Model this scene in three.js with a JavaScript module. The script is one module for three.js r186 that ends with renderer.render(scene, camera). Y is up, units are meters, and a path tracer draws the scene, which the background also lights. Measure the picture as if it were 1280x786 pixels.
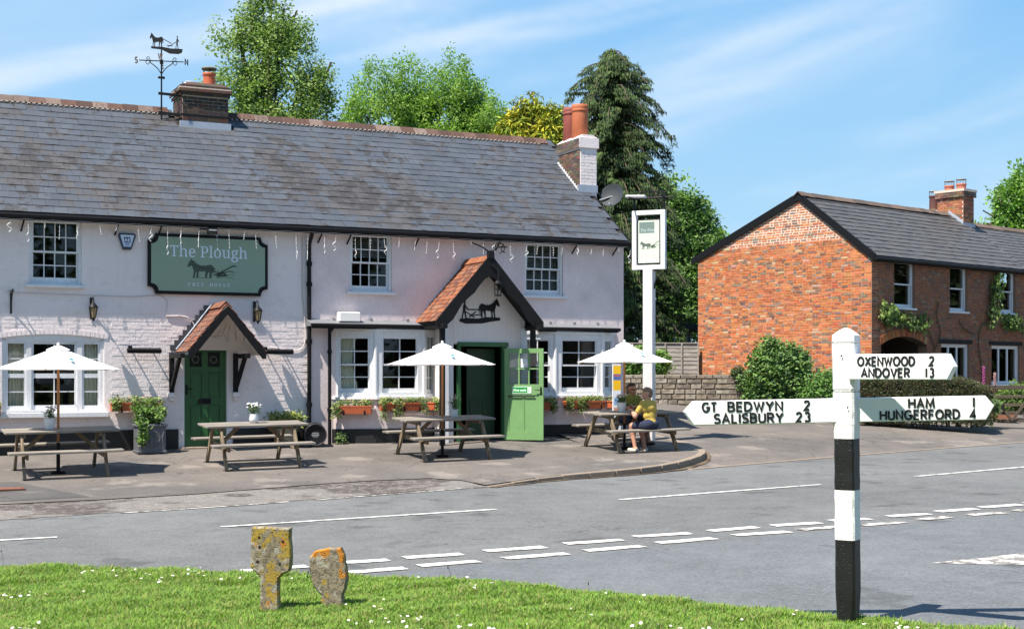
import * as THREE from 'three';
import { mergeGeometries, mergeVertices } from 'three/addons/utils/BufferGeometryUtils.js';
import { RoundedBoxGeometry } from 'three/addons/geometries/RoundedBoxGeometry.js';
import { MarchingCubes } from 'three/addons/objects/MarchingCubes.js';

// ---------- camera, sky, sun, exposure ----------
const scene = new THREE.Scene();
const camera = new THREE.PerspectiveCamera(2 * Math.atan(393 / 1750) * 180 / Math.PI, 1024 / 628, 0.1, 3000);
camera.position.set(0, 1.45, 0);
camera.setViewOffset(1280, 786, 0, -76, 1280, 786);          // level camera, lens shifted up
const renderer = new THREE.WebGLRenderer({ antialias: true });
renderer.setSize(1024, 628);
renderer.toneMapping = THREE.LinearToneMapping;
renderer.toneMappingExposure = 2.12;
renderer.shadowMap.enabled = true;
const SKYGAIN = 1.10 / 2.12;

// seeded random and tileable noise
function rng(seed) { let s = seed >>> 0; return () => { s = (s + 0x6d2b79f5) | 0; let t = Math.imul(s ^ (s >>> 15), 1 | s); t = (t + Math.imul(t ^ (t >>> 7), 61 | t)) ^ t; return ((t ^ (t >>> 14)) >>> 0) / 4294967296; }; }
const R = rng(7), rr = (a, b) => a + (b - a) * R();
const HT = new Float32Array(65536); { const q = rng(99); for (let i = 0; i < 65536; i++) HT[i] = q(); }
const cell = (x, y, s) => HT[(x + y * 911 + s * 7919) & 65535];
const hash = (x, y, s) => { let h = Math.imul(x, 374761393) ^ Math.imul(y, 668265263) ^ Math.imul(s, 1274126177); h = Math.imul(h ^ (h >>> 13), 1274126177); return ((h ^ (h >>> 16)) >>> 0) / 4294967296; };
function vnoise(x, y, px, py, s = 0) {
  const ix = Math.floor(x), iy = Math.floor(y), fx = x - ix, fy = y - iy;
  const u = fx * fx * (3 - 2 * fx), v = fy * fy * (3 - 2 * fy); let x0 = ix % px, y0 = iy % py; if (x0 < 0) x0 += px; if (y0 < 0) y0 += py; const x1 = x0 + 1 === px ? 0 : x0 + 1, y1 = y0 + 1 === py ? 0 : y0 + 1;
  const k0 = y0 * 911 + s * 7919, k1 = y1 * 911 + s * 7919, a = HT[(x0 + k0) & 65535], b = HT[(x1 + k0) & 65535], c = HT[(x0 + k1) & 65535], d = HT[(x1 + k1) & 65535];
  return a + (b - a) * u + (c - a + (a - b - c + d) * u) * v;
}
function fbm(u, v, fx, fy, oct = 4, s = 0, gain = 0.5) { let t = 0, a = 1, n = 0; for (let i = 0; i < oct; i++) { t += a * vnoise(u * fx, v * fy, fx, fy, s + i * 17); n += a; a *= gain; fx *= 2; fy *= 2; } return t / n; }
const clamp = THREE.MathUtils.clamp, lerp = THREE.MathUtils.lerp, sst = THREE.MathUtils.smoothstep;

function makeSky() {
  const W = 2048, H = 1024, data = new Float32Array(W * H * 4);
  const stops = [[0, [0.52, 0.74, 0.90]], [6, [0.40, 0.66, 0.89]], [15, [0.235, 0.515, 0.86]], [35, [0.15, 0.37, 0.72]], [90, [0.09, 0.23, 0.54]]];
  for (let y = 0; y < H; y++) {
    const el = ((y + 0.5) / H - 0.5) * 180;
    let c = [0.30, 0.36, 0.36];
    if (el > -3) { const e = Math.max(el, 0); let k = 0; while (k < stops.length - 2 && e > stops[k + 1][0]) k++; const t = clamp((e - stops[k][0]) / (stops[k + 1][0] - stops[k][0]), 0, 1); c = [0, 1, 2].map((i) => lerp(stops[k][1][i], stops[k + 1][1][i], t)); }
    for (let x = 0; x < W; x++) {
      const az = (x + 0.5) / W;                              // 0.25 is straight ahead (-z)
      const deg = (az - 0.25) * 360, i = (y * W + x) * 4;
      let cl = 0;
      if (el > 0) {
        const warp = fbm(az, el / 90, 12, 10, 3, 91) * 0.9;
        const n1 = fbm(az + warp * 0.02, (el * 0.9 - deg * 0.1) / 90 + warp * 0.1, 10, 14, 5, 5, 0.55);
        const n2 = fbm(az + warp * 0.012, (el - deg * 0.16) / 90 + warp * 0.06, 30, 64, 5, 33, 0.6);
        cl = sst(n1, 0.48, 0.8) * 0.34 + sst(n1 * 0.55 + n2 * 0.55, 0.52, 0.86) * 0.62;
        cl *= sst(el, 0.5, 5) * (1 - 0.7 * sst(el, 30, 70));
        const band = Math.exp(-(((el - 11.3 - (deg - 5) * 0.23) / 1.5) ** 2)) * sst(deg, 0, 6) * (1 - sst(deg, 14, 20)), veil = Math.exp(-(((deg + 6) / 6) ** 2) - ((el - 14) / 2.6) ** 2), low = Math.exp(-(((el - 8.7 - (deg - 3) * 0.2) / 0.55) ** 2)) * sst(deg, 0, 4) * (1 - sst(deg, 5, 10)), nn = sst(n2, 0.3, 0.72);
        cl += band * (0.12 + 0.42 * nn) + veil * (0.1 + 0.4 * nn) + low * 0.4 * nn;
        cl = clamp(cl + 0.07 * sst(-deg, -6, 18) * sst(el, 2, 9), 0, 0.85);
      }
      const wc = [0.76, 0.86, 0.97];
      for (let k = 0; k < 3; k++) data[i + k] = lerp(c[k], wc[k], cl) * SKYGAIN;
      data[i + 3] = 1;
    }
  }
  const t = new THREE.DataTexture(data, W, H, THREE.RGBAFormat, THREE.FloatType);
  t.mapping = THREE.EquirectangularReflectionMapping; t.magFilter = THREE.LinearFilter; t.needsUpdate = true;
  return t;
}
const skyTex = makeSky();
scene.background = skyTex; scene.environment = skyTex;
const sun = new THREE.DirectionalLight(0xfff5e8, 4.7);
sun.position.set(-0.4145 * 80, 80, 0.4087 * 80);             // from the left behind the camera, about 60 degrees high
sun.target.position.set(0, 0, -24); sun.position.z -= 24;
sun.castShadow = true; sun.shadow.mapSize.set(4096, 4096);
Object.assign(sun.shadow.camera, { left: -40, right: 40, top: 40, bottom: -40, near: 1, far: 220 });
scene.add(sun, sun.target);
// ---------- helpers ----------
const V = (x, y, z) => new THREE.Vector3(x, y, z);
const TH = 0.44600886, UX = 0.90217593, UZ = -0.43136827, OX = -6.29395604, OZ = -27.88461538;   // the pub's frame: u along its front, v up, w out of the front
const PW = (u, v, w) => V(OX + u * UX - w * UZ, v, OZ + u * UZ + w * UX);
const CTH = 0.71635912, COX = 10.028571, COZ = -39;                                             // the cottage's frame
const CW = (u, v, w) => V(COX + u * Math.cos(CTH) + w * Math.sin(CTH), v, COZ - u * Math.sin(CTH) + w * Math.cos(CTH));
const used = {};
function numbered(n) { const k = used[n] = (used[n] ?? -1) + 1; return k ? n + '_' + String(k).padStart(3, '0') : n; }
function finish(o) { o.traverse((m) => { if (m.isMesh) { m.castShadow = true; m.receiveShadow = true; } }); return o; }
function tag(o, label, category, group, kind) { o.userData = { ...(label && { label }), ...(category && { category }), ...(group && { group }), ...(kind && { kind }) }; return o; }
function thing(name, label, category, pos = [0, 0, 0], turn = 0, group) {
  const o = new THREE.Group(); o.name = numbered(name); scene.add(o);
  if (pos.isVector3) o.position.copy(pos); else o.position.set(...pos);
  o.rotation.y = turn; return tag(o, label, category, group);
}
function dup(root, pos, turn, label) { const r = root.clone(); r.name = numbered(root.name.replace(/_\d{3}$/, '')); scene.add(r); r.position.copy(pos); r.rotation.y = turn; r.userData = { ...root.userData, ...(label && { label }) }; return r; }
function flat(g) { const n = g.index ? g.toNonIndexed() : g; return n; }
function boxUV(g) {
  g = flat(g); const p = g.attributes.position, n = g.attributes.normal, uv = new Float32Array(p.count * 2);
  for (let i = 0; i < p.count; i++) {
    const ax = Math.abs(n.getX(i)), ay = Math.abs(n.getY(i)), az = Math.abs(n.getZ(i));
    if (ax >= ay && ax >= az) { uv[i * 2] = p.getZ(i); uv[i * 2 + 1] = p.getY(i); }
    else if (ay >= az) { uv[i * 2] = p.getX(i); uv[i * 2 + 1] = p.getZ(i); }
    else { uv[i * 2] = p.getX(i); uv[i * 2 + 1] = p.getY(i); }
  }
  g.setAttribute('uv', new THREE.BufferAttribute(uv, 2)); return g;
}
function shiftUV(g, a, b) { const uv = g.attributes.uv; for (let i = 0; i < uv.count; i++) uv.setXY(i, uv.getX(i) + a, uv.getY(i) + b); return g; }
const mtx = (x, y, z, rx = 0, ry = 0, rz = 0) => new THREE.Matrix4().compose(V(x, y, z), new THREE.Quaternion().setFromEuler(new THREE.Euler(rx, ry, rz, 'YXZ')), V(1, 1, 1));
function box(w, h, d, x = 0, y = 0, z = 0, rx = 0, ry = 0, rz = 0) { return shiftUV(boxUV(new THREE.BoxGeometry(w, h, d)), R() * 3, R() * 3).applyMatrix4(mtx(x, y, z, rx, ry, rz)); }
function rbox(w, h, d, x = 0, y = 0, z = 0, rx = 0, ry = 0, rz = 0, rad = 0.006) { return shiftUV(boxUV(new RoundedBoxGeometry(w, h, d, 1, Math.min(rad, w / 2.01, h / 2.01, d / 2.01))), R() * 3, R() * 3).applyMatrix4(mtx(x, y, z, rx, ry, rz)); }
function span(x0, x1, y0, y1, z0, z1) { return box(x1 - x0, y1 - y0, z1 - z0, (x0 + x1) / 2, (y0 + y1) / 2, (z0 + z1) / 2); }
function bar(a, b, w, d, rad = 0.004) {        // a squared timber from a to b
  const dir = b.clone().sub(a), L = dir.length(), g = shiftUV(boxUV(new RoundedBoxGeometry(L, w, d, 1, rad)), R() * 3, R() * 3);
  const x = dir.normalize(), y0 = Math.abs(x.y) > 0.95 ? V(0, 0, 1) : V(0, 1, 0), z = V(0, 0, 0).crossVectors(x, y0).normalize(), y = V(0, 0, 0).crossVectors(z, x);
  const m = new THREE.Matrix4().makeBasis(x, y, z).setPosition(a.clone().add(b).multiplyScalar(0.5)); return g.applyMatrix4(m);
}
function cyl(r0, r1, a, b, seg = 10, open = false) {
  const dir = b.clone().sub(a), L = dir.length(), g = flat(new THREE.CylinderGeometry(r1, r0, L, seg, 1, open));
  return g.applyQuaternion(new THREE.Quaternion().setFromUnitVectors(V(0, 1, 0), dir.normalize())).translate((a.x + b.x) / 2, (a.y + b.y) / 2, (a.z + b.z) / 2);
}
function tube(pts, r, seg = 5, n) { return flat(new THREE.TubeGeometry(new THREE.CatmullRomCurve3(pts), n ?? pts.length * 3, r, seg)); }
function sphere(r, x, y, z, sx = 1, sy = 1, sz = 1, a = 10, b = 7) { return flat(new THREE.SphereGeometry(r, a, b)).scale(sx, sy, sz).translate(x, y, z); }
function lathe(pts, seg = 16) { return flat(new THREE.LatheGeometry(pts.map(([x, y]) => new THREE.Vector2(x, y)), seg)); }
function shapeOf(pts) { const s = new THREE.Shape(); pts.forEach(([x, y], i) => (i ? s.lineTo(x, y) : s.moveTo(x, y))); s.closePath(); return s; }
function ext(pts, depth, holes = [], bevel = 0) {
  const s = Array.isArray(pts) ? shapeOf(pts) : pts; for (const h of holes) s.holes.push(shapeOf(h));
  return boxUV(new THREE.ExtrudeGeometry(s, { depth, bevelEnabled: bevel > 0, bevelSize: bevel, bevelThickness: bevel, bevelSegments: 1, curveSegments: 6 }));
}
function tint(g, c, v = 0) { g = flat(g); const n = g.attributes.position.count, a = new Float32Array(n * 3), k = 1 + (R() - 0.5) * 2 * v; for (let i = 0; i < n; i++) { a[i * 3] = c[0] * k; a[i * 3 + 1] = c[1] * k; a[i * 3 + 2] = c[2] * k; } g.setAttribute('color', new THREE.BufferAttribute(a, 3)); return g; }
function merge(gs) { gs = [].concat(gs).flat(Infinity).map(flat); for (const g of gs) for (const k of Object.keys(g.attributes)) if (!['position', 'normal', 'uv', 'color'].includes(k)) g.deleteAttribute(k); return gs.length === 1 ? gs[0] : mergeGeometries(gs); }
function obj(name, gs, m, parent = scene, label) { const o = new THREE.Mesh(gs.isBufferGeometry ? gs : merge(gs), m); o.name = parent === scene ? numbered(name) : name; if (label) o.userData.label = label; o.castShadow = o.receiveShadow = true; parent.add(o); return o; }
function put(name, geo, m, parent, x, y, z, rx = 0, ry = 0, rz = 0) { const o = new THREE.Mesh(geo, m); o.name = name; o.position.set(x, y, z); o.rotation.set(rx, ry, rz, 'YXZ'); o.castShadow = o.receiveShadow = true; parent.add(o); return o; }
function stuff(o) { o.userData.kind = 'stuff'; return o; }
function struct(name, gs, m) { const o = obj(name, gs, m); o.userData.kind = 'structure'; return o; }
const pick = (a) => a[Math.floor(R() * a.length) % a.length];

// lettering as raised strokes
const arc = (cx, cy, rx, ry, a0, a1, n = 12) => Array.from({ length: n + 1 }, (_, i) => { const a = (a0 + (a1 - a0) * i / n) * Math.PI / 180; return [cx + rx * Math.cos(a), cy + ry * Math.sin(a)]; });
const GLYPH = {
  O: [0.72, arc(0.36, 0.5, 0.36, 0.5, 90, 450, 22)], X: [0.6, [[0, 0], [0.6, 1]], [[0, 1], [0.6, 0]]], E: [0.46, [[0.46, 1], [0, 1], [0, 0], [0.46, 0]], [[0, 0.51], [0.42, 0.51]]],
  N: [0.58, [[0, 0], [0, 1], [0.58, 0], [0.58, 1]]], W: [0.86, [[0, 1], [0.22, 0], [0.43, 0.9], [0.64, 0], [0.86, 1]]], D: [0.6, [[0, 0], [0, 1], [0.2, 1], ...arc(0.2, 0.5, 0.4, 0.5, 85, -85, 12), [0.2, 0], [0, 0]]],
  A: [0.64, [[0, 0], [0.32, 1], [0.64, 0]], [[0.13, 0.34], [0.51, 0.34]]], V: [0.62, [[0, 1], [0.31, 0], [0.62, 1]]], R: [0.54, [[0, 0], [0, 1], [0.26, 1], ...arc(0.26, 0.75, 0.26, 0.25, 85, -85, 8), [0, 0.5]], [[0.24, 0.5], [0.54, 0]]],
  H: [0.58, [[0, 0], [0, 1]], [[0.58, 0], [0.58, 1]], [[0, 0.52], [0.58, 0.52]]], M: [0.76, [[0, 0], [0.06, 1], [0.38, 0.12], [0.7, 1], [0.76, 0]]], U: [0.56, [[0, 1], [0, 0.3], ...arc(0.28, 0.29, 0.28, 0.29, 180, 360, 10), [0.56, 1]]],
  G: [0.7, [...arc(0.36, 0.5, 0.36, 0.5, 48, 340, 18), [0.7, 0.46], [0.4, 0.46]]], F: [0.44, [[0.44, 1], [0, 1], [0, 0]], [[0, 0.52], [0.4, 0.52]]], T: [0.56, [[0, 1], [0.56, 1]], [[0.28, 1], [0.28, 0]]],
  B: [0.54, [[0, 0], [0, 1], [0.26, 1], ...arc(0.26, 0.76, 0.24, 0.24, 85, -85, 8), [0, 0.52]], [[0.24, 0.52], ...arc(0.26, 0.26, 0.28, 0.26, 85, -85, 8), [0, 0]]], Y: [0.62, [[0, 1], [0.31, 0.48], [0.62, 1]], [[0.31, 0.5], [0.31, 0]]],
  S: [0.5, [...arc(0.26, 0.75, 0.24, 0.25, 35, 255, 10), ...arc(0.24, 0.26, 0.26, 0.26, 80, -150, 11)]], L: [0.44, [[0, 1], [0, 0], [0.44, 0]]], I: [0.02, [[0.01, 0], [0.01, 1]]],
  1: [0.04, [[0.02, 0], [0.02, 1]]], 2: [0.5, [...arc(0.25, 0.73, 0.25, 0.27, 165, -25, 10), [0, 0], [0.5, 0]]], 3: [0.5, [...arc(0.24, 0.76, 0.24, 0.24, 150, -80, 9)], [...arc(0.24, 0.27, 0.26, 0.27, 82, -150, 10)]], 4: [0.54, [[0.38, 0], [0.38, 1], [0, 0.26], [0.54, 0.26]]],
};
function ribbon(pts, t, z0, z1) {
  const n = pts.length, L = [], Rt = [], pos = [];
  for (let i = 0; i < n; i++) {
    const a = pts[Math.max(i - 1, 0)], b = pts[i], c = pts[Math.min(i + 1, n - 1)];
    let d0 = [b[0] - a[0], b[1] - a[1]], d1 = [c[0] - b[0], c[1] - b[1]]; if (i === 0) d0 = d1; if (i === n - 1) d1 = d0;
    const nl = (d) => { const l = Math.hypot(...d) || 1; return [-d[1] / l, d[0] / l]; }, n0 = nl(d0), n1 = nl(d1);
    let m = [n0[0] + n1[0], n0[1] + n1[1]]; const l = Math.hypot(...m) || 1; m = [m[0] / l, m[1] / l]; const k = Math.min(1 / Math.max(m[0] * n0[0] + m[1] * n0[1], 0.05), 2.1) * t / 2;
    L.push([b[0] + m[0] * k, b[1] + m[1] * k]); Rt.push([b[0] - m[0] * k, b[1] - m[1] * k]);
  }
  const q = (a, b, c, d) => pos.push(...a, ...b, ...c, ...a, ...c, ...d);
  for (let i = 0; i < n - 1; i++) {
    const l0 = L[i], l1 = L[i + 1], r0 = Rt[i], r1 = Rt[i + 1];
    q([...r0, z1], [...r1, z1], [...l1, z1], [...l0, z1]); q([...l0, z1], [...l1, z1], [...l1, z0], [...l0, z0]); q([...r1, z1], [...r0, z1], [...r0, z0], [...r1, z0]);
  }
  for (const [a, b] of [[L[0], Rt[0]], [Rt[n - 1], L[n - 1]]]) q([...a, z1], [...a, z0], [...b, z0], [...b, z1]);
  const g = new THREE.BufferGeometry(); g.setAttribute('position', new THREE.Float32BufferAttribute(pos, 3)); g.computeVertexNormals();
  g.setAttribute('uv', new THREE.Float32BufferAttribute(new Float32Array(pos.length / 3 * 2), 2)); return g;
}
function letters(text, x0, x1, y, h, t, depth, z) {         // text fitted between x0 and x1
  const gap = 0.27, adv = [...text].map((c) => (c === ' ' ? 0.34 : GLYPH[c][0])), total = adv.reduce((a, b) => a + b, 0) + gap * (text.length - 1), k = (x1 - x0 - t) / total, gs = [];
  let x = x0 + t / 2, s = 0;
  [...text].forEach((c, i) => { if (c !== ' ') for (const st of GLYPH[c].slice(1)) gs.push(ribbon(st.map(([a, b]) => [x + a * k, y + t / 2 + b * (h - t)]), t, z - 0.002, z + depth + 0.0004 * (s++ % 7))); x += (adv[i] + gap) * k; });
  return gs;
}
// a work horse in outline, facing left, one unit long
const HORSE = [[0.02, 0.51], [0.05, 0.46], [0.1, 0.5], [0.17, 0.55], [0.2, 0.47], [0.22, 0.38], [0.25, 0.33], [0.245, 0.18], [0.225, 0.03], [0.205, 0], [0.275, 0], [0.28, 0.05], [0.3, 0.2], [0.33, 0.3], [0.36, 0.17], [0.345, 0.03], [0.33, 0], [0.4, 0], [0.405, 0.06], [0.41, 0.2], [0.44, 0.29], [0.55, 0.27], [0.66, 0.31], [0.69, 0.22], [0.665, 0.12], [0.675, 0.03], [0.66, 0], [0.73, 0], [0.725, 0.1], [0.76, 0.2], [0.79, 0.29], [0.835, 0.2], [0.82, 0.1], [0.835, 0.03], [0.82, 0], [0.9, 0], [0.89, 0.1], [0.92, 0.22], [0.935, 0.38], [0.96, 0.3], [0.975, 0.15], [1, 0.3], [0.985, 0.44], [0.94, 0.53], [0.88, 0.58], [0.8, 0.57], [0.68, 0.53], [0.52, 0.53], [0.4, 0.575], [0.33, 0.63], [0.26, 0.71], [0.18, 0.77], [0.155, 0.83], [0.135, 0.77], [0.09, 0.7], [0.05, 0.6]];
const MAN = [[0.0, 0], [0.1, 0], [0.16, 0.26], [0.24, 0.42], [0.3, 0.25], [0.38, 0.02], [0.36, 0], [0.48, 0], [0.47, 0.05], [0.4, 0.28], [0.36, 0.5], [0.37, 0.68], [0.56, 0.52], [0.6, 0.56], [0.4, 0.8], [0.33, 0.84], [0.36, 0.9], [0.34, 0.98], [0.4, 0.99], [0.38, 1.02], [0.32, 1.06], [0.24, 1.04], [0.18, 1.01], [0.24, 0.96], [0.24, 0.88], [0.2, 0.84], [0.15, 0.72], [0.16, 0.5], [0.08, 0.28]];
const mapP = (pts, sx, sy, x, y) => pts.map(([a, b]) => [a * sx + x, b * sy + y]);
// ---------- procedural materials ----------
const GAM = Uint8Array.from({ length: 4097 }, (_, i) => 255 * Math.pow(i / 4096, 1 / 2.2));
function texture(size, metres, fn, color = true, metresY = metres) {
  const d = new Uint8Array(size * size * 4);
  for (let y = 0; y < size; y++) for (let x = 0; x < size; x++) {
    const c = fn((x + 0.5) / size, (y + 0.5) / size), i = (y * size + x) * 4;
    if (color) for (let k = 0; k < 3; k++) d[i + k] = GAM[(clamp(c[k], 0, 1) * 4096) | 0];
    else d[i] = d[i + 1] = d[i + 2] = 255 * clamp(c, 0, 1);
    d[i + 3] = 255;
  }
  const t = new THREE.DataTexture(d, size, size); t.wrapS = t.wrapT = THREE.RepeatWrapping; t.magFilter = THREE.LinearFilter; t.minFilter = THREE.LinearMipmapLinearFilter; t.generateMipmaps = true;
  if (color) t.colorSpace = THREE.SRGBColorSpace; t.repeat.set(1 / metres, 1 / metresY); t.needsUpdate = true; return t;
}
const mix3 = (a, b, t) => [lerp(a[0], b[0], t), lerp(a[1], b[1], t), lerp(a[2], b[2], t)], mul3 = (a, k) => [a[0] * k, a[1] * k, a[2] * k];
const std = (o) => new THREE.MeshStandardMaterial({ roughness: 0.85, ...o });
const lin = (r, g, b) => new THREE.Color().setRGB(r, g, b);
const C = (c, rough = 0.8, o = {}) => std({ color: lin(...c), roughness: rough, ...o });

const grit = (u, v, n, s) => vnoise(u * n, v * n, n, n, s);
// road: grey tarmac with pale and dark chippings, old seams and oil spots
const tRoad = texture(2048, 14, (u, v) => {
  const big = fbm(u, v, 5, 5, 4, 3), mid = fbm(u, v, 40, 40, 3, 8), g = grit(u, v, 1024, 5), g2 = grit(u, v, 480, 6);
  let k = 0.87 + 0.36 * (big - 0.5) + 0.3 * (mid - 0.5) + 0.42 * (g - 0.5) + 0.25 * (g2 - 0.5);
  const crack = Math.abs(fbm(u, v, 9, 9, 5, 61, 0.6) - 0.5); if (crack < 0.004 && fbm(u, v, 4, 4, 2, 71) > 0.55) k *= 0.62;
  const stain = sst(fbm(u, v, 22, 22, 3, 44), 0.68, 0.8); k *= 1 - 0.34 * stain;
  return mul3([0.142, 0.147, 0.146], k);
});
const tYard = texture(1024, 9, (u, v) => {
  const big = fbm(u, v, 4, 4, 5, 13), mid = fbm(u, v, 30, 30, 3, 18), g = grit(u, v, 512, 15);
  let c = mix3([0.160, 0.140, 0.124], [0.112, 0.102, 0.094], sst(big, 0.35, 0.7)); c = mix3(c, [0.25, 0.222, 0.195], sst(fbm(u, v, 12, 12, 4, 23), 0.62, 0.75) * 0.7);
  const crack = Math.abs(fbm(u, v, 7, 7, 5, 64, 0.6) - 0.5);
  return mul3(c, (0.9 + 0.3 * (mid - 0.5) + 0.36 * (g - 0.5)) * (crack < 0.006 ? 0.6 : 1));
});
const tApron = texture(1024, 5, (u, v) => {
  const br = fbm(u, v, 6, 9, 5, 113), g = grit(u, v, 400, 15), mid = fbm(u, v, 60, 60, 2, 8);
  let c = mix3([0.2, 0.185, 0.17], [0.085, 0.07, 0.062], sst(br, 0.5, 0.62)); c = mix3(c, [0.34, 0.31, 0.28], sst(mid * 0.6 + g * 0.5, 0.62, 0.8) * 0.6);
  return mul3(c, 0.85 + 0.4 * (g - 0.5));
});
const tBump = texture(1024, 1.6, (u, v) => 0.5 + 0.5 * (grit(u, v, 256, 31) - 0.5) + 0.4 * (grit(u, v, 110, 32) - 0.5) + 0.2 * (fbm(u, v, 14, 14, 3, 33) - 0.5), false);
const tFine = texture(512, 0.6, (u, v) => fbm(u, v, 12, 12, 5, 51, 0.65), false);
const tMottle = texture(1024, 3.2, (u, v) => { const k = 0.86 + 0.22 * (fbm(u, v, 8, 8, 5, 21) - 0.5) + 0.1 * (grit(u, v, 300, 22) - 0.5) * 2; return [k, k, k]; });
// flaking, rain-streaked wall paint: grey dirt with ragged outlines
const tPaint = texture(1024, 4.2, (u, v) => {
  const d = sst(fbm(u, v, 14, 30, 5, 77, 0.6), 0.56, 0.74), s = sst(fbm(u, v, 60, 6, 4, 78), 0.6, 0.8), sp = sst(grit(u, v, 260, 79), 0.9, 1);
  let c = [0.93, 0.93, 0.93]; c = mix3(c, [0.66, 0.64, 0.6], d * 0.22 + s * 0.13); c = mix3(c, [0.45, 0.42, 0.38], sp * 0.25); return c;
});
const tWood = texture(1024, 1.6, (u, v) => {
  const g = fbm(u, v, 3, 90, 5, 41, 0.6), f = fbm(u, v, 12, 240, 3, 42, 0.6), big = fbm(u, v, 5, 12, 3, 43), lich = sst(fbm(u, v, 30, 30, 3, 46), 0.66, 0.78);
  let c = mix3([0.47, 0.42, 0.36], [0.25, 0.22, 0.185], sst(g * 0.6 + f * 0.4, 0.36, 0.66)); c = mix3(c, [0.40, 0.40, 0.33], lich * 0.6); return mul3(c, 0.8 + 0.5 * (big - 0.3));
});
const tWoodB = texture(512, 1.6, (u, v) => fbm(u, v, 4, 160, 4, 41, 0.65), false);
// slate face: rust and lichen blotches over blue-grey
const tSlate = texture(1024, 3.4, (u, v) => {
  const b = fbm(u, v, 7, 9, 5, 141), l = sst(fbm(u, v, 20, 26, 5, 143, 0.6), 0.62, 0.72), r = sst(fbm(u, v, 26, 14, 5, 145, 0.6), 0.58, 0.72);
  let c = mul3([1, 1, 1], 0.82 + 0.4 * (b - 0.5) + 0.22 * (grit(u, v, 400, 3) - 0.5)); c = mix3(c, [0.95, 0.74, 0.55].map((x) => x * 0.8), r * 0.4); c = mix3(c, [1.5, 1.4, 1.2].map((x) => x * 0.66), l * 0.3); return c;
});
const tClay = texture(512, 1.1, (u, v) => {
  const b = fbm(u, v, 8, 8, 5, 151), l = sst(fbm(u, v, 30, 30, 4, 153, 0.6), 0.6, 0.72), k = sst(fbm(u, v, 16, 16, 4, 155), 0.6, 0.76);
  let c = mul3([1, 1, 1], 0.8 + 0.5 * (b - 0.5)); c = mix3(c, [0.75, 0.85, 0.7], l * 0.4); c = mix3(c, [0.28, 0.27, 0.26], k * 0.6); return c;
});
const tBrick = texture(512, 0.9, (u, v) => { const b = fbm(u, v, 10, 14, 5, 161, 0.6), p = sst(grit(u, v, 120, 162), 0.82, 1); return mix3(mul3([1, 1, 1], 0.82 + 0.55 * (b - 0.5)), [0.5, 0.46, 0.44], p * 0.5); });
// old concrete with orange and yellow lichen rosettes
const tLichen = (seed, amount, zone) => texture(1024, 1.0, (u, v) => {
  const [zo, zy] = zone(u > 0.5 ? u - 1 : u, v);
  const g = fbm(u, v, 40, 40, 4, seed, 0.65), a = fbm(u, v, 11, 11, 5, seed + 1, 0.62), y = fbm(u, v, 13, 13, 5, seed + 2, 0.62), gr = fbm(u, v, 16, 16, 4, seed + 3), pit = sst(grit(u, v, 90, seed + 4), 0.82, 0.95);
  let c = mix3([0.29, 0.25, 0.17], [0.14, 0.118, 0.08], sst(g, 0.4, 0.68)); c = mix3(c, [0.40, 0.39, 0.33], sst(gr, 0.58, 0.7) * 0.8);
  c = mix3(c, [0.36, 0.25, 0.035], sst(y + zy, 0.62 - amount, 0.70 - amount)); c = mix3(c, [0.48, 0.19, 0.015], sst(a + zo, 0.65 - amount, 0.72 - amount)); c = mul3(c, 0.8 + 0.55 * (g - 0.4));
  return mix3(c, [0.05, 0.045, 0.035], pit * 0.6);
});
const tConcrete = texture(1024, 1.2, (u, v) => { const k = 0.9 + 0.12 * (fbm(u, v, 10, 10, 5, 171) - 0.5), p = sst(grit(u, v, 150, 172), 0.86, 0.96), d = sst(fbm(u, v, 18, 8, 5, 173, 0.6), 0.64, 0.78); return mix3(mix3([k, k, k], [0.5, 0.48, 0.44], d * 0.25), [0.4, 0.4, 0.4], p * 0.18); });
const tPits = texture(512, 0.45, (u, v) => 0.7 - 0.6 * sst(grit(u, v, 46, 181), 0.72, 0.95) + 0.35 * (fbm(u, v, 12, 12, 4, 182) - 0.5), false);
const tChip = texture(512, 0.7, (u, v) => { const k = sst(fbm(u, v, 22, 22, 4, 191, 0.65), 0.6, 0.68), b = 0.8 + 0.5 * (fbm(u, v, 9, 9, 3, 192) - 0.5); return mix3([b, b, b], [3.2, 3.0, 2.6].map((x) => x * 0.3), k); });

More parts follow.
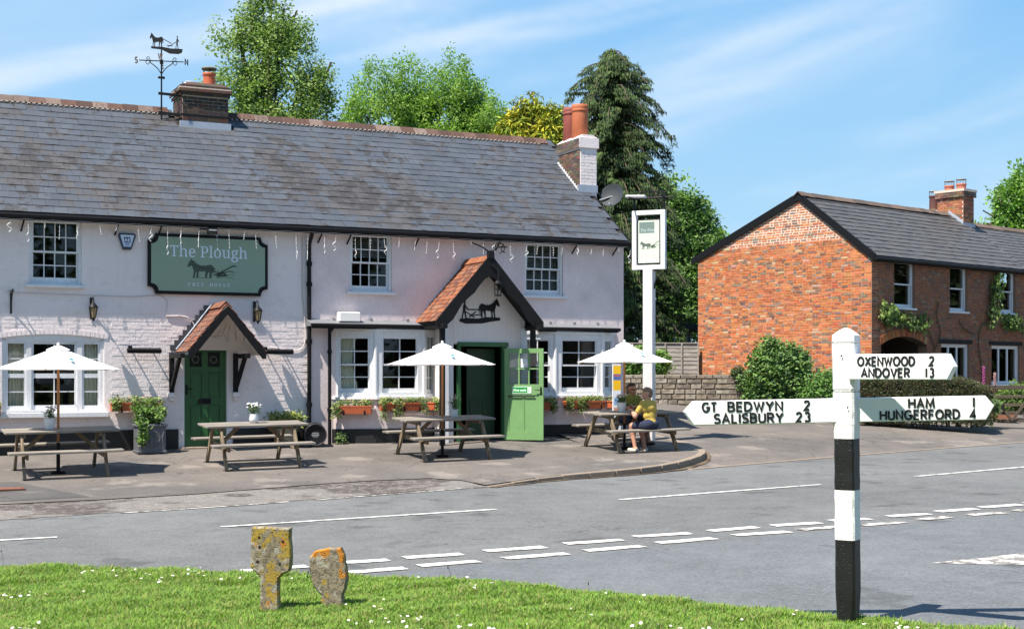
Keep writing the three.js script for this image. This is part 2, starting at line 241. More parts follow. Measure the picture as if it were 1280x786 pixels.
const M = {
  road: std({ map: tRoad, bumpMap: tBump, bumpScale: 0.005, roughness: 0.9 }),
  sideRoad: std({ color: lin(0.93, 0.97, 1.03), map: tRoad, bumpMap: tBump, bumpScale: 0.003, roughness: 0.82 }),
  yard: std({ map: tYard, bumpMap: tBump, bumpScale: 0.006, roughness: 0.93 }),
  apron: std({ map: tApron, bumpMap: tBump, bumpScale: 0.012, roughness: 0.95 }),
  line: std({ color: lin(0.72, 0.71, 0.68), map: texture(1024, 2.1, (u, v) => mix3([0.93, 0.93, 0.92], [0.3, 0.3, 0.3], sst(fbm(u, v, 22, 22, 5, 201, 0.65), 0.55, 0.66) * 0.75)), roughness: 0.7 }),
  worn: std({ color: lin(0.62, 0.60, 0.57), map: texture(1024, 2.1, (u, v) => mix3([0.9, 0.9, 0.88], [0.3, 0.29, 0.28], sst(fbm(u, v, 24, 24, 5, 203, 0.65), 0.44, 0.56))), roughness: 0.8 }),
  ground: std({ color: lin(0.06, 0.085, 0.022), roughness: 1 }),
  kerb: std({ color: lin(0.27, 0.215, 0.165), map: tMottle, bumpMap: tFine, bumpScale: 0.006, roughness: 0.9 }),
  wallOld: std({ color: lin(0.85, 0.77, 0.765), map: tPaint, bumpMap: tFine, bumpScale: 0.004, roughness: 0.75 }),
  wallNew: std({ color: lin(0.83, 0.715, 0.715), map: tMottle, bumpMap: tFine, bumpScale: 0.003, roughness: 0.72 }),
  board: std({ color: lin(0.74, 0.68, 0.66), roughness: 0.6 }),
  plinth: std({ color: lin(0.010, 0.010, 0.011), map: tChip, roughness: 0.55, bumpMap: tFine, bumpScale: 0.004 }),
  white: std({ color: lin(0.82, 0.83, 0.85), map: tMottle, roughness: 0.45 }),
  black: new THREE.MeshPhysicalMaterial({ color: lin(0.008, 0.008, 0.0095), roughness: 0.45, specularIntensity: 0.4 }),
  blackWood: new THREE.MeshPhysicalMaterial({ color: lin(0.008, 0.008, 0.009), roughness: 0.6, specularIntensity: 0.4, bumpMap: tWoodB, bumpScale: 0.002 }),
  iron: new THREE.MeshPhysicalMaterial({ color: lin(0.009, 0.0095, 0.010), roughness: 0.5, specularIntensity: 0.5 }),
  glass: new THREE.MeshPhysicalMaterial({ color: lin(0.78, 0.82, 0.8), roughness: 0.02, transmission: 1, thickness: 0, ior: 1.5 }),
  dark: std({ color: lin(0.03, 0.027, 0.024), roughness: 1 }),
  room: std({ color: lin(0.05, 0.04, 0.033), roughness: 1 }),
  curtain: std({ color: lin(0.78, 0.75, 0.63), roughness: 1, side: THREE.DoubleSide }),
  blind: std({ color: lin(0.5, 0.5, 0.48), roughness: 0.7 }),
  doorGreen: std({ color: lin(0.028, 0.125, 0.038), roughness: 0.4, map: tMottle }),
  doorDark: std({ color: lin(0.010, 0.042, 0.015), roughness: 0.5 }),
  doorLight: std({ color: lin(0.19, 0.37, 0.145), roughness: 0.42, map: tMottle }),
  lead: std({ color: lin(0.40, 0.46, 0.55), roughness: 0.55, metalness: 0.1, map: tMottle }),
  leadRoof: std({ color: lin(0.22, 0.23, 0.25), roughness: 0.6, metalness: 0.2, map: tMottle }),
  wood: std({ color: lin(0.64, 0.64, 0.64), map: tWood, bumpMap: tWoodB, bumpScale: 0.003, roughness: 0.9 }),
  woodWarm: std({ color: lin(0.56, 0.48, 0.37), map: tWood, bumpMap: tWoodB, bumpScale: 0.003, roughness: 0.9 }),
  pole: std({ color: lin(0.42, 0.17, 0.05), roughness: 0.45 }),
  canvas: new THREE.MeshPhysicalMaterial({ color: lin(0.88, 0.88, 0.87), roughness: 1, transmission: 0.25, thickness: 0, side: THREE.DoubleSide, bumpMap: tFine, bumpScale: 0.001 }),
  terracotta: std({ color: lin(0.50, 0.115, 0.04), roughness: 0.6, map: tMottle }),
  pot: std({ color: lin(0.72, 0.75, 0.78), roughness: 0.4 }),
  soil: std({ color: lin(0.03, 0.022, 0.015), roughness: 1 }),
  armPaint: std({ color: lin(0.86, 0.87, 0.87), bumpMap: tFine, bumpScale: 0.0006, roughness: 0.4 }),
  concreteWhite: std({ color: lin(0.88, 0.88, 0.87), map: tConcrete, bumpMap: tPits, bumpScale: 0.003, roughness: 0.55 }),
  concreteBlack: std({ color: lin(0.009, 0.009, 0.0095), map: tChip, bumpMap: tPits, bumpScale: 0.002, roughness: 0.5 }),
  bark: std({ color: lin(0.11, 0.085, 0.06), roughness: 1, bumpMap: tFine, bumpScale: 0.02 }),
  stem: std({ color: lin(0.09, 0.07, 0.03), roughness: 1 }),
  vc: std({ vertexColors: true, roughness: 0.85 }),
  brick: std({ vertexColors: true, map: tBrick, bumpMap: tFine, bumpScale: 0.005, roughness: 0.92 }),
  slateV: std({ vertexColors: true, map: tMottle, bumpMap: tFine, bumpScale: 0.003, roughness: 0.55 }),
  mortarShade: std({ color: lin(0.30, 0.19, 0.13), map: tMottle, roughness: 1 }),  // cottage front only: its shade is painted into this darker mortar
  mortarWarm: std({ color: lin(0.55, 0.33, 0.21), map: tMottle, roughness: 1, bumpMap: tFine, bumpScale: 0.004 }),
  mortar: std({ color: lin(0.74, 0.60, 0.50), map: tMottle, roughness: 1, bumpMap: tFine, bumpScale: 0.004 }),
  lichen1: std({ map: tLichen(211, 0, (x, y) => { const t = clamp(((x - 0.13) * -0.13 + (y - 0.53) * -0.23) / 0.07, 0, 1), d = Math.hypot(x - 0.13 + 0.13 * t, y - 0.53 + 0.23 * t); return [0.16 * Math.exp(-((Math.hypot(x - 0.115, y - 0.57) / 0.035) ** 2)) + 0.08 * Math.exp(-((Math.hypot(x - 0.03, y - 0.26) / 0.05) ** 2)) - 0.03, 0.24 * Math.exp(-((d / 0.05) ** 2)) + 0.045]; }), bumpMap: tPits, bumpScale: 0.012, roughness: 0.95 }),
  lichen2: std({ map: tLichen(233, 0, (x, y) => [0.2 * sst(y, 0.40, 0.47) + 0.27 * sst(x, 0.01, 0.06) * sst(y, 0.22, 0.3) + 0.17 * sst(-x, 0.13, 0.17) + 0.05 * sst(y, 0.25, 0.4) - 0.03, 0.17 * Math.exp(-(((x - 0.01) / 0.05) ** 2) - ((y - 0.2) / 0.08) ** 2)]), bumpMap: tPits, bumpScale: 0.01, roughness: 0.95 }),
  fence: std({ color: lin(0.9, 0.93, 0.98), map: tWood, bumpMap: tWoodB, bumpScale: 0.003, roughness: 0.9 }),
};
const leafMat = (t = 0.35) => new THREE.MeshPhysicalMaterial({ color: 0xffffff, roughness: 0.96, transmission: t, thickness: 0, side: THREE.DoubleSide });
const LEAF = leafMat(0.45), LEAFV = leafMat(0.3); LEAFV.vertexColors = true;
const NEEDLE = leafMat(0.12);
// slate and tile tones shared between alike pieces
// staining of the pub roof, laid out over the whole slope: brown lichen patches, pale run-off below the chimney
const ROOFT = texture(1024, 17, (u, v) => {
  const x = u * 17 - 7, s = v * 4.8, b = fbm(u, v, 30, 12, 5, 141), n = fbm(u, v, 52, 13, 5, 143, 0.6), n2 = fbm(u, v, 110, 30, 4, 145, 0.6), st = fbm(u, v, 110, 6, 4, 147, 0.6), g = grit(u, v, 700, 3), e = (cx, cs, rx, rs) => Math.exp(-(((x - cx) / rx) ** 2) - ((s - cs) / rs) ** 2);
  const zone = 0.05 * e(-2.9, 1.9, 1.0, 1.1) + 0.05 * e(-1.2, 1.2, 1.3, 0.8) + 0.045 * e(3.2, 1.9, 1.6, 1.2) + 0.05 * e(4.6, 1.0, 1.6, 0.8) + 0.03 * e(-5.5, 1.4, 1.5, 1) + 0.035 * e(7.2, 0.8, 1.5, 0.6) + 0.03 * e(0.0, 4.0, 0.5, 0.8) + 0.035 * e(2.2, 2.9, 0.5, 1.2);
  const br = sst(n * 0.7 + n2 * 0.3 + zone * 3.6, 0.575, 0.655), dk = sst(n2 * 0.6 + b * 0.4 + zone * 2.4, 0.6, 0.67), run = Math.abs(x - 0.95 + (s - 4.2) * -0.12) < 0.75 + (4.3 - s) * 0.16 ? sst(s, 0.9, 2.2) * sst(st, 0.44, 0.6) : 0, y = sst(st, 0.62, 0.7) * e(1.3 + (4 - s) * 0.25, 2.6, 0.16, 1.6) + 0.8 * sst(n2, 0.5, 0.6) * e(0.85, 4.05, 0.7, 0.13);
  let c = mul3([1, 1, 1], 0.86 + 0.36 * (b - 0.5) + 0.2 * (g - 0.5)); c = mix3(c, [1.1, 0.84, 0.62].map((k) => k * 0.86), br * 0.7); c = mix3(c, [0.52, 0.41, 0.32], dk * 0.85); c = mix3(c, [1.0, 0.99, 0.96], run * 0.5); c = mix3(c, [1, 0.72, 0.38], clamp(y, 0, 1) * 0.7);
  return mix3(c, [1, 1, 0.94], sst(grit(u, v, 260, 9) * 0.7 + n * 0.3, 0.82, 0.86) * 0.6);
}, true, 4.8);
const slateTones = [[0.066, 0.078, 0.099], [0.071, 0.084, 0.105], [0.061, 0.073, 0.094], [0.076, 0.089, 0.110], [0.068, 0.077, 0.094]].map((c) => ({ c, m: std({ color: lin(...c), map: ROOFT, bumpMap: tFine, bumpScale: 0.002, roughness: 0.6 }) }));
const clayTones = [[0.211, 0.077, 0.048], [0.234, 0.097, 0.057], [0.172, 0.065, 0.044], [0.203, 0.105, 0.074], [0.133, 0.065, 0.052]].map((c) => ({ c, m: std({ color: lin(...c), map: tClay, bumpMap: tFine, bumpScale: 0.004, roughness: 0.85 }) }));
const hotTones = [[0.288, 0.094, 0.039], [0.324, 0.116, 0.048], [0.245, 0.075, 0.034], [0.274, 0.127, 0.073], [0.173, 0.064, 0.040], [0.130, 0.056, 0.040]].map((c) => ({ c, m: std({ color: lin(...c), map: tClay, bumpMap: tFine, bumpScale: 0.004, roughness: 0.85 }) }));
// ---------- the ground: road, forecourt, side yard, kerb, markings, verge ----------
const hR = (u) => -0.42 + 0.012 * u;                                         // the road rises gently to the right
const hF = (u, w) => 0.015 * u - 0.055 * w;                                  // the forecourt falls from the wall to the road
const eY = (u, w) => (u - 8.127) * -0.254 + (w - 5.533) * -0.967;            // metres behind the road edge
const hY = (u, w) => hR(u) + 0.095 * eY(u, w);
function sheet(pts, h) {
  const g0 = new THREE.ShapeGeometry(shapeOf(pts.map(([u, w]) => [u, -w]))), p = g0.attributes.position, pos = [], uv = [], idx = g0.index.array;
  for (let i = 0; i < p.count; i++) { const u = p.getX(i), w = -p.getY(i), q = PW(u, h(u, w), w); pos.push(q.x, q.y, q.z); uv.push(u, w); }
  const g = new THREE.BufferGeometry(); g.setAttribute('position', new THREE.Float32BufferAttribute(pos, 3)); g.setAttribute('uv', new THREE.Float32BufferAttribute(uv, 2)); g.setIndex([...idx]); g.computeVertexNormals();
  const a = [...idx]; for (let i = 0; i < a.length; i += 3) { const [p, q, r] = [a[i], a[i + 1], a[i + 2]].map((k) => [pos[k * 3], pos[k * 3 + 2]]); if ((q[1] - p[1]) * (r[0] - p[0]) - (q[0] - p[0]) * (r[1] - p[1]) < 0) [a[i + 1], a[i + 2]] = [a[i + 2], a[i + 1]]; } g.setIndex(a); g.computeVertexNormals();
  return flat(g);
}
{ // open ground out to the horizon
  const N = 120, pos = [], uv = [], idx = [], at = (i) => { const t = (i / N) * 2 - 1; return Math.sign(t) * (Math.abs(t) * 60 + Math.pow(Math.abs(t), 5) * 1200); };
  for (let j = 0; j <= N; j++) for (let i = 0; i <= N; i++) {
    const u = at(i) + 8, w = at(j), e = eY(u, w), uu = clamp(u, -60, 70); let y = e > 0 ? Math.min(hR(uu) + 0.095 * e, 0.9 + 0.01 * e) - 0.12 : hR(uu) - 0.12; if (u < 12) y = Math.min(y, hF(clamp(u, -60, 12), Math.max(w, -12)) - 0.2 + (w < -14 ? 0.3 : 0)); const q = PW(u, Math.min(y, 3), w);
    pos.push(q.x, q.y, q.z); uv.push(u, w);
  }
  for (let j = 0; j < N; j++) for (let i = 0; i < N; i++) { const a = j * (N + 1) + i; idx.push(a, a + N + 1, a + 1, a + 1, a + N + 1, a + N + 2); }
  const g = new THREE.BufferGeometry(); g.setAttribute('position', new THREE.Float32BufferAttribute(pos, 3)); g.setAttribute('uv', new THREE.Float32BufferAttribute(uv, 2)); g.setIndex(idx); g.computeVertexNormals();
  struct('ground', flat(g), M.ground);
}
const ROADEDGE = [[-60, 13.5], [-20, 9.9], [-4.46, 8.16], [-3.0, 7.97], [-0.99, 7.76], [1.2, 7.3], [3.25, 6.82], [4.03, 6.66], [6.96, 6.06], [8.13, 5.53], [12.24, 4.38], [14.82, 3.66], [19.58, 2.52], [60, -8.1]];
struct('road', sheet([...ROADEDGE, [60, 20], [40, 60], [6, 60], [6, 40], [-60, 30]], (u) => hR(u)), M.road);
const KERB = [[3.14, 7.05], [4.13, 6.6], [5.17, 6.29], [6.1, 6.1], [7.05, 5.82], [7.8, 5.43], [8.41, 4.98], [8.95, 4.5], [9.3, 4.05], [9.58, 3.55], [9.74, 3.0], [9.9, 2.3], [10.06, 1.5], [10.2, 0.6], [10.3, -0.6], [10.3, -3]];
const STEP = [[3.06, 6.72], [3.0, 6.35], [2.6, 5.92], [1.6, 5.86], [0.65, 5.96], [-1.52, 6.35], [-2.86, 6.42], [-4.29, 6.38], [-9, 6.6]];
struct('forecourt', sheet([[-9, -0.02], [9.85, -0.02], [9.85, -3], [10.3, -3], ...KERB.slice(0, -1).reverse(), ...STEP].filter((p, i, a) => i === 0 || p !== a[i - 1]), hF), M.yard);
{ // broken edge between the forecourt and the road
  const top = [...STEP].reverse(), bot = [[-9, 8.7], [-4.46, 8.2], [-3.0, 8.0], [-0.99, 7.78], [0.3, 7.5], [1.2, 7.32], [2.2, 7.08], [3.3, 7.12]], pos = [], uv = [];
  const along = (L, t) => { const k = Math.min(Math.floor(t * (L.length - 1)), L.length - 2), f = t * (L.length - 1) - k; return [lerp(L[k][0], L[k + 1][0], f), lerp(L[k][1], L[k + 1][1], f)]; };
  const n = 60, m = 4, P = (i, j) => { const a = along(top, i / n), b = along(bot, i / n), f = j / m, u = lerp(a[0], b[0], f), w = lerp(a[1], b[1], f), h = lerp(hF(...a) - 0.012, hR(b[0]) + 0.006, Math.pow(f, 0.8)) + (j && j < m ? (fbm(u / 12 + 1, w / 12 + 1, 24, 24, 3, 9) - 0.5) * 0.05 : 0), q = PW(u, h, w); return [[q.x, q.y, q.z], [u, w]]; };
  for (let i = 0; i < n; i++) for (let j = 0; j < m; j++) for (const [a, b] of [[i, j], [i, j + 1], [i + 1, j], [i + 1, j], [i, j + 1], [i + 1, j + 1]]) { const [p, t] = P(a, b); pos.push(...p); uv.push(...t); }
  let g = new THREE.BufferGeometry(); g.setAttribute('position', new THREE.Float32BufferAttribute(pos, 3)); g.setAttribute('uv', new THREE.Float32BufferAttribute(uv, 2)); g = mergeVertices(g); g.computeVertexNormals();
  struct('road_verge', flat(g), M.apron);
}
struct('yard', sheet([[8.0, 5.58], [8.13, 5.53], [12.24, 4.38], [14.82, 3.66], [19.58, 2.52], [60, -8.1], [56.7, -20.7], [30, -13.7], [10.4, -8.4], [9.9, -7.4], [9.9, -2], [8, 0], [7, 5.6]], (u, w) => hY(u, w) - 0.002), M.yard);
{ // kerb of separate stones, following the bend
  const k = new THREE.Group(); k.name = 'kerb'; k.userData.kind = 'structure'; scene.add(k);
  const c = new THREE.CatmullRomCurve3(KERB.map(([u, w]) => V(u, hF(u, w), w)), false, 'centripetal'), L = c.getLength(), n = Math.round(L / 0.62);
  for (let i = 0; i < n; i++) {
    const a = c.getPointAt(i / n), b = c.getPointAt((i + 1) / n), rise = clamp((i + 1) / 4, 0, 1), A = PW(a.x, a.y + 0.004 - (1 - rise) * 0.03, a.z), B = PW(b.x, b.y + 0.004 - (1 - rise) * 0.03, b.z);
    const d = B.clone().sub(A).normalize().multiplyScalar(0.006), g = bar(A.add(d).add(V(0, -0.11, 0)), B.sub(d).add(V(0, -0.11, 0)), 0.22, 0.15, 0.018);
    obj('kerbstone', g, M.kerb, k);
  }
}
struct('tarmac_patch', sheet([[-9, 4.2], [-3.85, 3.95], [-3.0, 6.1], [-9, 6.3]], (u, w) => hF(u, w) + 0.005), std({ color: lin(0.62, 0.66, 0.7), map: tYard, bumpMap: tBump, bumpScale: 0.005, roughness: 0.95 }));
// a run of flush edging setts between road and yard
{
  const k = new THREE.Group(); k.name = 'edging'; k.userData.kind = 'structure'; scene.add(k);
  const pts = [[8.0, 5.6], [8.9, 5.32], [12.24, 4.36], [14.82, 3.66], [19.58, 2.52], [30, -0.25]], c = new THREE.CatmullRomCurve3(pts.map(([u, w]) => V(u, hR(u) + 0.012, w))), n = 24;
  for (let i = 0; i < n; i++) { const a = c.getPointAt(i / n), b = c.getPointAt((i + 0.985) / n); obj('edging_stone', bar(PW(a.x, a.y - 0.04, a.z), PW(b.x, b.y - 0.04, b.z), 0.09, 0.13, 0.01), M.kerb, k); }
}
struct('side_road', sheet([[-9, 16.2], [-3.4, 15.45], [-1, 15.22], [2.5, 14.86], [6, 14.52], [9, 14.32], [13, 13.6], [18, 12.4], [22, 14], [16, 17], [12, 22], [10, 40], [-6, 40], [-9, 20]], (u) => hR(u) + 0.004), M.sideRoad);
// painted markings
function quadLine(pts, width, h = 0.009) {          // ribbon on the road along pts
  const l = [], r = []; pts.forEach((p, i) => { const a = pts[Math.max(i - 1, 0)], b = pts[Math.min(i + 1, pts.length - 1)], d = Math.hypot(b[0] - a[0], b[1] - a[1]), n = [-(b[1] - a[1]) / d * width / 2, (b[0] - a[0]) / d * width / 2], j = 0.012; l.push([p[0] + n[0] + rr(-j, j), p[1] + n[1] + rr(-j, j)]); r.unshift([p[0] - n[0] + rr(-j, j), p[1] - n[1] + rr(-j, j)]); });
  return sheet([...l, ...r], (u) => hR(u) + h);
}
for (const [a, b] of [[[-8.9, 10.45], [-7.0, 10.5]], [[-6.4, 10.5], [-4.07, 10.62]], [[-2.1, 10.55], [1.76, 10.40]], [[3.9, 10.1], [7.95, 9.58]], [[10.3, 9.15], [14.3, 8.35]], [[16.6, 7.8], [20.4, 6.9]]]) struct('centre_line', quadLine([a, [(a[0] + b[0]) / 2, (a[1] + b[1]) / 2], b], 0.1), M.line);
const DA = [[[-2.85, 14.5], [-2.2, 14.47]], [[-1.98, 14.42], [-1.33, 14.46]], [[-1.14, 14.39], [-0.5, 14.42]], [[-0.2, 14.34], [0.5, 14.35]], [[0.83, 14.22], [1.53, 14.23]], [[1.81, 14.06], [2.53, 14.10]], [[2.84, 14.03], [3.55, 13.98]], [[3.8, 13.96], [4.48, 14.0]], [[4.72, 13.9], [5.28, 13.95]], [[5.67, 13.86], [6.3, 13.89]], [[6.58, 13.74], [7.26, 13.73]], [[7.46, 13.63], [8.18, 13.61]], [[8.4, 13.52], [9.1, 13.44]]];
const DB = [[[-3.2, 15.22], [-2.35, 15.13]], [[-2.1, 15.1], [-1.40, 15.09]], [[-1.23, 15.02], [-0.58, 15.02]], [[-0.26, 14.95], [0.47, 14.94]], [[0.73, 14.85], [1.47, 14.82]], [[1.74, 14.68], [2.51, 14.64]], [[2.86, 14.53], [3.59, 14.54]], [[3.8, 14.47], [4.5, 14.45]], [[4.73, 14.48], [5.38, 14.45]], [[5.74, 14.36], [6.26, 14.3]], [[6.63, 14.26], [7.23, 14.28]], [[7.5, 14.2], [8.2, 14.1]]];
for (const [L, thick] of [[DA, 0.2], [DB, 0.19]]) L.forEach(([a, b], i) => struct('give_way_line', quadLine([a, [lerp(a[0], b[0], 0.35), lerp(a[1], b[1], 0.35)], [lerp(a[0], b[0], 0.7), lerp(a[1], b[1], 0.7)], b], thick), L === DB && i > 6 ? M.worn : M.line));
struct('give_way_triangle', sheet([[3.2, 17.36], [4.6, 17.28], [5.9, 17.2], [5.9, 17.5], [4.7, 17.56], [4.15, 17.62], [4.9, 18.0], [4.5, 18.3], [3.62, 17.7]], (u) => hR(u) + 0.009), M.worn);
struct('edge_line', quadLine([[-2.9, 8.12], [-1.6, 7.98], [-0.4, 7.78]], 0.09), M.worn);
struct('edge_line', quadLine([[0.0, 7.72], [1.2, 7.46], [2.9, 7.05]], 0.08), M.worn);
// drain cover in the forecourt
{ const t = thing('drain_cover', 'rusty square drain cover set in the forecourt at the far left', 'drain cover', PW(-4.1, hF(-4.1, 4.75) + 0.012, 4.75), TH); obj('frame', [span(-0.3, 0.3, -0.02, 0.006, -0.32, -0.28), span(-0.3, 0.3, -0.02, 0.006, 0.28, 0.32), span(-0.3, -0.26, -0.02, 0.006, -0.28, 0.28), span(0.26, 0.3, -0.02, 0.006, -0.28, 0.28)], C([0.12, 0.05, 0.03]), t); for (let i = 0; i < 5; i++) obj('bar', span(-0.26, 0.26, -0.02, 0.002, -0.26 + i * 0.105, -0.18 + i * 0.105), C([0.22, 0.085, 0.055]), t); }
const VERGE = [[-14, 9.5], [-9, 10.95], [-4.92, 13.25], [-2.95, 14.95], [-1.2, 16.6], [-0.02, 18.75], [0.93, 20.25], [2.2, 23], [4.5, 30], [-20, 40], [-30, 12]];
const hG = (u, w) => hR(u) + 0.03;
struct('grass_verge', sheet(VERGE, hG), M.ground);

{ // grit and leaf litter that has gathered along the foot of the kerb
  const c = new THREE.CatmullRomCurve3(KERB.slice(0, 13).map(([u, w]) => V(u, 0, w)), false, 'centripetal'), L = [], Q = [], n = 90; for (let i = 0; i <= n; i++) { const p = c.getPointAt(i / n), q = c.getTangentAt(i / n), m = V(-q.z, 0, q.x).multiplyScalar(q.x > 0 ? 1 : 1), a = 0.07, b = 0.12 + 0.12 * fbm(i / n, 0.5, 24, 4, 3, 501); const s = m.z + m.x > 0 ? 1 : -1; L.push([p.x + m.x * s * a, p.z + m.z * s * a]); Q.unshift([p.x + m.x * s * b, p.z + m.z * s * b]); }
  struct('kerb_litter', sheet([...L, ...Q], (u, w) => Math.max(hR(u), hY(u, w)) + 0.012), std({ color: lin(0.8, 0.63, 0.44), map: tApron, bumpMap: tBump, bumpScale: 0.02, roughness: 1 }));
}
// ---------- the pub ----------
const pub = thing('pub', 'long low pink-white painted pub with slate roof, green doors and two porches', 'pub', PW(0, 0, 0), TH);
const grp = (name, parent, label) => { const g = new THREE.Group(); g.name = name; if (label) g.userData.label = label; parent.add(g); return g; };
const prism = (pts, v0, v1) => boxUV(ext(pts.map(([u, w]) => [u, -w]), v1 - v0).rotateX(-Math.PI / 2).translate(0, v0, 0));
const rect = (x0, x1, y0, y1) => [[x0, y0], [x1, y0], [x1, y1], [x0, y1]];
const archTop = (x0, x1, y0, y1, rise) => [[x0, y0], [x1, y0], ...Array.from({ length: 13 }, (_, i) => { const t = i / 12; return [lerp(x1, x0, t), y1 + rise * 4 * t * (1 - t)]; })];
const BIG = archTop(-3.66, -1.79, 0.74, 2.14, 0.085);
const holesL = [rect(-3.18, -2.21, 3.17, 4.45), BIG, rect(-0.27, 0.645, -0.05, 2.06)];
obj('wall', ext(rect(-7, 2.33, -0.6, 4.52), 0.3, holesL).translate(0, 0, -0.3), M.wallOld, pub, 'older left-hand wall of white-painted brick');
const holesR = [rect(3.195, 4.14, 3.18, 4.45), rect(7.275, 8.235, 3.2, 4.43), rect(2.95, 5.0, 1.0, 2.38), rect(7.35, 9.4, 1.0, 2.38), rect(5.2, 6.9, -0.05, 2.2)];
obj('wall', [ext(rect(2.334, 9.8, -0.6, 4.52), 0.3, holesR).translate(0, 0, -0.27), ext([[0.3, -0.6], [6.9, -0.6], [6.9, 4.5], [3.5, 6.95], [0.3, 4.6]], 0.3).rotateY(Math.PI / 2).translate(9.498, 0, 0), ext([[0.3, -0.6], [6.9, -0.6], [6.9, 4.5], [3.5, 6.95], [0.3, 4.6]], 0.3).rotateY(Math.PI / 2).translate(-7, 0, 0), span(-7, 9.8, -0.6, 4.5, -7.2, -6.9)], M.wallNew, pub, 'smooth pale pink rendered wall');
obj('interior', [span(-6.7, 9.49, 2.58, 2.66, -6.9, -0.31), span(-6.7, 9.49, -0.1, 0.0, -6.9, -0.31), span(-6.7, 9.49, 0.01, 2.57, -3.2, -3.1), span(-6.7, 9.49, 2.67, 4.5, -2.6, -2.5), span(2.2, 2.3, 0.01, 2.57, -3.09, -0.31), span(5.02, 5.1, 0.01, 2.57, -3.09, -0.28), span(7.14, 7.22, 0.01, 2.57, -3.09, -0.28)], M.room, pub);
{ // the brickwork that shows through the paint
  const gs = [], inHole = (x0, x1, y0, y1) => [[-3.3, -2.1, 3.08, 4.52], [-3.72, -1.74, 0.62, 2.27], [-0.36, 0.74, 0, 2.12]].some(([a, b, c, d]) => x1 > a && x0 < b && y1 > c && y0 < d);
  let row = 0;
  for (let y = 0.4; y < 4.42; y += 0.075, row++) for (let x = -6.9 + (row % 2) * 0.117; x < 2.1; x += 0.2333) {
    const w = 0.226; if (inHole(x, x + w, y, y + 0.066)) continue;
    const p = rr(0.001, y > 2.75 ? 0.0025 : 0.0055);
    const b = new THREE.BoxGeometry(w, 0.069, 0.02).translate(x + w / 2 + rr(-0.003, 0.003), y + 0.033 + rr(-0.002, 0.002), p - 0.01), q = b.attributes.position;
    for (let i = 0; i < q.count; i++) if (q.getZ(i) > 0) { q.setZ(i, q.getZ(i) + rr(-0.001, 0.001)); q.setX(i, q.getX(i) + (q.getX(i) > x + w / 2 ? -0.005 : 0.005)); q.setY(i, q.getY(i) + (q.getY(i) > y + 0.033 ? -0.005 : 0.005)); }
    const f = flat(b); f.computeVertexNormals(); gs.push(boxUV(f));
  }
  // brick arch over the big window
  for (let i = 0; i < 24; i++) { const t = (i + 0.5) / 24, x = lerp(-3.74, -1.71, t), y = 2.15 + 0.085 * 4 * t * (1 - t) + 0.05; gs.push(box(0.075, 0.1, 0.022, x, y, 0.001 + rr(0, 0.004), 0, 0, (t - 0.5) * -0.3)); }
  stuff(obj('painted_brick', gs, M.wallOld, pub));
}
obj('plinth', [span(-7, -0.36, -0.6, 0.385, 0, 0.035), span(0.735, 2.33, -0.6, 0.385, 0, 0.035)], M.plinth, pub, 'black-painted plinth');
for (const cb of [tube([V(-3.6, 3.02, 0.02), V(-2.6, 3.0, 0.02), V(-1.3, 2.985, 0.02), V(-0.62, 2.98, 0.02), V(-0.6, 2.6, 0.02)], 0.008, 4, 30), tube([V(2.18, 4.3, 0.02), V(2.18, 3.2, 0.02), V(2.17, 2.0, 0.02), V(1.5, 2.02, 0.02)], 0.01, 4, 30), tube([V(-0.6, 2.62, 0.02), V(-0.2, 2.6, 0.03), V(-0.05, 2.45, 0.03), V(-0.02, 2.3, 0.03)], 0.014, 4, 30)]) obj('cable', cb, C([0.6, 0.55, 0.55]), pub);

// ---- windows: frame, sashes and one pane to each light ----
const paneGeo = {};
function pane(parent, x0, x1, y0, y1, z) { const k = [x1 - x0, y1 - y0].map((n) => n.toFixed(3)).join(); paneGeo[k] ??= flat(new THREE.PlaneGeometry(x1 - x0, y1 - y0)); put('pane', paneGeo[k], M.glass, parent, (x0 + x1) / 2, (y0 + y1) / 2, z, rr(-0.004, 0.004), rr(-0.004, 0.004), 0); }
function light(g, x0, x1, y0, y1, z, cols, rows, st = 0.045, bt = 0.02, m = M.white, botRail = st) {       // one sash
  const b = [span(x0, x0 + st, y0, y1, z - 0.04, z), span(x1 - st, x1, y0, y1, z - 0.04, z), span(x0 + st, x1 - st, y1 - st, y1, z - 0.04, z), span(x0 + st, x1 - st, y0, y0 + botRail, z - 0.04, z)];
  const ix0 = x0 + st, ix1 = x1 - st, iy0 = y0 + botRail, iy1 = y1 - st;
  for (let i = 1; i < cols; i++) { const x = lerp(ix0, ix1, i / cols); b.push(span(x - bt / 2, x + bt / 2, iy0, iy1, z - 0.035, z - 0.004)); }
  for (let j = 1; j < rows; j++) { const y = lerp(iy0, iy1, j / rows); b.push(span(ix0, ix1, y - bt / 2, y + bt / 2, z - 0.033, z - 0.006)); }
  obj('sash', b, m, g);
  for (let i = 0; i < cols; i++) for (let j = 0; j < rows; j++) pane(g, lerp(ix0, ix1, i / cols), lerp(ix0, ix1, (i + 1) / cols), lerp(iy0, iy1, j / rows), lerp(iy0, iy1, (j + 1) / rows), z - 0.022);
}
function curtainGeo(w, h, z, amp = 0.03, n = 7, taper = 0) {
  const g = new THREE.PlaneGeometry(w, h, 48, 10), p = g.attributes.position;
  for (let i = 0; i < p.count; i++) { const x = p.getX(i), t = 0.5 - p.getY(i) / h; p.setXYZ(i, x * (1 - taper * Math.sin(Math.min(t * 1.2, 1) * Math.PI)) - taper * w * 0.3 * Math.sin(Math.min(t * 1.2, 1) * Math.PI), p.getY(i), z + Math.sin((x / w) * n * 6.28 + Math.sin(x * 9) * 1.2) * amp); }
  g.computeVertexNormals(); return boxUV(g);
}
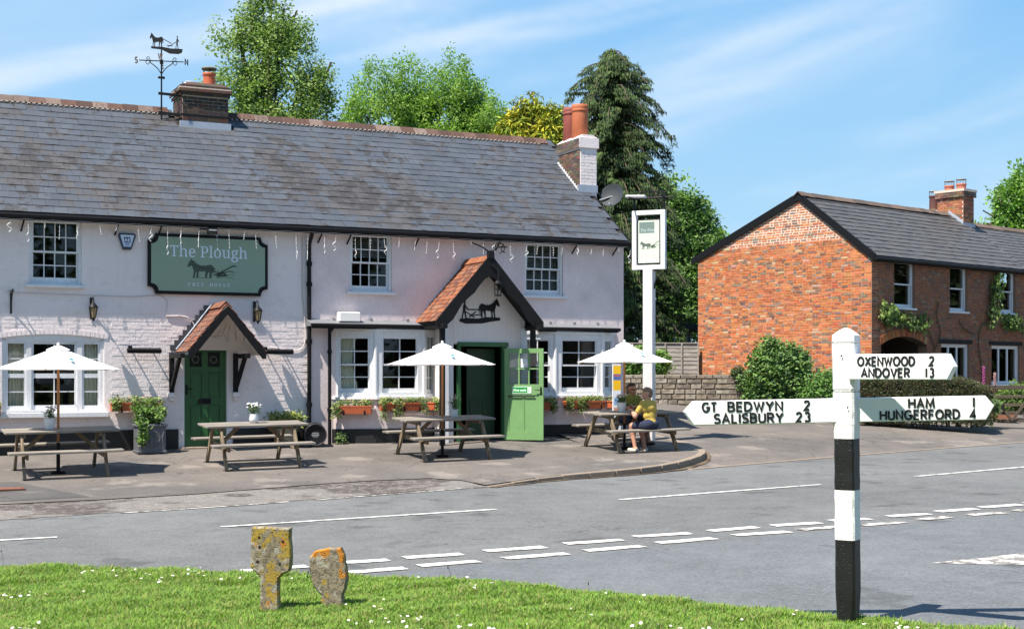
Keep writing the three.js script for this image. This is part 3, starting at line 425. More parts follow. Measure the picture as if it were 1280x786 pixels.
function sash(parent, x, y, z, ry, W, H, cols, rowsTop, rowsBot, o = {}) {
  const g = grp('window', parent, o.label); g.position.set(x, y, z); g.rotation.y = ry;
  const f = o.f ?? 0.055, b = [span(0, f, 0, H, -0.14, -0.02), span(W - f, W, 0, H, -0.14, -0.02), span(f, W - f, H - f, H, -0.14, -0.02), span(f, W - f, 0, f * 0.8, -0.14, -0.01)];
  obj('frame', b, M.white, g); const mid = f * 0.8 + (H - f * 1.8) * (rowsBot / (rowsTop + rowsBot)) + (o.mid ?? 0);
  light(g, f, W - f, mid - 0.016, H - f, -0.035, cols, rowsTop, 0.035, 0.02); light(g, f, W - f, f * 0.8, mid + 0.016, -0.078, cols, rowsBot, 0.035, 0.02, M.white, o.rail ?? 0.06);
  if (o.sill) { const s = obj('sill', [rbox(W + 0.14, 0.055, 0.2, W / 2, -0.028, 0.0)], M.white, g); s.userData.label = 'white painted window sill'; }
  if (o.blind) { const s = []; for (let yy = o.blind[0]; yy < H - f; yy += 0.042) s.push(box(W - 2 * f - 0.02, 0.003, 0.03, W / 2, yy, -0.17, 0.55)); obj('blind', s, M.blind, g); }
  for (const [cx, cw, tp] of o.curtains ?? []) obj('curtain', curtainGeo(cw, H - 0.1, -0.165, 0.016, cw * 16, tp ?? 0).translate(cx, H / 2, 0), M.curtain, g);
  return g;
}
sash(pub, -3.18, 3.175, -0.02, 0, 0.97, 1.27, 4, 2, 2, { sill: true, rail: 0.1, label: 'upper left sash window' });
sash(pub, 3.195, 3.2, -0.0, 0, 0.945, 1.245, 4, 2, 2, { sill: true, rail: 0.09, blind: [0.75], label: 'upper middle sash window with a blind' });
sash(pub, 7.275, 3.22, -0.0, 0, 0.96, 1.205, 4, 2, 2, { sill: true, rail: 0.09, blind: [0.1], label: 'upper right sash window with a blind' });
{ // the broad casement under its brick arch
  const g = grp('window', pub, 'broad three-light casement window under a brick arch'); g.position.set(-3.66, 0.74, -0.03);
  const W = 1.87, H = 1.40;
  obj('frame', [span(0, 0.07, 0, H, -0.14, 0), span(W - 0.07, W, 0, H, -0.14, 0), span(0.07, W - 0.07, 0, 0.06, -0.14, 0), ext([[0.07, H - 0.05], [W - 0.07, H - 0.05], ...Array.from({ length: 13 }, (_, i) => { const t = i / 12; return [lerp(W, 0, t), H + 0.085 * 4 * t * (1 - t)]; })], 0.14).translate(0, 0, -0.14), span(0.44, 0.53, 0.06, H - 0.05, -0.139, -0.002), span(1.37, 1.46, 0.06, H - 0.05, -0.139, -0.002)], M.white, g);
  light(g, 0.07, 0.44, 0.06, 0.70, -0.02, 1, 2, 0.04, 0.02, M.white, 0.07); light(g, 0.07, 0.44, 0.70, H - 0.05, -0.02, 1, 2, 0.04);
  light(g, 0.53, 1.37, 0.06, 0.70, -0.03, 2, 2, 0.045, 0.02, M.white, 0.08); light(g, 0.53, 1.37, 0.70, H - 0.05, -0.03, 2, 2, 0.045);
  light(g, 1.46, W - 0.07, 0.06, 0.70, -0.02, 1, 2, 0.04, 0.02, M.white, 0.07); light(g, 1.46, W - 0.07, 0.70, H - 0.05, -0.02, 1, 2, 0.04);
  obj('sill', rbox(W + 0.12, 0.09, 0.26, W / 2, -0.045, 0.06), M.white, g);
  obj('curtain', [curtainGeo(0.34, H - 0.1, -0.24, 0.022, 5).translate(0.27, H / 2, 0), curtainGeo(0.34, H - 0.1, -0.24, 0.022, 5).translate(W - 0.25, H / 2, 0)], M.curtain, g);
}
// ---- the front door under its tiled hood ----
{
  const d = grp('door', pub, 'closed green panelled front door'); d.position.set(-0.235, 0, -0.09); const W = 0.85, H = 2.035, z = 0;
  obj('door_frame', [span(-0.035, 0, 0, 2.06, -0.06, 0.075), span(W, W + 0.035, 0, 2.06, -0.06, 0.075), span(0, W, H, 2.06, -0.06, 0.075)], M.white, d);
  const L = [span(0, 0.12, 0.02, H, -0.05, z), span(W - 0.12, W, 0.02, H, -0.05, z), span(W / 2 - 0.06, W / 2 + 0.06, 0.2, H - 0.1, -0.05, z - 0.001)];
  for (const [a, b] of [[0.02, 0.22], [0.86, 1.0], [1.52, 1.62], [H - 0.12, H]]) L.push(span(0.12, W - 0.12, a, b, -0.05, z - 0.002)); obj('door_leaf', L, M.doorGreen, d);
  for (const x of [0.12, W / 2 + 0.06]) { for (const [a, b] of [[0.22, 0.86], [1.0, 1.52]]) obj('panel', [span(x, x + 0.245, a, b, -0.04, -0.022), rbox(0.19, b - a - 0.06, 0.014, x + 0.1225, (a + b) / 2, -0.016, 0, 0, 0, 0.006)], M.doorGreen, d); obj('pane', span(x, x + 0.245, 1.62, H - 0.12, -0.04, -0.03), C([0.02, 0.022, 0.02], 0.12), d); obj('roundel', new THREE.TorusGeometry(0.065, 0.012, 6, 18).translate(x + 0.1225, 1.765, -0.026), C([0.12, 0.13, 0.13], 0.3), d); }
  obj('letter_slot', rbox(0.26, 0.11, 0.02, W / 2 - 0.01, 0.93, 0.008), M.black, d); obj('handle', [rbox(0.045, 0.2, 0.015, 0.06, 1.16, 0.006), cyl(0.01, 0.01, V(0.06, 1.18, 0.01), V(0.06, 1.18, 0.05)), cyl(0.01, 0.01, V(0.055, 1.18, 0.05), V(0.17, 1.175, 0.05))], M.iron, d);
  obj('doorstep', rbox(1.0, 0.07, 0.3, W / 2, -0.01, 0.14, 0, 0, 0, 0.01), M.kerb, d);
}
function tiledSlope(parent, A, side, run, rise, w0, w1, nRow, nCol, tones, sw = 0) {   // tiles on one slope of a small gable roof; A = apex u, v
  const L = Math.hypot(run, rise), ang = Math.atan2(rise, run), tw = (w1 - w0) / nCol, tl = L / nRow;
  const gs = Array.from({ length: 5 }, (_, i) => shiftUV(boxUV(new THREE.BoxGeometry(tl * 1.28, 0.013, tw - 0.006, 1, 1, 2)), i * 0.23, i * 0.37)); gs.forEach((g) => { const p = g.attributes.position; for (let i = 0; i < p.count; i++) if (Math.abs(p.getZ(i)) > tw * 0.3) p.setY(i, p.getY(i) - 0.006); g.computeVertexNormals(); });
  for (let r = 0; r < nRow; r++) for (let c = 0; c < nCol; c++) {
    const s = L - (r + 0.5) * tl, u = A[0] + side * s * Math.cos(ang), v = A[1] - s * Math.sin(ang), off = 0.034;
    put('tile', pick(gs), pick(tones).m, parent, u + side * off * Math.sin(ang), v + off * Math.cos(ang) + rr(-0.003, 0.003), w0 + (c + 0.5) * tw + (r % 2 ? tw * 0.22 : -tw * 0.06), rr(-0.03, 0.03), 0, -side * (ang - 0.075 + rr(-0.012, 0.012)));
  }
}
{
  const h = grp('porch', pub, 'small gabled hood of old clay tiles over the closed door'), A = [0.36, 2.80], run = 0.75, rise = 0.90, w1 = 1.08;
  for (const s of [-1, 1]) {
    tiledSlope(h, A, s, run, rise, 0.0, w1 - 0.03, 9, 6, clayTones);
    obj('rafter_deck', ext([[A[0], A[1] - 0.005], [A[0] + s * run, A[1] - rise - 0.005], [A[0] + s * run, A[1] - rise - 0.055], [A[0], A[1] - 0.055]].slice().sort(() => 0), w1 - 0.02), M.board, h);
    obj('bargeboard', ext([[A[0], A[1] + 0.0], [A[0] + s * (run + 0.01), A[1] - rise], [A[0] + s * (run + 0.01), A[1] - rise - 0.13], [A[0] + s * (run - 0.06), A[1] - rise - 0.13], [A[0], A[1] - 0.17]], 0.035).translate(0, 0, w1 - 0.015), M.blackWood, h);
    const x = (s < 0 ? -0.5 : 0.78), b = [rbox(0.09, 0.78, 0.09, x, 1.5, 0.045), bar(V(x, 1.83, 0.0), V(x, 1.83, w1 - 0.04), 0.09, 0.085), bar(V(x, 1.18, 0.06), V(x, 1.8, w1 - 0.3), 0.085, 0.07)]; obj('bracket', b, M.blackWood, h);
    obj('corbel', [rbox(0.13, 0.1, 0.12, x, 1.06, 0.05, 0, 0, 0, 0.02), rbox(0.1, 0.08, 0.09, x, 0.98, 0.04, 0, 0, 0, 0.02)], M.wallOld, h);
  }
  for (let i = 0; i < 4; i++) obj('ridge_tile', ext([[-0.13, -0.1], [0, 0.03], [0.13, -0.1], [0.11, -0.115], [0, 0.0], [-0.11, -0.115]], 0.235).translate(A[0], A[1] + 0.07, i * 0.24), pick(clayTones.slice(0, 2)).m, h);
  for (let i = 0; i < 9; i++) obj('flashing_step', ext([[0, 0], [-0.15, 0.0], [-0.15, 0.105], [0.06, 0.105]], 0.012).translate(A[0] - run + 0.005 + (i + 0.1) * run / 9 + 0.0, A[1] - rise + 0.02 + (i + 0.2) * rise / 9, 0.012), C([0.05, 0.055, 0.065], 0.5), h);
  obj('flashing', [tube([V(A[0] - run - 0.02, A[1] - rise + 0.06, 0.05), V(A[0] - 0.5, A[1] - 0.5, 0.055), V(A[0] - 0.05, A[1] + 0.085, 0.05)], 0.018, 5, 16)], M.lead, h);
  obj('boarding', [ext([[A[0] - 0.7, 1.95], [A[0] + 0.7, 1.95], [A[0], 2.72]], 0.02).translate(0, 0, 0.012)], M.board, h);
  obj('twig_garland', [0, 1, 2, 3, 4].map((i) => tube([V(A[0] - 0.45 + i * 0.2, 2.22 + rr(-0.12, 0.1), w1 - 0.05), V(A[0] - 0.3 + i * 0.16, 2.12 + rr(-0.1, 0.1), w1 - 0.06), V(A[0] - 0.25 + i * 0.14, 2.26 + rr(-0.1, 0.05), w1 - 0.06), V(A[0] - 0.1 + i * 0.08, 2.36 + rr(-0.05, 0.1), w1 - 0.06)], 0.0035, 4)), M.stem, h);
}
// ---- the two bays and the lean-to roofs above them ----
function bay(label, pts, faces, roofU, o) {
  const b = grp('bay_window', pub, label);
  obj('bay_wall', prism([[pts[0][0], -0.02], ...pts, [pts[pts.length - 1][0], -0.02]], -0.3, 0.95), M.wallNew, b);
  const pl = pts.map(([u, w], i) => [u + (i === 0 ? -0.03 : i === pts.length - 1 ? 0.03 : i === 1 ? -0.012 : 0.012), w + (i > 0 && i < pts.length - 1 ? 0.03 : 0)]);
  obj('plinth', prism([[pl[0][0], -0.02], ...pl, [pl[pl.length - 1][0], -0.02]], -0.35, o.plinth), M.plinth, b);
  const inner = pts.map(([u, w]) => [u, w]), ring = (v0, v1, out, name) => obj(name, prism([[inner[0][0] - out, -0.02], ...inner.map(([u, w], i) => [u + (i < 1 ? -out : i > inner.length - 2 ? out : 0), w + (i > 0 && i < inner.length - 1 ? out : 0)]), [inner[inner.length - 1][0] + out, -0.02]], v0, v1), M.white, b);
  ring(0.95, 1.0, 0.06, 'sill'); ring(2.36, 2.46, 0.02, 'window_head');
  pts.forEach(([u, w], i) => { if (i < 1) return; obj('post', cyl(0.055, 0.055, V(u, 1.0, w - 0.05), V(u, 2.36, w - 0.05), 8), M.white, b); });
  faces.forEach(([i, cols, opt]) => {
    const [a, c] = [pts[i], pts[i + 1]], L = Math.hypot(c[0] - a[0], c[1] - a[1]), ry = -Math.atan2(c[1] - a[1], c[0] - a[0]), m = 0.03; const ux = (c[0] - a[0]) / L, wx = (c[1] - a[1]) / L;
    const g = sash(b, a[0] + ux * m, 1.0, a[1] + wx * m, ry, L - 2 * m, 1.36, cols, 2, 2, { f: opt?.f ?? 0.11, rail: 0.09, ...opt }); g.name = 'sash_window';
    const kids = [...g.children]; kids.forEach((k) => { k.applyMatrix4(new THREE.Matrix4().compose(g.position, new THREE.Quaternion().setFromEuler(g.rotation), V(1, 1, 1))); b.add(k); }); b.remove(g);
  });
  const r = grp('lean_to_roof', pub, 'flat lead lean-to roof over the ' + o.which + ' bay'), [u0, u1] = roofU, wf = 0.40;
  obj('roof_deck', ext([[0, 2.62], [wf, 2.50], [wf, 2.46], [0, 2.46]].map(([w, v]) => [-w, v]), u1 - u0).rotateY(Math.PI / 2).translate(u0, 0, 0), M.leadRoof, r);
  obj('gutter', [cyl(0.04, 0.04, V(u0 - 0.02, 2.475, wf + 0.02), V(u1 + 0.02, 2.475, wf + 0.03), 10), span(u0, u1, 2.41, 2.46, wf - 0.04, wf)], M.black, r);
  obj('flashing', span(o.flash[0], o.flash[1], 2.655, 2.765, 0.0, 0.022), C([0.045, 0.046, 0.055], 0.5), r);
  obj('batten', [0, 1, 2].map((i) => span(lerp(u0, u1, 0.2 + i * 0.3), lerp(u0, u1, 0.2 + i * 0.3) + 0.05, 2.5, 2.64, 0.08, 0.13)), M.leadRoof, r);
  return b;
}
bay('left-hand bay window with a cream curtain', [[2.82, 0.02], [3.66, 0.38], [4.74, 0.38], [5.18, 0.13]], [[0, 2, { curtains: [[0.3, 0.36, 0.35]] }], [1, 2, {}], [2, 2, { f: 0.07, curtains: [[0.3, 0.4]] }]], [2.26, 4.99], { plinth: 0.335, which: 'left', flash: [2.42, 4.9] });
bay('right-hand bay window beside the open door', [[7.1, 0.1], [7.88, 0.38], [9.06, 0.38], [9.6, 0.02]], [[0, 2, { curtains: [[0.2, 0.2]] }], [1, 2, {}], [2, 1, {}]], [7.45, 9.46], { plinth: 0.36, which: 'right', flash: [7.62, 8.95] });
// ---- the main porch ----
{
  const p = grp('porch', pub, 'large gabled entrance porch with orange tiles and black bargeboards'), A = [5.85, 3.86], run = 1.16, rise = 1.30, w1 = 1.32;
  for (const s of [-1, 1]) tiledSlope(p, A, s, run, rise, 0.0, w1 - 0.035, 14, 11, hotTones);
  for (let i = 0; i < 5; i++) obj('ridge_tile', ext([[-0.12, -0.1], [0, 0.035], [0.12, -0.1], [0.1, -0.115], [0, 0.0], [-0.1, -0.115]], 0.255).translate(A[0], A[1] + 0.07, i * 0.26), hotTones[i % 2].m, p);
  for (const s of [-1, 1]) {
    const q = (x, y) => [A[0] + s * x, y];
    obj('roof_deck', ext([q(0, A[1]), q(run, A[1] - rise), q(run, A[1] - rise - 0.05), q(0, A[1] - 0.05)], w1 - 0.03), M.blackWood, p);
    obj('bargeboard', ext([q(0, 3.98), q(run + 0.07, 2.58), q(run + 0.07, 2.46), q(run - 0.02, 2.44), q(0.98, 2.50), q(0.86, 2.60), q(0.76, 2.76), q(0.66, 2.92), q(0.52, 3.05), q(0.38, 3.16), q(0.26, 3.32), q(0.12, 3.47), q(0, 3.52)], 0.045).translate(0, 0, w1 - 0.02), M.blackWood, p);
    obj('post', rbox(0.1, 2.5, 0.1, A[0] + s * (s > 0 ? 1.12 : 1.06), 1.23, s > 0 ? 1.05 : w1 - 0.08, 0, 0, 0, 0.01), M.blackWood, p);
    obj('beam', rbox(0.1, 0.1, 1.45, A[0] + s * 1.1, 2.46, 0.78), M.blackWood, p);
  }
  // boarded front
  const x0 = 5.02, x1 = 6.92, n = 17, bw = (x1 - x0) / n, top = (x) => A[1] - 0.06 - Math.abs(x - A[0]) * rise / run;
  for (let i = 0; i < n; i++) { const a = x0 + i * bw + 0.003, b = x0 + (i + 1) * bw - 0.003, inDoor = b > 5.34 && a < 6.44, y0 = inDoor ? 2.12 : 0.02, pk = a < A[0] && b > A[0] ? [[A[0], top(A[0])]] : []; obj('cladding_board', ext([[a, y0], [b, y0], [b, top(b)], ...pk, [a, top(a)]], 0.022, [], 0.003).translate(0, 0, 0.745 + rr(0, 0.002)), M.board, p); }
  obj('porch_wall', [span(x0, x0 + 0.05, -0.2, 2.5, 0.02, 0.74), span(x1 - 0.05, x1, -0.2, 2.5, 0.02, 0.74), ext([[x0 + 0.01, 2.1], [x1 - 0.01, 2.1], [x1 - 0.01, top(x1)], [A[0], top(A[0])], [x0 + 0.01, top(x0)]], 0.02).translate(0, 0, 0.70)], M.board, p);
  obj('porch_floor', span(x0, x1, -0.15, 0.05, 0, 0.8), M.kerb, p);
  obj('corner_post', [rbox(0.13, 2.44, 0.06, x1 - 0.04, 1.24, 0.79), rbox(0.1, 2.44, 0.05, x0 + 0.05, 1.24, 0.79)], M.white, p);
  obj('door_frame', [span(5.33, 5.4, 0.05, 2.06, 0.70, 0.80), span(6.37, 6.44, 0.05, 2.06, 0.70, 0.80), span(5.33, 6.5, 2.06, 2.15, 0.70, 0.825)], M.doorGreen, p);
  obj('inner_door', [rbox(0.66, 1.96, 0.04, 6.02, 1.04, 0.42), rbox(0.2, 0.8, 0.02, 5.86, 0.55, 0.446), rbox(0.2, 0.8, 0.02, 6.16, 0.55, 0.446)], M.doorDark, p);
  obj('finial_iron', [tube([V(A[0] - 0.42, 4.2, w1), V(A[0] - 0.2, 4.12, w1), V(A[0], 4.02, w1 + 0.01), V(A[0] + 0.14, 4.12, w1), V(A[0] + 0.38, 4.14, w1)], 0.016, 5), tube([V(A[0] + 0.1, 4.08, w1), V(A[0] + 0.12, 4.2, w1), V(A[0] + 0.28, 4.2, w1), V(A[0] + 0.32, 4.08, w1), V(A[0] + 0.2, 4.0, w1)], 0.011, 4), tube([V(A[0] + 0.28, 4.18, w1), V(A[0] + 0.24, 4.08, w1), V(A[0] + 0.34, 4.02, w1)], 0.01, 4), rbox(0.14, 0.16, 0.09, A[0], 3.97, w1)], M.iron, p);
  // the open leaf
  const d = grp('open_door', pub, 'light green door standing open with a fire exit sign'); d.position.set(6.40, 0, 0.83); d.rotation.y = -Math.atan2(0.667, 0.745); const W = 0.86, y0 = 0.075, y1 = 2.02;
  const b = [span(0, 0.1, y0, y1, -0.045, 0), span(W - 0.1, W, y0, y1, -0.045, 0), span(0.1, W - 0.1, y1 - 0.1, y1, -0.045, -0.001), span(0.1, W - 0.1, 1.03, 1.26, -0.045, -0.001), span(0.1, W - 0.1, y0, 0.27, -0.045, -0.001), span(W / 2 - 0.012, W / 2 + 0.012, 0.27, 1.03, -0.04, -0.003)];
  for (const x of [0.1 + 0.66 / 3, 0.1 + 1.32 / 3]) b.push(span(x - 0.015, x + 0.015, 1.26, y1 - 0.1, -0.04, -0.003)); b.push(span(0.1, W - 0.1, 1.575, 1.605, -0.039, -0.005)); obj('door_leaf', b, M.doorLight, d);
  for (const [a, c] of [[0.1, W / 2 - 0.012], [W / 2 + 0.012, W - 0.1]]) obj('panel', span(a, c, 0.27, 1.03, -0.035, -0.014), M.doorLight, d);
  for (let i = 0; i < 3; i++) for (const [a, c] of [[1.26, 1.575], [1.605, y1 - 0.1]]) pane(d, 0.1 + i * 0.22 + (i ? 0.015 : 0), 0.1 + (i + 1) * 0.22 - (i < 2 ? 0.015 : 0), a, c, -0.02);
  obj('notice', span(0.36, 0.51, 1.62, 1.80, -0.016, -0.012), C([0.8, 0.8, 0.8]), d);
  obj('handle', [rbox(0.035, 0.16, 0.012, W - 0.05, 1.12, 0.006), cyl(0.009, 0.009, V(W - 0.05, 1.14, 0.01), V(W - 0.05, 1.14, 0.05)), cyl(0.009, 0.009, V(W - 0.05, 1.14, 0.05), V(W - 0.17, 1.14, 0.05)), rbox(0.6, 0.022, 0.02, 0.38, 1.0, 0.012)], M.iron, d);
  const cv = document.createElement('canvas'); cv.width = 512; cv.height = 176; const x = cv.getContext('2d'); x.fillStyle = '#eef3ee'; x.fillRect(0, 0, 512, 176); x.fillStyle = '#0c8a3c'; x.fillRect(10, 10, 492, 156); x.fillStyle = '#f4f7f4'; x.font = 'bold 88px sans-serif'; x.textBaseline = 'middle'; x.fillText('Fire exit', 24, 92); x.fillRect(408, 22, 84, 132); x.fillStyle = '#0c8a3c';
  x.beginPath(); x.arc(456, 44, 11, 0, 7); x.fill(); x.lineWidth = 13; x.strokeStyle = '#0c8a3c'; x.lineCap = 'round'; x.beginPath(); x.moveTo(450, 64); x.lineTo(444, 98); x.lineTo(460, 118); x.lineTo(452, 142); x.moveTo(444, 98); x.lineTo(426, 124); x.moveTo(450, 66); x.lineTo(430, 80); x.moveTo(452, 68); x.lineTo(474, 82); x.stroke();
  const t = new THREE.CanvasTexture(cv); t.colorSpace = THREE.SRGBColorSpace; const sg = obj('fire_exit_sign', [span(0.18, 0.6, 1.06, 1.21, 0.0, 0.006)], C([0.6, 0.62, 0.6]), d); sg.userData.label = 'green fire exit sign'; obj('sign_face', new THREE.PlaneGeometry(0.42, 0.145).translate(0.39, 1.135, 0.0085), std({ map: t, roughness: 0.5 }), d);
  obj('porch_lantern', [tube([V(A[0] - 0.02, 3.74, w1 + 0.04), V(A[0] + 0.1, 3.7, w1 + 0.06), V(A[0] + 0.14, 3.56, w1 + 0.1), V(A[0] + 0.12, 3.44, w1 + 0.1)], 0.014, 5), cyl(0.09, 0.03, V(A[0] + 0.12, 3.36, w1 + 0.1), V(A[0] + 0.12, 3.43, w1 + 0.1), 6), ...[0, 1, 2, 3, 4, 5].map((i) => { const a = i * 1.047; return cyl(0.007, 0.007, V(A[0] + 0.12 + 0.07 * Math.cos(a), 3.12, w1 + 0.1 + 0.07 * Math.sin(a)), V(A[0] + 0.12 + 0.08 * Math.cos(a), 3.36, w1 + 0.1 + 0.08 * Math.sin(a)), 5); }), cyl(0.075, 0.075, V(A[0] + 0.12, 3.10, w1 + 0.1), V(A[0] + 0.12, 3.125, w1 + 0.1), 6), cyl(0.08, 0.08, V(A[0] + 0.12, 3.23, w1 + 0.1), V(A[0] + 0.12, 3.245, w1 + 0.1), 6)], M.iron, p);
}
// ---- roof ----
const tonesOf = (T) => T.map(() => []);
const PITCH = Math.atan2(2.81, 3.79), SLOPE = Math.hypot(2.81, 3.79), EAVE = [0.29, 4.50];
{
  const roof = grp('roof', pub, 'weathered blue-grey slate roof');
  obj('roof_deck', [ext([[-0.29, 4.44], [-0.29, 4.49], [3.5, 7.30], [7.3, 4.55], [7.3, 4.45], [3.5, 7.2]], 16.78).rotateY(Math.PI / 2).translate(-7, 0, 0)], M.dark, roof);
  const rows = 19, g = SLOPE / rows, sw = 0.25, per = Math.ceil(16.78 / sw), n = V(0, Math.cos(PITCH), Math.sin(PITCH));
  const rest = tonesOf(slateTones), slateGeo = (u, s) => { const q = flat(new THREE.BoxGeometry(sw - rr(0.003, 0.006), 0.009, g * 1.35)), p = q.attributes.position, uv = q.attributes.uv; for (let i = 0; i < p.count; i++) uv.setXY(i, u + p.getX(i) + 7, s - p.getZ(i)); return q; };
  for (let r = 0; r < rows; r++) for (let c = -1; c < per; c++) {
    const u = -7 + (c + 0.5) * sw + (r % 2) * sw / 2; if (u > 9.72 + (r % 2 ? 0 : 0.1)) continue; const s = r * g + g * 0.6;
    if (r > 13 && u > 0.2 && u < 1.45 && s > SLOPE * 0.86) continue;                // under the chimney
    const w = EAVE[0] - s * Math.cos(PITCH), v = EAVE[1] + s * Math.sin(PITCH), o = 0.024 + rr(-0.003, 0.003), ti = Math.floor(R() * 5), tone = slateTones[ti];
    const rx = PITCH - 0.042 + rr(-0.01, 0.01), rz = rr(-0.006, 0.006);
    if (r < 5 && u > -3.95) put('slate', slateGeo(u, s), tone.m, roof, u, v + o * n.y, w + o * n.z, rx, 0, rz);
    else rest[ti].push(slateGeo(u, s).applyMatrix4(mtx(u, v + o * n.y, w + o * n.z, rx, 0, rz)));
  }
  rest.forEach((gs, i) => stuff(obj('slate', gs, slateTones[i].m, roof)));
  const rt = (k) => ext([[-0.19, -0.135], [-0.02, 0.02], [0.02, 0.02], [0.19, -0.135], [0.175, -0.15], [0, 0.0], [-0.175, -0.15]], 0.31, [], 0.004).rotateY(Math.PI / 2), rg = [rt(0), shiftUV(rt(1), 0.4, 0.2), shiftUV(rt(2), 0.7, 0.6)], rm = [[0.115, 0.06, 0.045], [0.14, 0.08, 0.062], [0.085, 0.046, 0.036], [0.22, 0.16, 0.135], [0.17, 0.125, 0.105]].map((c) => std({ color: lin(...c), map: tClay, bumpMap: tFine, bumpScale: 0.006, roughness: 0.95 }));
  for (let u = -7; u < 9.35; u += 0.325) if (u + 0.3 < 0.3 || u > 1.4) put('ridge_tile', pick(rg), pick(rm), roof, u + 0.003, 7.37 + rr(-0.006, 0.006), -3.5, rr(-0.03, 0.03), 0, 0);
  stuff(obj('ridge_mortar', Array.from({ length: 150 }, (_, i) => { const u = -6.95 + i * 0.109; return u > 0.2 && u < 1.42 ? null : box(0.06, 0.04, 0.03, u, 7.205, -3.29, 0.6); }).filter(Boolean), C([0.3, 0.27, 0.24], 1), roof));
  obj('verge_board', ext([[-0.27, 4.38], [-0.27, 4.48], [3.5, 7.28], [3.5, 7.16]], 0.05).rotateY(Math.PI / 2).translate(9.80, 0, 0), M.blackWood, roof);
  obj('gutter', [cyl(0.052, 0.052, V(-7, 4.44, 0.31), V(9.86, 4.44, 0.31), 10), span(-7, 9.8, 4.36, 4.5, 0.23, 0.255)], M.black, pub);
  obj('soffit', [span(-7, 9.8, 4.44, 4.46, 0.0, 0.23)], C([0.5, 0.46, 0.46]), pub);
  for (const u of [-3.28, -1.55, -0.72, 2.55, 3.18, 4.7, 6.6, 8.5, 9.55]) obj('gutter_bracket', bar(V(u, 4.42, 0.25), V(u - 0.04, 4.17, 0.01), 0.022, 0.03), M.black, pub);
}
obj('drainpipe', [cyl(0.042, 0.042, V(2.31, 4.1, 0.075), V(2.31, 0.02, 0.075), 10), tube([V(2.31, 4.42, 0.31), V(2.31, 4.3, 0.24), V(2.31, 4.16, 0.09), V(2.31, 4.05, 0.075)], 0.042, 8), ...[3.7, 3.28, 2.1, 0.8].map((v) => cyl(0.06, 0.06, V(2.31, v, 0.075), V(2.31, v + 0.09, 0.075), 10))], M.black, pub, 'black drainpipe on the main wall');
obj('drainpipe', [cyl(0.036, 0.036, V(2.72, 2.42, 0.16), V(2.72, -0.02, 0.16), 10), tube([V(2.72, 2.45, 0.40), V(2.72, 2.40, 0.3), V(2.72, 2.34, 0.16)], 0.036, 8), ...[1.9, 0.7].map((v) => cyl(0.05, 0.05, V(2.72, v, 0.16), V(2.72, v + 0.07, 0.16), 10))], M.black, pub, 'black drainpipe beside the left bay');
// ---- chimneys ----
function brickFaces(parent, u0, u1, v0, v1, w0, w1, faces, cols, single, m = M.brick) {      // individual bricks on the faces of a stack
  const H = 0.075, out = [], add = (g) => out.push(g);
  for (let r = 0, v = v0; v < v1 - 0.03; v += H, r++) for (const f of faces) {
    const along = f === 'f' || f === 'b' ? [u0, u1] : [w0, w1]; let x = along[0];
    const L = []; if (r % 2) L.push(0.112); while (x + (L.length ? 0 : 0) < along[1] && L.length < 20) { L.push(0.23); x += 0.23; }
    x = along[0]; for (const l0 of L) { const l = Math.min(l0, along[1] - x); if (l < 0.04) break; const c = pick(cols).map((k) => k * rr(0.75, 1.25)), d = rr(0.008, 0.014), g = tint(box(l - 0.01, H - 0.01, 0.03), c); const cx = x + l / 2, cy = v + H / 2; if (f === 'f') g.translate(cx, cy, w1 + d - 0.015); else if (f === 'l') g.rotateY(-Math.PI / 2).translate(u0 - d + 0.015, cy, cx); else g.rotateY(Math.PI / 2).translate(u1 + d - 0.015, cy, cx); add(g); x += l; }
  }
  if (single) out.forEach((g) => obj('brick', g, m, parent)); else stuff(obj('brick', out, m, parent));
}
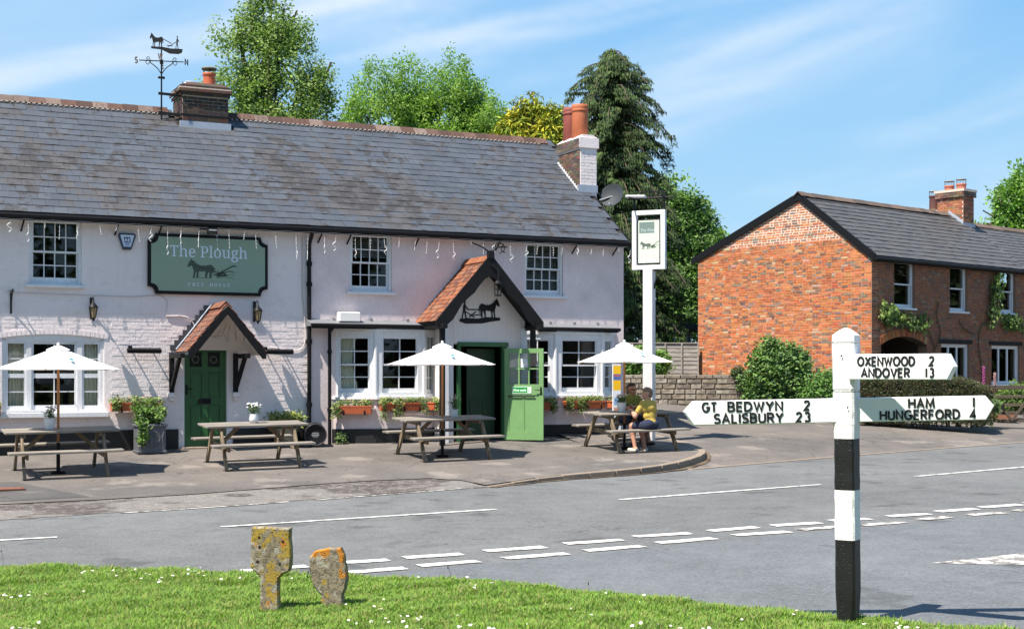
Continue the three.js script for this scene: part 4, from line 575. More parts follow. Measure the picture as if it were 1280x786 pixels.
{
  const c = grp('chimney', pub, 'broad dark brick chimney stack near the ridge'), cols = [[0.085, 0.05, 0.038], [0.06, 0.04, 0.034], [0.12, 0.06, 0.042], [0.05, 0.038, 0.035]];
  obj('stack', [span(0.36, 1.37, 6.5, 7.72, -3.85, -2.93), span(0.3, 1.43, 7.73, 7.78, -3.91, -2.87)], M.mortar, c);
  brickFaces(c, 0.36, 1.37, 6.98, 7.60, -3.85, -2.93, ['f', 'l', 'r'], cols, true);
  brickFaces(c, 0.325, 1.405, 7.60, 7.675, -3.885, -2.895, ['f', 'l', 'r'], cols, true); brickFaces(c, 0.29, 1.44, 7.68, 7.755, -3.92, -2.86, ['f', 'l', 'r'], [[0.15, 0.075, 0.055], [0.11, 0.06, 0.05]], true); brickFaces(c, 0.325, 1.405, 7.757, 7.83, -3.885, -2.895, ['f', 'l', 'r'], cols, true);
  obj('flaunching', [ext([[0.33, 7.83], [1.40, 7.83], [1.25, 7.89], [0.48, 7.89]], 0.95).translate(0, 0, -3.86)], C([0.30, 0.20, 0.16], 1), c);
  obj('lead_apron', [span(0.30, 1.43, 6.80, 7.03, -2.935, -2.885)], M.lead, c);
  obj('chimney_pot', lathe([[0.0, 0.0], [0.15, 0], [0.14, 0.05], [0.13, 0.28], [0.15, 0.29], [0.15, 0.34], [0.12, 0.34], [0.11, 0.1]], 16).translate(1.05, 7.87, -3.35), M.terracotta, c);
  obj('pot_cowl', [lathe([[0.0, 0.07], [0.17, 0.07], [0.17, 0.03], [0, 0.03]], 16).translate(1.05, 8.26, -3.35), ...[0, 1, 2, 3, 4, 5].map((i) => cyl(0.008, 0.008, V(1.05 + 0.12 * Math.cos(i), 8.18, -3.35 + 0.12 * Math.sin(i)), V(1.05 + 0.14 * Math.cos(i), 8.3, -3.35 + 0.14 * Math.sin(i)), 4))], C([0.12, 0.12, 0.1], 0.6), c);
  obj('metal_cowl', lathe([[0, 0.13], [0.1, 0.12], [0.2, 0.07], [0.22, 0.0], [0.2, 0.0]], 16).translate(0.62, 7.88, -3.35), C([0.5, 0.55, 0.6], 0.35, { metalness: 0.7 }), c);
}
{
  const c = grp('chimney', pub, 'white-fronted chimney stack on the right-hand gable'), cols = [[0.17, 0.085, 0.055], [0.12, 0.075, 0.055], [0.20, 0.12, 0.08], [0.10, 0.07, 0.05]], w0 = -2.5, w1 = -1.42, u0 = 9.44, u1 = 9.9;
  obj('stack', [span(u0 + 0.012, u1, 4.6, 6.9, w0, w1), span(u0 - 0.03, u1 + 0.04, 6.86, 7.1, w0 - 0.04, w1 + 0.04)], M.wallOld, c);
  brickFaces(c, u0 + 0.012, u1, 5.7, 6.84, w0, w1 - 0.005, ['l'], cols, true); brickFaces(c, u0 - 0.03, u1, 6.86, 7.085, w0 - 0.04, w1 + 0.035, ['l'], [[0.13, 0.1, 0.075], [0.17, 0.13, 0.10], [0.10, 0.08, 0.06]], true);
  const ws = []; for (let r = 0, v = 5.75; v < 6.8; v += 0.075, r++) for (let x = u0 + 0.02; x < u1 - 0.05; x += 0.225) { const l = Math.min(r % 2 && x < u0 + 0.05 ? 0.11 : 0.215, u1 - x - 0.005); ws.push(box(l - 0.01, 0.064, 0.02, x + l / 2, v + 0.0375, w1 - 0.004 + rr(0, 0.005))); if (r % 2 && x < u0 + 0.05) x -= 0.112; } stuff(obj('painted_brick', ws, M.wallOld, c));
  obj('flaunching', ext([[u0 - 0.03, 7.1], [u1 + 0.04, 7.1], [u1 - 0.1, 7.18], [u0 + 0.1, 7.18]], w1 - w0).translate(0, 0, w0), M.wallOld, c);
  for (const [w, col] of [[-2.27, [0.30, 0.075, 0.055]], [-1.82, [0.52, 0.15, 0.06]]]) obj('chimney_pot', lathe([[0, 0], [0.2, 0], [0.195, 0.6], [0.185, 0.66], [0.205, 0.67], [0.205, 0.71], [0.185, 0.72], [0.2, 0.75], [0.2, 0.83], [0.15, 0.83], [0.15, 0.1]], 20).translate(9.66, 7.12, w), std({ color: lin(...col), map: tMottle, roughness: 0.7 }), c);
  for (let i = 0; i < 12; i++) { const w = w1 - i * 0.092, v = EAVE[1] + (EAVE[0] - w) * 0.741; obj('flashing_step', span(u0 - 0.022, u0 - 0.008, v - 0.02, v + 0.13, w - 0.1, w), M.white, c); }
  obj('lead_apron', [span(u0 - 0.05, u1 + 0.02, 5.80, 5.98, w1 + 0.004, w1 + 0.018)], M.lead, c);
}
obj('vent_box', rbox(0.46, 0.2, 0.2, 3.12, 2.66, 0.2, 0, 0, 0, 0.02), C([0.75, 0.74, 0.72]), pub, 'small white box on the left bay roof');
obj('gable_silhouette', (() => { const z = 0.775, g = [ext(mapP(HORSE, -0.5, 0.5, 6.22, 2.66).map((p) => p), 0.012).translate(0, 0, z), ext(mapP(MAN, 0.26, 0.36, 5.32, 2.62), 0.012).translate(0, 0, z), ext([[5.28, 2.62], [5.28, 2.56], [5.42, 2.52], [5.8, 2.53], [6.0, 2.57], [6.22, 2.6], [6.22, 2.66], [5.9, 2.665], [5.7, 2.63], [5.45, 2.64]], 0.012).translate(0, 0, z), ...[[[5.4, 2.78], [5.62, 2.66]], [[5.46, 2.82], [5.72, 2.82]], [[5.6, 2.7], [5.8, 2.72]], [[5.5, 2.66], [5.66, 2.78]]].map(([a, b]) => cyl(0.012, 0.012, V(...a, z + 0.006), V(...b, z + 0.006), 5))]; return g.map((q) => q.translate(0.1, 0.02, 0)); })(), M.iron, pub, 'black iron horse and ploughman on the porch gable');
finish(pub);
// ---------- the brick cottage on the right ----------
const at = (px, py, d) => V((px - 640) / 1750 * d, 1.45 + (469 - py) / 1750 * d, -d);
const cott = thing('brick_cottage', 'orange-red brick cottage with a blank gable end and dark slate roof', 'cottage', CW(0, 0, 0), CTH);
const brickCols = [[0.555, 0.177, 0.062], [0.594, 0.207, 0.074], [0.495, 0.146, 0.055], [0.614, 0.236, 0.094], [0.396, 0.127, 0.061], [0.228, 0.125, 0.087], [0.269, 0.190, 0.151], [0.576, 0.371, 0.243]];
const pickBrick = (pale) => { const t = R(); return t < 0.24 ? brickCols[0] : t < 0.42 ? brickCols[1] : t < 0.58 ? brickCols[2] : t < 0.70 ? brickCols[3] : t < 0.79 ? brickCols[4] : t < 0.88 ? brickCols[5] : t < 0.955 ? brickCols[6] : brickCols[7]; };
const GAB = [[0, 0], [0, 4.82], [2.47, 6.70], [6.39, 5.12], [6.39, 0]];        // z is minus the first number
const gTop = (s) => (s < 2.47 ? 4.82 + s * 1.88 / 2.47 : 6.70 - (s - 2.47) * 1.58 / 3.92);
function brickRun(out, x0, x1, y, H, place, pale) {
  let x = x0, k = Math.floor(R() * 2);
  while (x < x1 - 0.03) {
    const l = Math.min((k++ % 2 ? 0.225 : 0.112) + rr(-0.008, 0.008), x1 - x), c = (typeof pale === 'function' ? pale() : pickBrick(pale)).map((v) => v * rr(0.85, 1.15)), wide = pale === true, g = tint(new THREE.BoxGeometry(l - (wide ? 0.034 : 0.014), H - (wide ? 0.034 : 0.0165), 0.03), c);
    out.push(place(shiftUV(boxUV(g), R() * 3, R() * 3), x + l / 2, y + H / 2, rr(0.002, 0.010))); x += l;
  }
}
{
  obj('wall', ext([[0, 0], [0, 4.82], [0.6, 5.28], [6.0, 5.28], [6.39, 5.12], [6.39, 0]], 0.3).rotateY(Math.PI / 2), M.mortarWarm, cott, 'blank brick gable wall in full sun'); obj('gable_top', ext([[0.6, 5.281], [2.47, 6.70], [6.0, 5.281]], 0.3).rotateY(Math.PI / 2), M.mortar, cott, 'paler repointed brickwork at the top of the gable');
  const out = []; let y = 0.35; const H = 0.0745;
  for (; y < 6.6; y += H) { const lim = y + H * 0.6, a = lim < 4.82 ? 0 : (lim - 4.82) / 1.88 * 2.47, b = lim < 5.12 ? 6.39 : 2.47 + (6.70 - lim) / 1.58 * 3.92; if (b - a < 0.1) break; brickRun(out, a, b, y, H, (g, s, yy, d) => g.rotateY(-Math.PI / 2).translate(-d + 0.015, yy, -s), y > 5.27 && R() < 0.92); }
  stuff(obj('brick', out, M.brick, cott));
  // front wall with its openings
  const L = 16, holes = [[1.09, 2.13, 3.38, 4.74], [3.98, 4.95, 3.36, 4.74], [6.79, 7.75, 3.4, 4.74], [10.2, 11.2, 3.4, 4.74], [3.51, 5.04, 1.17, 2.38], [6.32, 7.99, 1.17, 2.37], [10, 11.5, 1.17, 2.37], [0.45, 2.75, 0, 2.6]];
  obj('wall', ext(rect(0.3, L, -0.5, 4.85), 0.3, holes.map(([a, b, c, d]) => rect(a, b, c, d))).translate(0, 0, -0.3), M.mortarShade, cott, 'brick front wall with shade painted into its darker bricks and mortar');
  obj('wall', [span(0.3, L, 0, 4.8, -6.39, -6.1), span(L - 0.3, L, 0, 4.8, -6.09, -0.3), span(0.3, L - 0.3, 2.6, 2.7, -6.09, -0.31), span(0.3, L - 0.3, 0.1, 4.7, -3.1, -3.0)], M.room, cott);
  const fo = []; for (y = 0.35; y < 4.76; y += H) { let segs = [[0, L]]; for (const [a, b, c, d] of holes) if (y + H > c && y < d) segs = segs.flatMap(([p, q]) => (q <= a || p >= b ? [[p, q]] : [[p, a], [b, q]].filter(([m, n]) => n - m > 0.03))); for (const [p, q] of segs) brickRun(fo, p, q, y, H, (g, s, yy, d) => g.translate(s, yy, d - 0.015), () => mix3(pickBrick(), [0.16, 0.085, 0.06], 0.62)); }  // gable brick colours mixed towards dark brown, painting in the shade of this side
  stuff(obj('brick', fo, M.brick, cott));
  for (const [i, [a, b, c, d]] of holes.entries()) {
    if (i === 7) continue; const up = i < 4, g = sash(cott, a, c, -0.06, 0, b - a, d - c, 1, 1, 1, { f: 0.06, rail: 0.06, sill: up });
    if (!up) { const kids = [...g.children]; kids.forEach((k) => g.remove(k)); const W = b - a, Hh = d - c, n = 3; obj('frame', [span(0, 0.06, 0, Hh, -0.12, 0), span(W - 0.06, W, 0, Hh, -0.12, 0), span(0.06, W - 0.06, Hh - 0.06, Hh, -0.12, 0), span(0.06, W - 0.06, 0, 0.06, -0.12, 0)], M.white, g); for (let k = 0; k < n; k++) light(g, 0.06 + (W - 0.12) * k / n, 0.06 + (W - 0.12) * (k + 1) / n, 0.06, Hh - 0.06, -0.03, 1, 1, 0.035); obj('sill', rbox(W + 0.1, 0.06, 0.18, W / 2, -0.03, 0.02), M.white, g); obj('lintel', rbox(W + 0.3, 0.12, 0.12, W / 2, Hh + 0.07, 0.03), M.blackWood, g); }
    g.userData.label = (up ? 'upper' : 'lower') + ' white cottage window';
  }
  // porch recess with a brick arch
  obj('porch_recess', [span(0.35, 2.85, 0.0, 2.6, -1.6, -1.5), span(0.35, 0.44, 0, 2.6, -1.5, -0.31), span(2.76, 2.85, 0, 2.6, -1.5, -0.31), ext([[0.45, 2.3], ...Array.from({ length: 9 }, (_, i) => { const t = i / 8; return [0.45 + 2.3 * t, 2.3 + 0.28 * 4 * t * (1 - t) * 0.9]; }).slice(1, -1), [2.75, 2.3], [2.75, 2.6], [0.45, 2.6]], 0.28).translate(0, 0, -0.29)], M.room, cott);
  { const a = []; for (let i = 0; i < 28; i++) { const t = (i + 0.5) / 28, x = 0.4 + 2.4 * t, v = 2.36 + 0.28 * 4 * t * (1 - t) * 0.9; a.push(tint(box(0.072, 0.22, 0.03, x, v + 0.06, 0.012, 0, 0, (0.5 - t) * 0.5), pickBrick().map((k) => k * rr(0.7, 1)))); } stuff(obj('arch_brick', a, M.brick, cott)); }
  // roof
  const rf = grp('roof', cott, 'dark slate roof with black bargeboards'), xm = 8.3, P1 = Math.atan2(1.93, 2.62), sl = Math.hypot(1.93, 2.62);
  obj('roof_deck', [ext([[-0.15, 4.76], [2.47, 6.72], [6.6, 5.06], [6.6, 4.98], [2.47, 6.62], [-0.15, 4.68]], xm).rotateY(Math.PI / 2), ext([[-0.15, 4.74], [2.47, 6.47], [6.6, 4.9], [6.6, 4.8], [2.47, 6.37], [-0.15, 4.64]], L - xm).rotateY(Math.PI / 2).translate(xm, 0, 0)], M.dark, rf);
  const slates = [], cols = [[0.088, 0.085, 0.084], [0.094, 0.09, 0.088], [0.081, 0.079, 0.08], [0.098, 0.093, 0.088]], rows = 14;
  for (let r = 0; r < rows; r++) for (let x = 0.125 + (r % 2) * 0.13; x < L; x += 0.26) {
    const right = x > xm, rise = right ? 1.72 : 1.93, p = Math.atan2(rise, 2.62), s = (r + 0.62) * Math.hypot(rise, 2.62) / rows, g = sl / rows, z = 0.16 - s * Math.cos(p), v = (right ? 4.74 : 4.76) + s * Math.sin(p), o = 0.024 + rr(-0.004, 0.004);
    slates.push(tint(box(0.257, 0.016, g * 1.3), pick(cols), 0.06).applyMatrix4(mtx(x, v + o * Math.cos(p), z + o * Math.sin(p), p - 0.075 + rr(-0.012, 0.012), 0, rr(-0.008, 0.008))));
  }
  stuff(obj('slate', slates, M.slateV, rf));
  const rg = ext([[-0.18, -0.12], [0, 0.025], [0.18, -0.12], [0.16, -0.135], [0, 0.0], [-0.16, -0.135]], 0.32).rotateY(Math.PI / 2), rm = [[0.10, 0.07, 0.055], [0.13, 0.09, 0.07], [0.075, 0.058, 0.05]].map((c) => C(c, 0.95));
  for (let x = -0.1; x < L; x += 0.33) if (x < 7.7 || x > 8.7) put('ridge_tile', rg, pick(rm), rf, x, (x < xm ? 6.79 : 6.55) + rr(-0.008, 0.008), -2.47);
  obj('bargeboard', [ext([[-0.18, 4.82], [2.47, 6.79], [2.47, 6.55], [-0.14, 4.60]], 0.04).rotateY(Math.PI / 2).translate(-0.062, 0, 0), ext([[2.47, 6.79], [6.62, 5.12], [6.62, 4.9], [2.47, 6.55]], 0.04).rotateY(Math.PI / 2).translate(-0.062, 0, 0)], M.black, rf);
  obj('gutter', [cyl(0.055, 0.055, V(-0.08, 4.70, 0.2), V(L, 4.70, 0.2), 8), span(-0.08, L, 4.62, 4.76, 0.1, 0.13)], M.black, cott);
  // chimney
  const c = grp('chimney', cott, 'brick chimney stack with three pots'), cc = [[0.42, 0.16, 0.08], [0.34, 0.12, 0.065], [0.46, 0.20, 0.10], [0.22, 0.11, 0.08]];
  obj('stack', [span(8.06, 8.7, 5.6, 7.5, -2.97, -2.02), span(7.98, 8.78, 7.48, 7.56, -3.05, -1.94), span(8.06, 8.7, 5.6, 6.95, -3.6, -2.98)], M.mortar, c);
  brickFaces(c, 8.06, 8.7, 6.2, 7.3, -2.97, -2.02, ['f', 'l'], cc, false); brickFaces(c, 8.0, 8.76, 7.3, 7.5, -3.03, -1.96, ['f', 'l'], [[0.20, 0.13, 0.09], [0.28, 0.17, 0.11], [0.14, 0.10, 0.075]], false); brickFaces(c, 8.05, 8.71, 6.55, 6.97, -3.6, -3.0, ['l'], [[0.35, 0.24, 0.16], [0.3, 0.17, 0.1], [0.4, 0.31, 0.22]], false);
  obj('lead_apron', [ext([[2.0, 6.3], [2.0, 6.5], [2.55, 6.9], [2.55, 6.7]], 0.02).rotateY(Math.PI / 2).translate(8.03, 0, 0), span(8.0, 8.75, 6.32, 6.45, -2.0, -1.985)], M.lead, c);
  for (const [z, y, h, col] of [[-3.3, 6.95, 0.52, [0.10, 0.04, 0.036]], [-2.72, 7.55, 0.2, [0.36, 0.12, 0.08]], [-2.28, 7.55, 0.22, [0.38, 0.13, 0.085]]]) { obj('chimney_pot', lathe([[0, 0], [0.17, 0], [0.16, 0.06], [0.15, h - 0.06], [0.17, h - 0.05], [0.17, h], [0.13, h], [0.12, 0.1]], 14).translate(8.38, y, z), C(col, 0.7), c); obj('wire_cowl', [lathe([[0, h + 0.15], [0.17, h + 0.15], [0.17, h + 0.13], [0, h + 0.13]], 12).translate(8.38, y, z), ...[0, 1, 2, 3, 4, 5, 6, 7].map((i) => cyl(0.007, 0.007, V(8.38 + 0.15 * Math.cos(i * 0.785), y + h, z + 0.15 * Math.sin(i * 0.785)), V(8.38 + 0.16 * Math.cos(i * 0.785), y + h + 0.14, z + 0.16 * Math.sin(i * 0.785)), 4))], C([0.3, 0.3, 0.3], 0.5, { metalness: 0.6 }), c); }
}
// ---- garden wall of squared stone ----
{
  const A = at(735, 469, 40.5), B = at(925, 469, 38.6), dir = B.clone().sub(A), L = Math.hypot(dir.x, dir.z), ry = -Math.atan2(dir.z, dir.x), t = thing('stone_wall', 'low garden wall of rough grey-brown stone blocks beside the brick gable', 'wall', [A.x, 0, A.z], ry), H = 0.148;
  obj('wall_core', span(0, L, -0.1, 1.38, -0.3, -0.012), std({ color: lin(0.5, 0.44, 0.36), map: tMottle, roughness: 1 }), t);
  const mats = [[0.24, 0.205, 0.165], [0.29, 0.255, 0.21], [0.20, 0.17, 0.14], [0.26, 0.22, 0.17], [0.33, 0.30, 0.25]].map((c) => std({ color: lin(...c), map: tClay, bumpMap: tFine, bumpScale: 0.012, roughness: 1 })), geos = [0.30, 0.36, 0.42, 0.26].map((l, i) => { const g = new RoundedBoxGeometry(l, H - 0.026, 0.09, 2, 0.016), p = g.attributes.position; for (let k = 0; k < p.count; k++) if (p.getZ(k) > 0.02) p.setZ(k, p.getZ(k) + (hash(Math.round(p.getX(k) * 40), Math.round(p.getY(k) * 60), i) - 0.5) * 0.03); g.computeVertexNormals(); return [l, boxUV(g)]; });
  for (let r = 0; r < 10; r++) { let x = r % 2 ? -0.1 : 0; const y = 1.36 - (r + 0.5) * H; while (x < L - 0.1) { const [l, g] = pick(geos); put('stone', g, pick(mats), t, Math.min(x + l / 2, L - l / 2), y, rr(-0.012, 0.004), rr(-0.03, 0.03), 0, rr(-0.012, 0.012)); x += l + 0.022; } }
  for (let x = 0; x < L - 0.2; x += 0.47) put('coping_stone', shiftUV(rbox(0.455, 0.1, 0.38, 0, 0, 0, 0, 0, 0, 0.02), x, x), pick(mats), t, x + 0.23, 1.41, -0.14, 0, 0, rr(-0.01, 0.01));
  obj('pier', rbox(0.42, 1.55, 0.42, L + 0.18, 0.66, -0.15), std({ color: lin(0.10, 0.07, 0.055), map: tClay, roughness: 1 }), t);
}
// ---- board fence and summer house behind it ----
{
  const t = thing('board_fence', 'silvery grey lapped board fence behind the stone wall', 'fence', [2.2, 0, -43.6], 0), W = 3.62;
  for (let i = 0; i < 12; i++) for (let k = 0; k < 2; k++) obj('board', rbox(W / 2 - 0.012, 0.148, 0.014, W * (0.25 + k * 0.5), 0.86 + i * 0.132 + 0.06, 0.0, -0.1, 0, rr(-0.004, 0.004), 0.003), M.fence, t);
  for (let i = 0; i <= 7; i++) obj('batten', rbox(0.045, 1.6, 0.03, 0.02 + i * (W - 0.04) / 7, 1.64, 0.03), M.fence, t);
  obj('capping', rbox(W, 0.03, 0.07, W / 2, 2.45, 0.01), M.fence, t); for (const x of [0, 1.81]) obj('post', rbox(0.1, 1.9, 0.1, x, 1.6, -0.07), M.fence, t);
}
{
  const t = thing('summer_house', 'dark grey garden summer house with windows seen over the board fence', 'summer house', [5.2, 0, -50], 0.1);
  obj('wall', [span(0, 2.4, 0.5, 2.45, -1.8, 0), span(0, 0.12, 2.45, 3.0, -1.8, 0), span(2.28, 2.4, 2.45, 3.0, -1.8, 0), span(1.1, 1.2, 2.45, 3.0, -0.1, 0), span(0.12, 2.28, 2.98, 3.06, -0.1, 0)], C([0.10, 0.11, 0.125], 0.6), t);
  for (const [a, b] of [[0.12, 1.1], [1.2, 2.28]]) { const w = grp('window', t); obj('frame', [span(a, a + 0.04, 2.45, 2.98, -0.08, -0.02), span(b - 0.04, b, 2.45, 2.98, -0.08, -0.02), span((a + b) / 2 - 0.02, (a + b) / 2 + 0.02, 2.45, 2.98, -0.08, -0.02)], C([0.5, 0.5, 0.5]), w); pane(w, a + 0.04, b - 0.04, 2.46, 2.97, -0.05); }
  obj('roof', [ext([[-0.25, 3.06], [2.7, 3.06], [2.7, 3.14], [1.2, 3.30], [-0.25, 3.16]], 2.3).translate(0, 0, -2.05)], C([0.02, 0.021, 0.024], 0.5), t);
}
// ---- gate, gatepost and a leaning stake ----
{
  const A = at(1227, 469, 37.2), t = thing('field_gate', 'brown wooden five-bar gate with crossed braces at the right edge', 'gate', [A.x, 0, A.z], 0.12), W = 3.2, m = std({ color: lin(0.28, 0.24, 0.2), map: tWood, roughness: 0.95 });
  for (const y of [0.24, 0.44, 0.66, 0.88, 1.13]) obj('gate_bar', rbox(W, y > 1 ? 0.1 : 0.075, 0.035, W / 2 + 0.05, y, 0), m, t);
  for (const [a, b] of [[0.15, 0.85], [1.55, 0.85], [1.6, 2.35], [3.1, 2.35]]) obj('brace', bar(V(a, 1.13, 0.035), V(b, 0.24, 0.035), 0.07, 0.03), m, t); for (const x of [0.06, 3.2]) obj('stile', rbox(0.09, 1.15, 0.06, x, 0.68, 0), m, t);
  const q = at(1226, 469, 37.0), s = thing('gatepost', 'short pale stone gatepost at the left end of the field gate', 'gatepost', [q.x - 0.1, 0, q.z - 0.1]); obj('post', rbox(0.24, 1.35, 0.2, 0, 0.6, 0, 0, 0.1, 0.01, 0.04), std({ color: lin(0.38, 0.35, 0.3), map: tMottle, bumpMap: tFine, bumpScale: 0.01, roughness: 1 }), s);
  const k = at(1011, 469, 37.6), f = thing('wooden_stake', 'bare upright wooden fence stake between the two bushes by the gable', 'stake', [k.x, 0, k.z]); obj('post', rbox(0.14, 1.7, 0.12, 0, 1.15, 0, 0.02, 0.2, 0.01, 0.01), M.wood, f); obj('strut', rbox(0.1, 0.5, 0.08, 0.26, 1.4, 0, 0, 0, 0, 0.01), std({ color: lin(0.12, 0.1, 0.08), map: tWood }), f);
  const b = at(1256, 515, 39), tr = thing('garden_trough', 'terracotta garden trough behind the field gate', 'trough', [b.x, 0.2, b.z], 0.2); obj('trough', [ext([[-0.28, 0], [0.28, 0], [0.34, 0.24], [-0.34, 0.24]], 0.3).translate(0, 0, -0.15)], C([0.30, 0.13, 0.075]), tr); obj('soil', span(-0.3, 0.3, 0.2, 0.246, -0.14, 0.14), M.soil, tr);
}
// ---------- trees and plants ----------
const n3 = (p, f) => (vnoise(p.x * f + 500, p.y * f + 500, 4096, 4096, 1) + vnoise(p.y * f + 500, p.z * f + 900, 4096, 4096, 2) + vnoise(p.z * f + 900, p.x * f + 500, 4096, 4096, 3)) / 3;
function leafGeo(n, len, wid, spread, hang = 0, seed = 1) {      // a spray of separate leaves, each folded along its rib
  const r = rng(seed), pos = [], q = new THREE.Quaternion();
  for (let i = 0; i < n; i++) {
    const c = V(r() - 0.5, r() - 0.5, r() - 0.5).multiplyScalar(2 * spread), e = new THREE.Euler((r() - 0.5) * 2.2, r() * 6.28, (r() - 0.5) * 1.6 - hang); q.setFromEuler(e);
    const l = len * (0.7 + 0.6 * r()), w = wid * (0.7 + 0.6 * r()) / 2, P = [V(0, 0, 0), V(l * 0.42, w * 0.25, w), V(l, -l * 0.12, 0), V(l * 0.42, w * 0.25, -w), V(l * 0.45, 0, 0)].map((p) => p.applyQuaternion(q).add(c));
    for (const t of [[0, 1, 4], [1, 2, 4], [0, 4, 3], [4, 2, 3]]) for (const k of t) pos.push(P[k].x, P[k].y, P[k].z);
  }
  const g = new THREE.BufferGeometry(); g.setAttribute('position', new THREE.Float32BufferAttribute(pos, 3)); g.computeVertexNormals(); g.setAttribute('uv', new THREE.Float32BufferAttribute(new Float32Array(pos.length / 3 * 2), 2)); return g;
}
function scatter(name, geo, mat, parent, spots, cols, opt = {}) {     // spots: [Vector3, size, Euler?]
  const im = new THREE.InstancedMesh(geo, mat, spots.length), m = new THREE.Matrix4(), q = new THREE.Quaternion(), c = new THREE.Color();
  spots.forEach(([p, s, e], i) => { q.setFromEuler(e ?? new THREE.Euler(rr(-0.7, 0.7), rr(0, 6.28), rr(-0.7, 0.7))); m.compose(p, q, V(s, s, s)); im.setMatrixAt(i, m); const k = pick(cols), v = rr(0.8, 1.2); im.setColorAt(i, c.setRGB(k[0] * v, k[1] * v, k[2] * v)); });
  im.name = name; im.castShadow = im.receiveShadow = true; stuff(im); parent.add(im); return im;
}
function lobes(list, d, depth = 0.8) { return list.map(([px, py, r, dz = 0]) => ({ c: at(px, py, d + dz), r: r / 1750 * d, rz: r / 1750 * d * depth, ry: r / 1750 * d * rr(0.9, 1.5) })); }
function fill(L, n, gap = 0.44, f = 1.1, outer = 0.5) {
  const vol = L.map((l) => l.r ** 2.4), sum = vol.reduce((a, b) => a + b, 0), out = [];
  for (let tries = 0; out.length < n && tries < n * 8; tries++) {
    let t = R() * sum, k = 0; while (k < L.length - 1 && (t -= vol[k]) > 0) k++; const l = L[k], a = V(rr(-1, 1), rr(-1, 1), rr(-1, 1)); if (a.lengthSq() > 1 || a.lengthSq() < 0.01) continue;
    a.normalize().multiplyScalar(Math.pow(R(), outer) * (0.82 + 0.36 * hash(Math.round(a.x * 3), Math.round(a.y * 3), k + Math.round(a.z * 3) * 7))); const p = V(l.c.x + a.x * l.r, l.c.y + a.y * l.r, l.c.z + a.z * l.rz);
    if (n3(p, f) * 0.7 + n3(p, f * 2.6) * 0.3 < gap) continue; out.push(p);
  }
  return out;
}
function trunk(parent, base, top, r, L, mat = M.bark, n = 26) {
  const gs = [], mid = base.clone().lerp(top, 0.5).add(V(rr(-0.2, 0.2), 0, 0)); gs.push(tube([base, base.clone().lerp(mid, 0.5), mid, top], r, 8, 14));
  obj('trunk', gs, mat, parent); const bs = [];
  for (let i = 0; i < n; i++) { const l = pick(L), s = base.clone().lerp(top, rr(0.4, 1)), e = V(l.c.x + rr(-0.7, 0.7) * l.r, l.c.y + rr(-0.2, 0.9) * l.r, l.c.z + rr(-0.7, 0.7) * l.rz), m = s.clone().lerp(e, 0.5).add(V(rr(-0.15, 0.15), rr(0, 0.3), 0)); bs.push(tube([s, m, e], rr(0.018, 0.045), 4, 7)); }
  obj('branch', bs, mat, parent);
}
function tree(label, cat, name, L, base, top, r, n, geo, mat, cols, size, o = {}) {
  const t = thing(name, label, cat, base, 0), rel = L.map((l) => ({ ...l, c: l.c.clone().sub(base) }));
  trunk(t, V(0, 0, 0), top.clone().sub(base), r, rel, o.bark ?? M.bark, o.limbs ?? 26);
  const sp = fill(rel, n, o.gap, o.f, o.outer).map((p) => [p, rr(size[0], size[1])]); for (const [px, a, b] of o.shoots ?? []) { const dd = rr(-2, 1), T = at(px, a, o.d + dd).sub(base), B = at(px + rr(-8, 8), b, o.d + dd).sub(base); for (let i = 0; i < 70; i++) { const k = Math.pow(R(), 0.75), w = 0.04 + 0.36 * k; sp.push([T.clone().lerp(B, k).add(V(rr(-w, w), rr(-0.1, 0.1), rr(-w, w))), rr(size[0], size[1]) * 0.85]); } }
  scatter('crown', geo, mat, t, sp, cols); return t;
}
{
  const d = 46, L = lobes([[330, 12, 34], [322, -25, 30], [305, 55, 46], [352, 62, 46], [388, 112, 40], [400, 92, 22], [292, 118, 46], [335, 118, 62], [270, 112, 18], [375, 150, 50], [300, 165, 60], [350, 40, 36], [412, 125, 14], [268, 150, 26], [340, 210, 80]], d);
  tree('tall loose-leaved green tree behind the left chimney of the pub', 'tree', 'broadleaf_tree', L, at(335, 469, d).setY(0.5), at(332, 40, d), 0.16, 5200, leafGeo(9, 0.11, 0.075, 0.22, 0, 11), LEAF, [[0.184, 0.310, 0.040], [0.241, 0.380, 0.057], [0.138, 0.247, 0.034], [0.322, 0.448, 0.109]], [0.8, 1.2], { gap: 0.475, f: 1.5, limbs: 40 });
}
{
  const d = 50, L = lobes([[458, 150, 30], [445, 162, 30], [490, 138, 32], [530, 142, 32], [565, 136, 32], [598, 150, 26], [612, 165, 22], [628, 172, 12], [520, 178, 50], [580, 175, 40], [540, 205, 70], [470, 200, 60]], d);
  tree('light green ash tree with many upright shoots behind the pub roof', 'tree', 'broadleaf_tree', L, at(530, 469, d).setY(0.5), at(535, 140, d), 0.18, 5600, leafGeo(12, 0.16, 0.06, 0.24, 0.3, 12), LEAF, [[0.190, 0.370, 0.027], [0.246, 0.437, 0.038], [0.140, 0.291, 0.027], [0.302, 0.470, 0.067]], [0.7, 1.15], { gap: 0.485, f: 1.5, limbs: 44, shoots: [[447, 92, 150], [462, 70, 140], [475, 78, 140], [488, 70, 130], [500, 74, 130], [512, 64, 130], [524, 76, 130], [540, 80, 130], [552, 84, 130], [563, 58, 130], [574, 80, 130], [579, 72, 120], [592, 96, 140], [603, 100, 140], [616, 116, 150], [627, 132, 160], [438, 112, 160]], d });
}
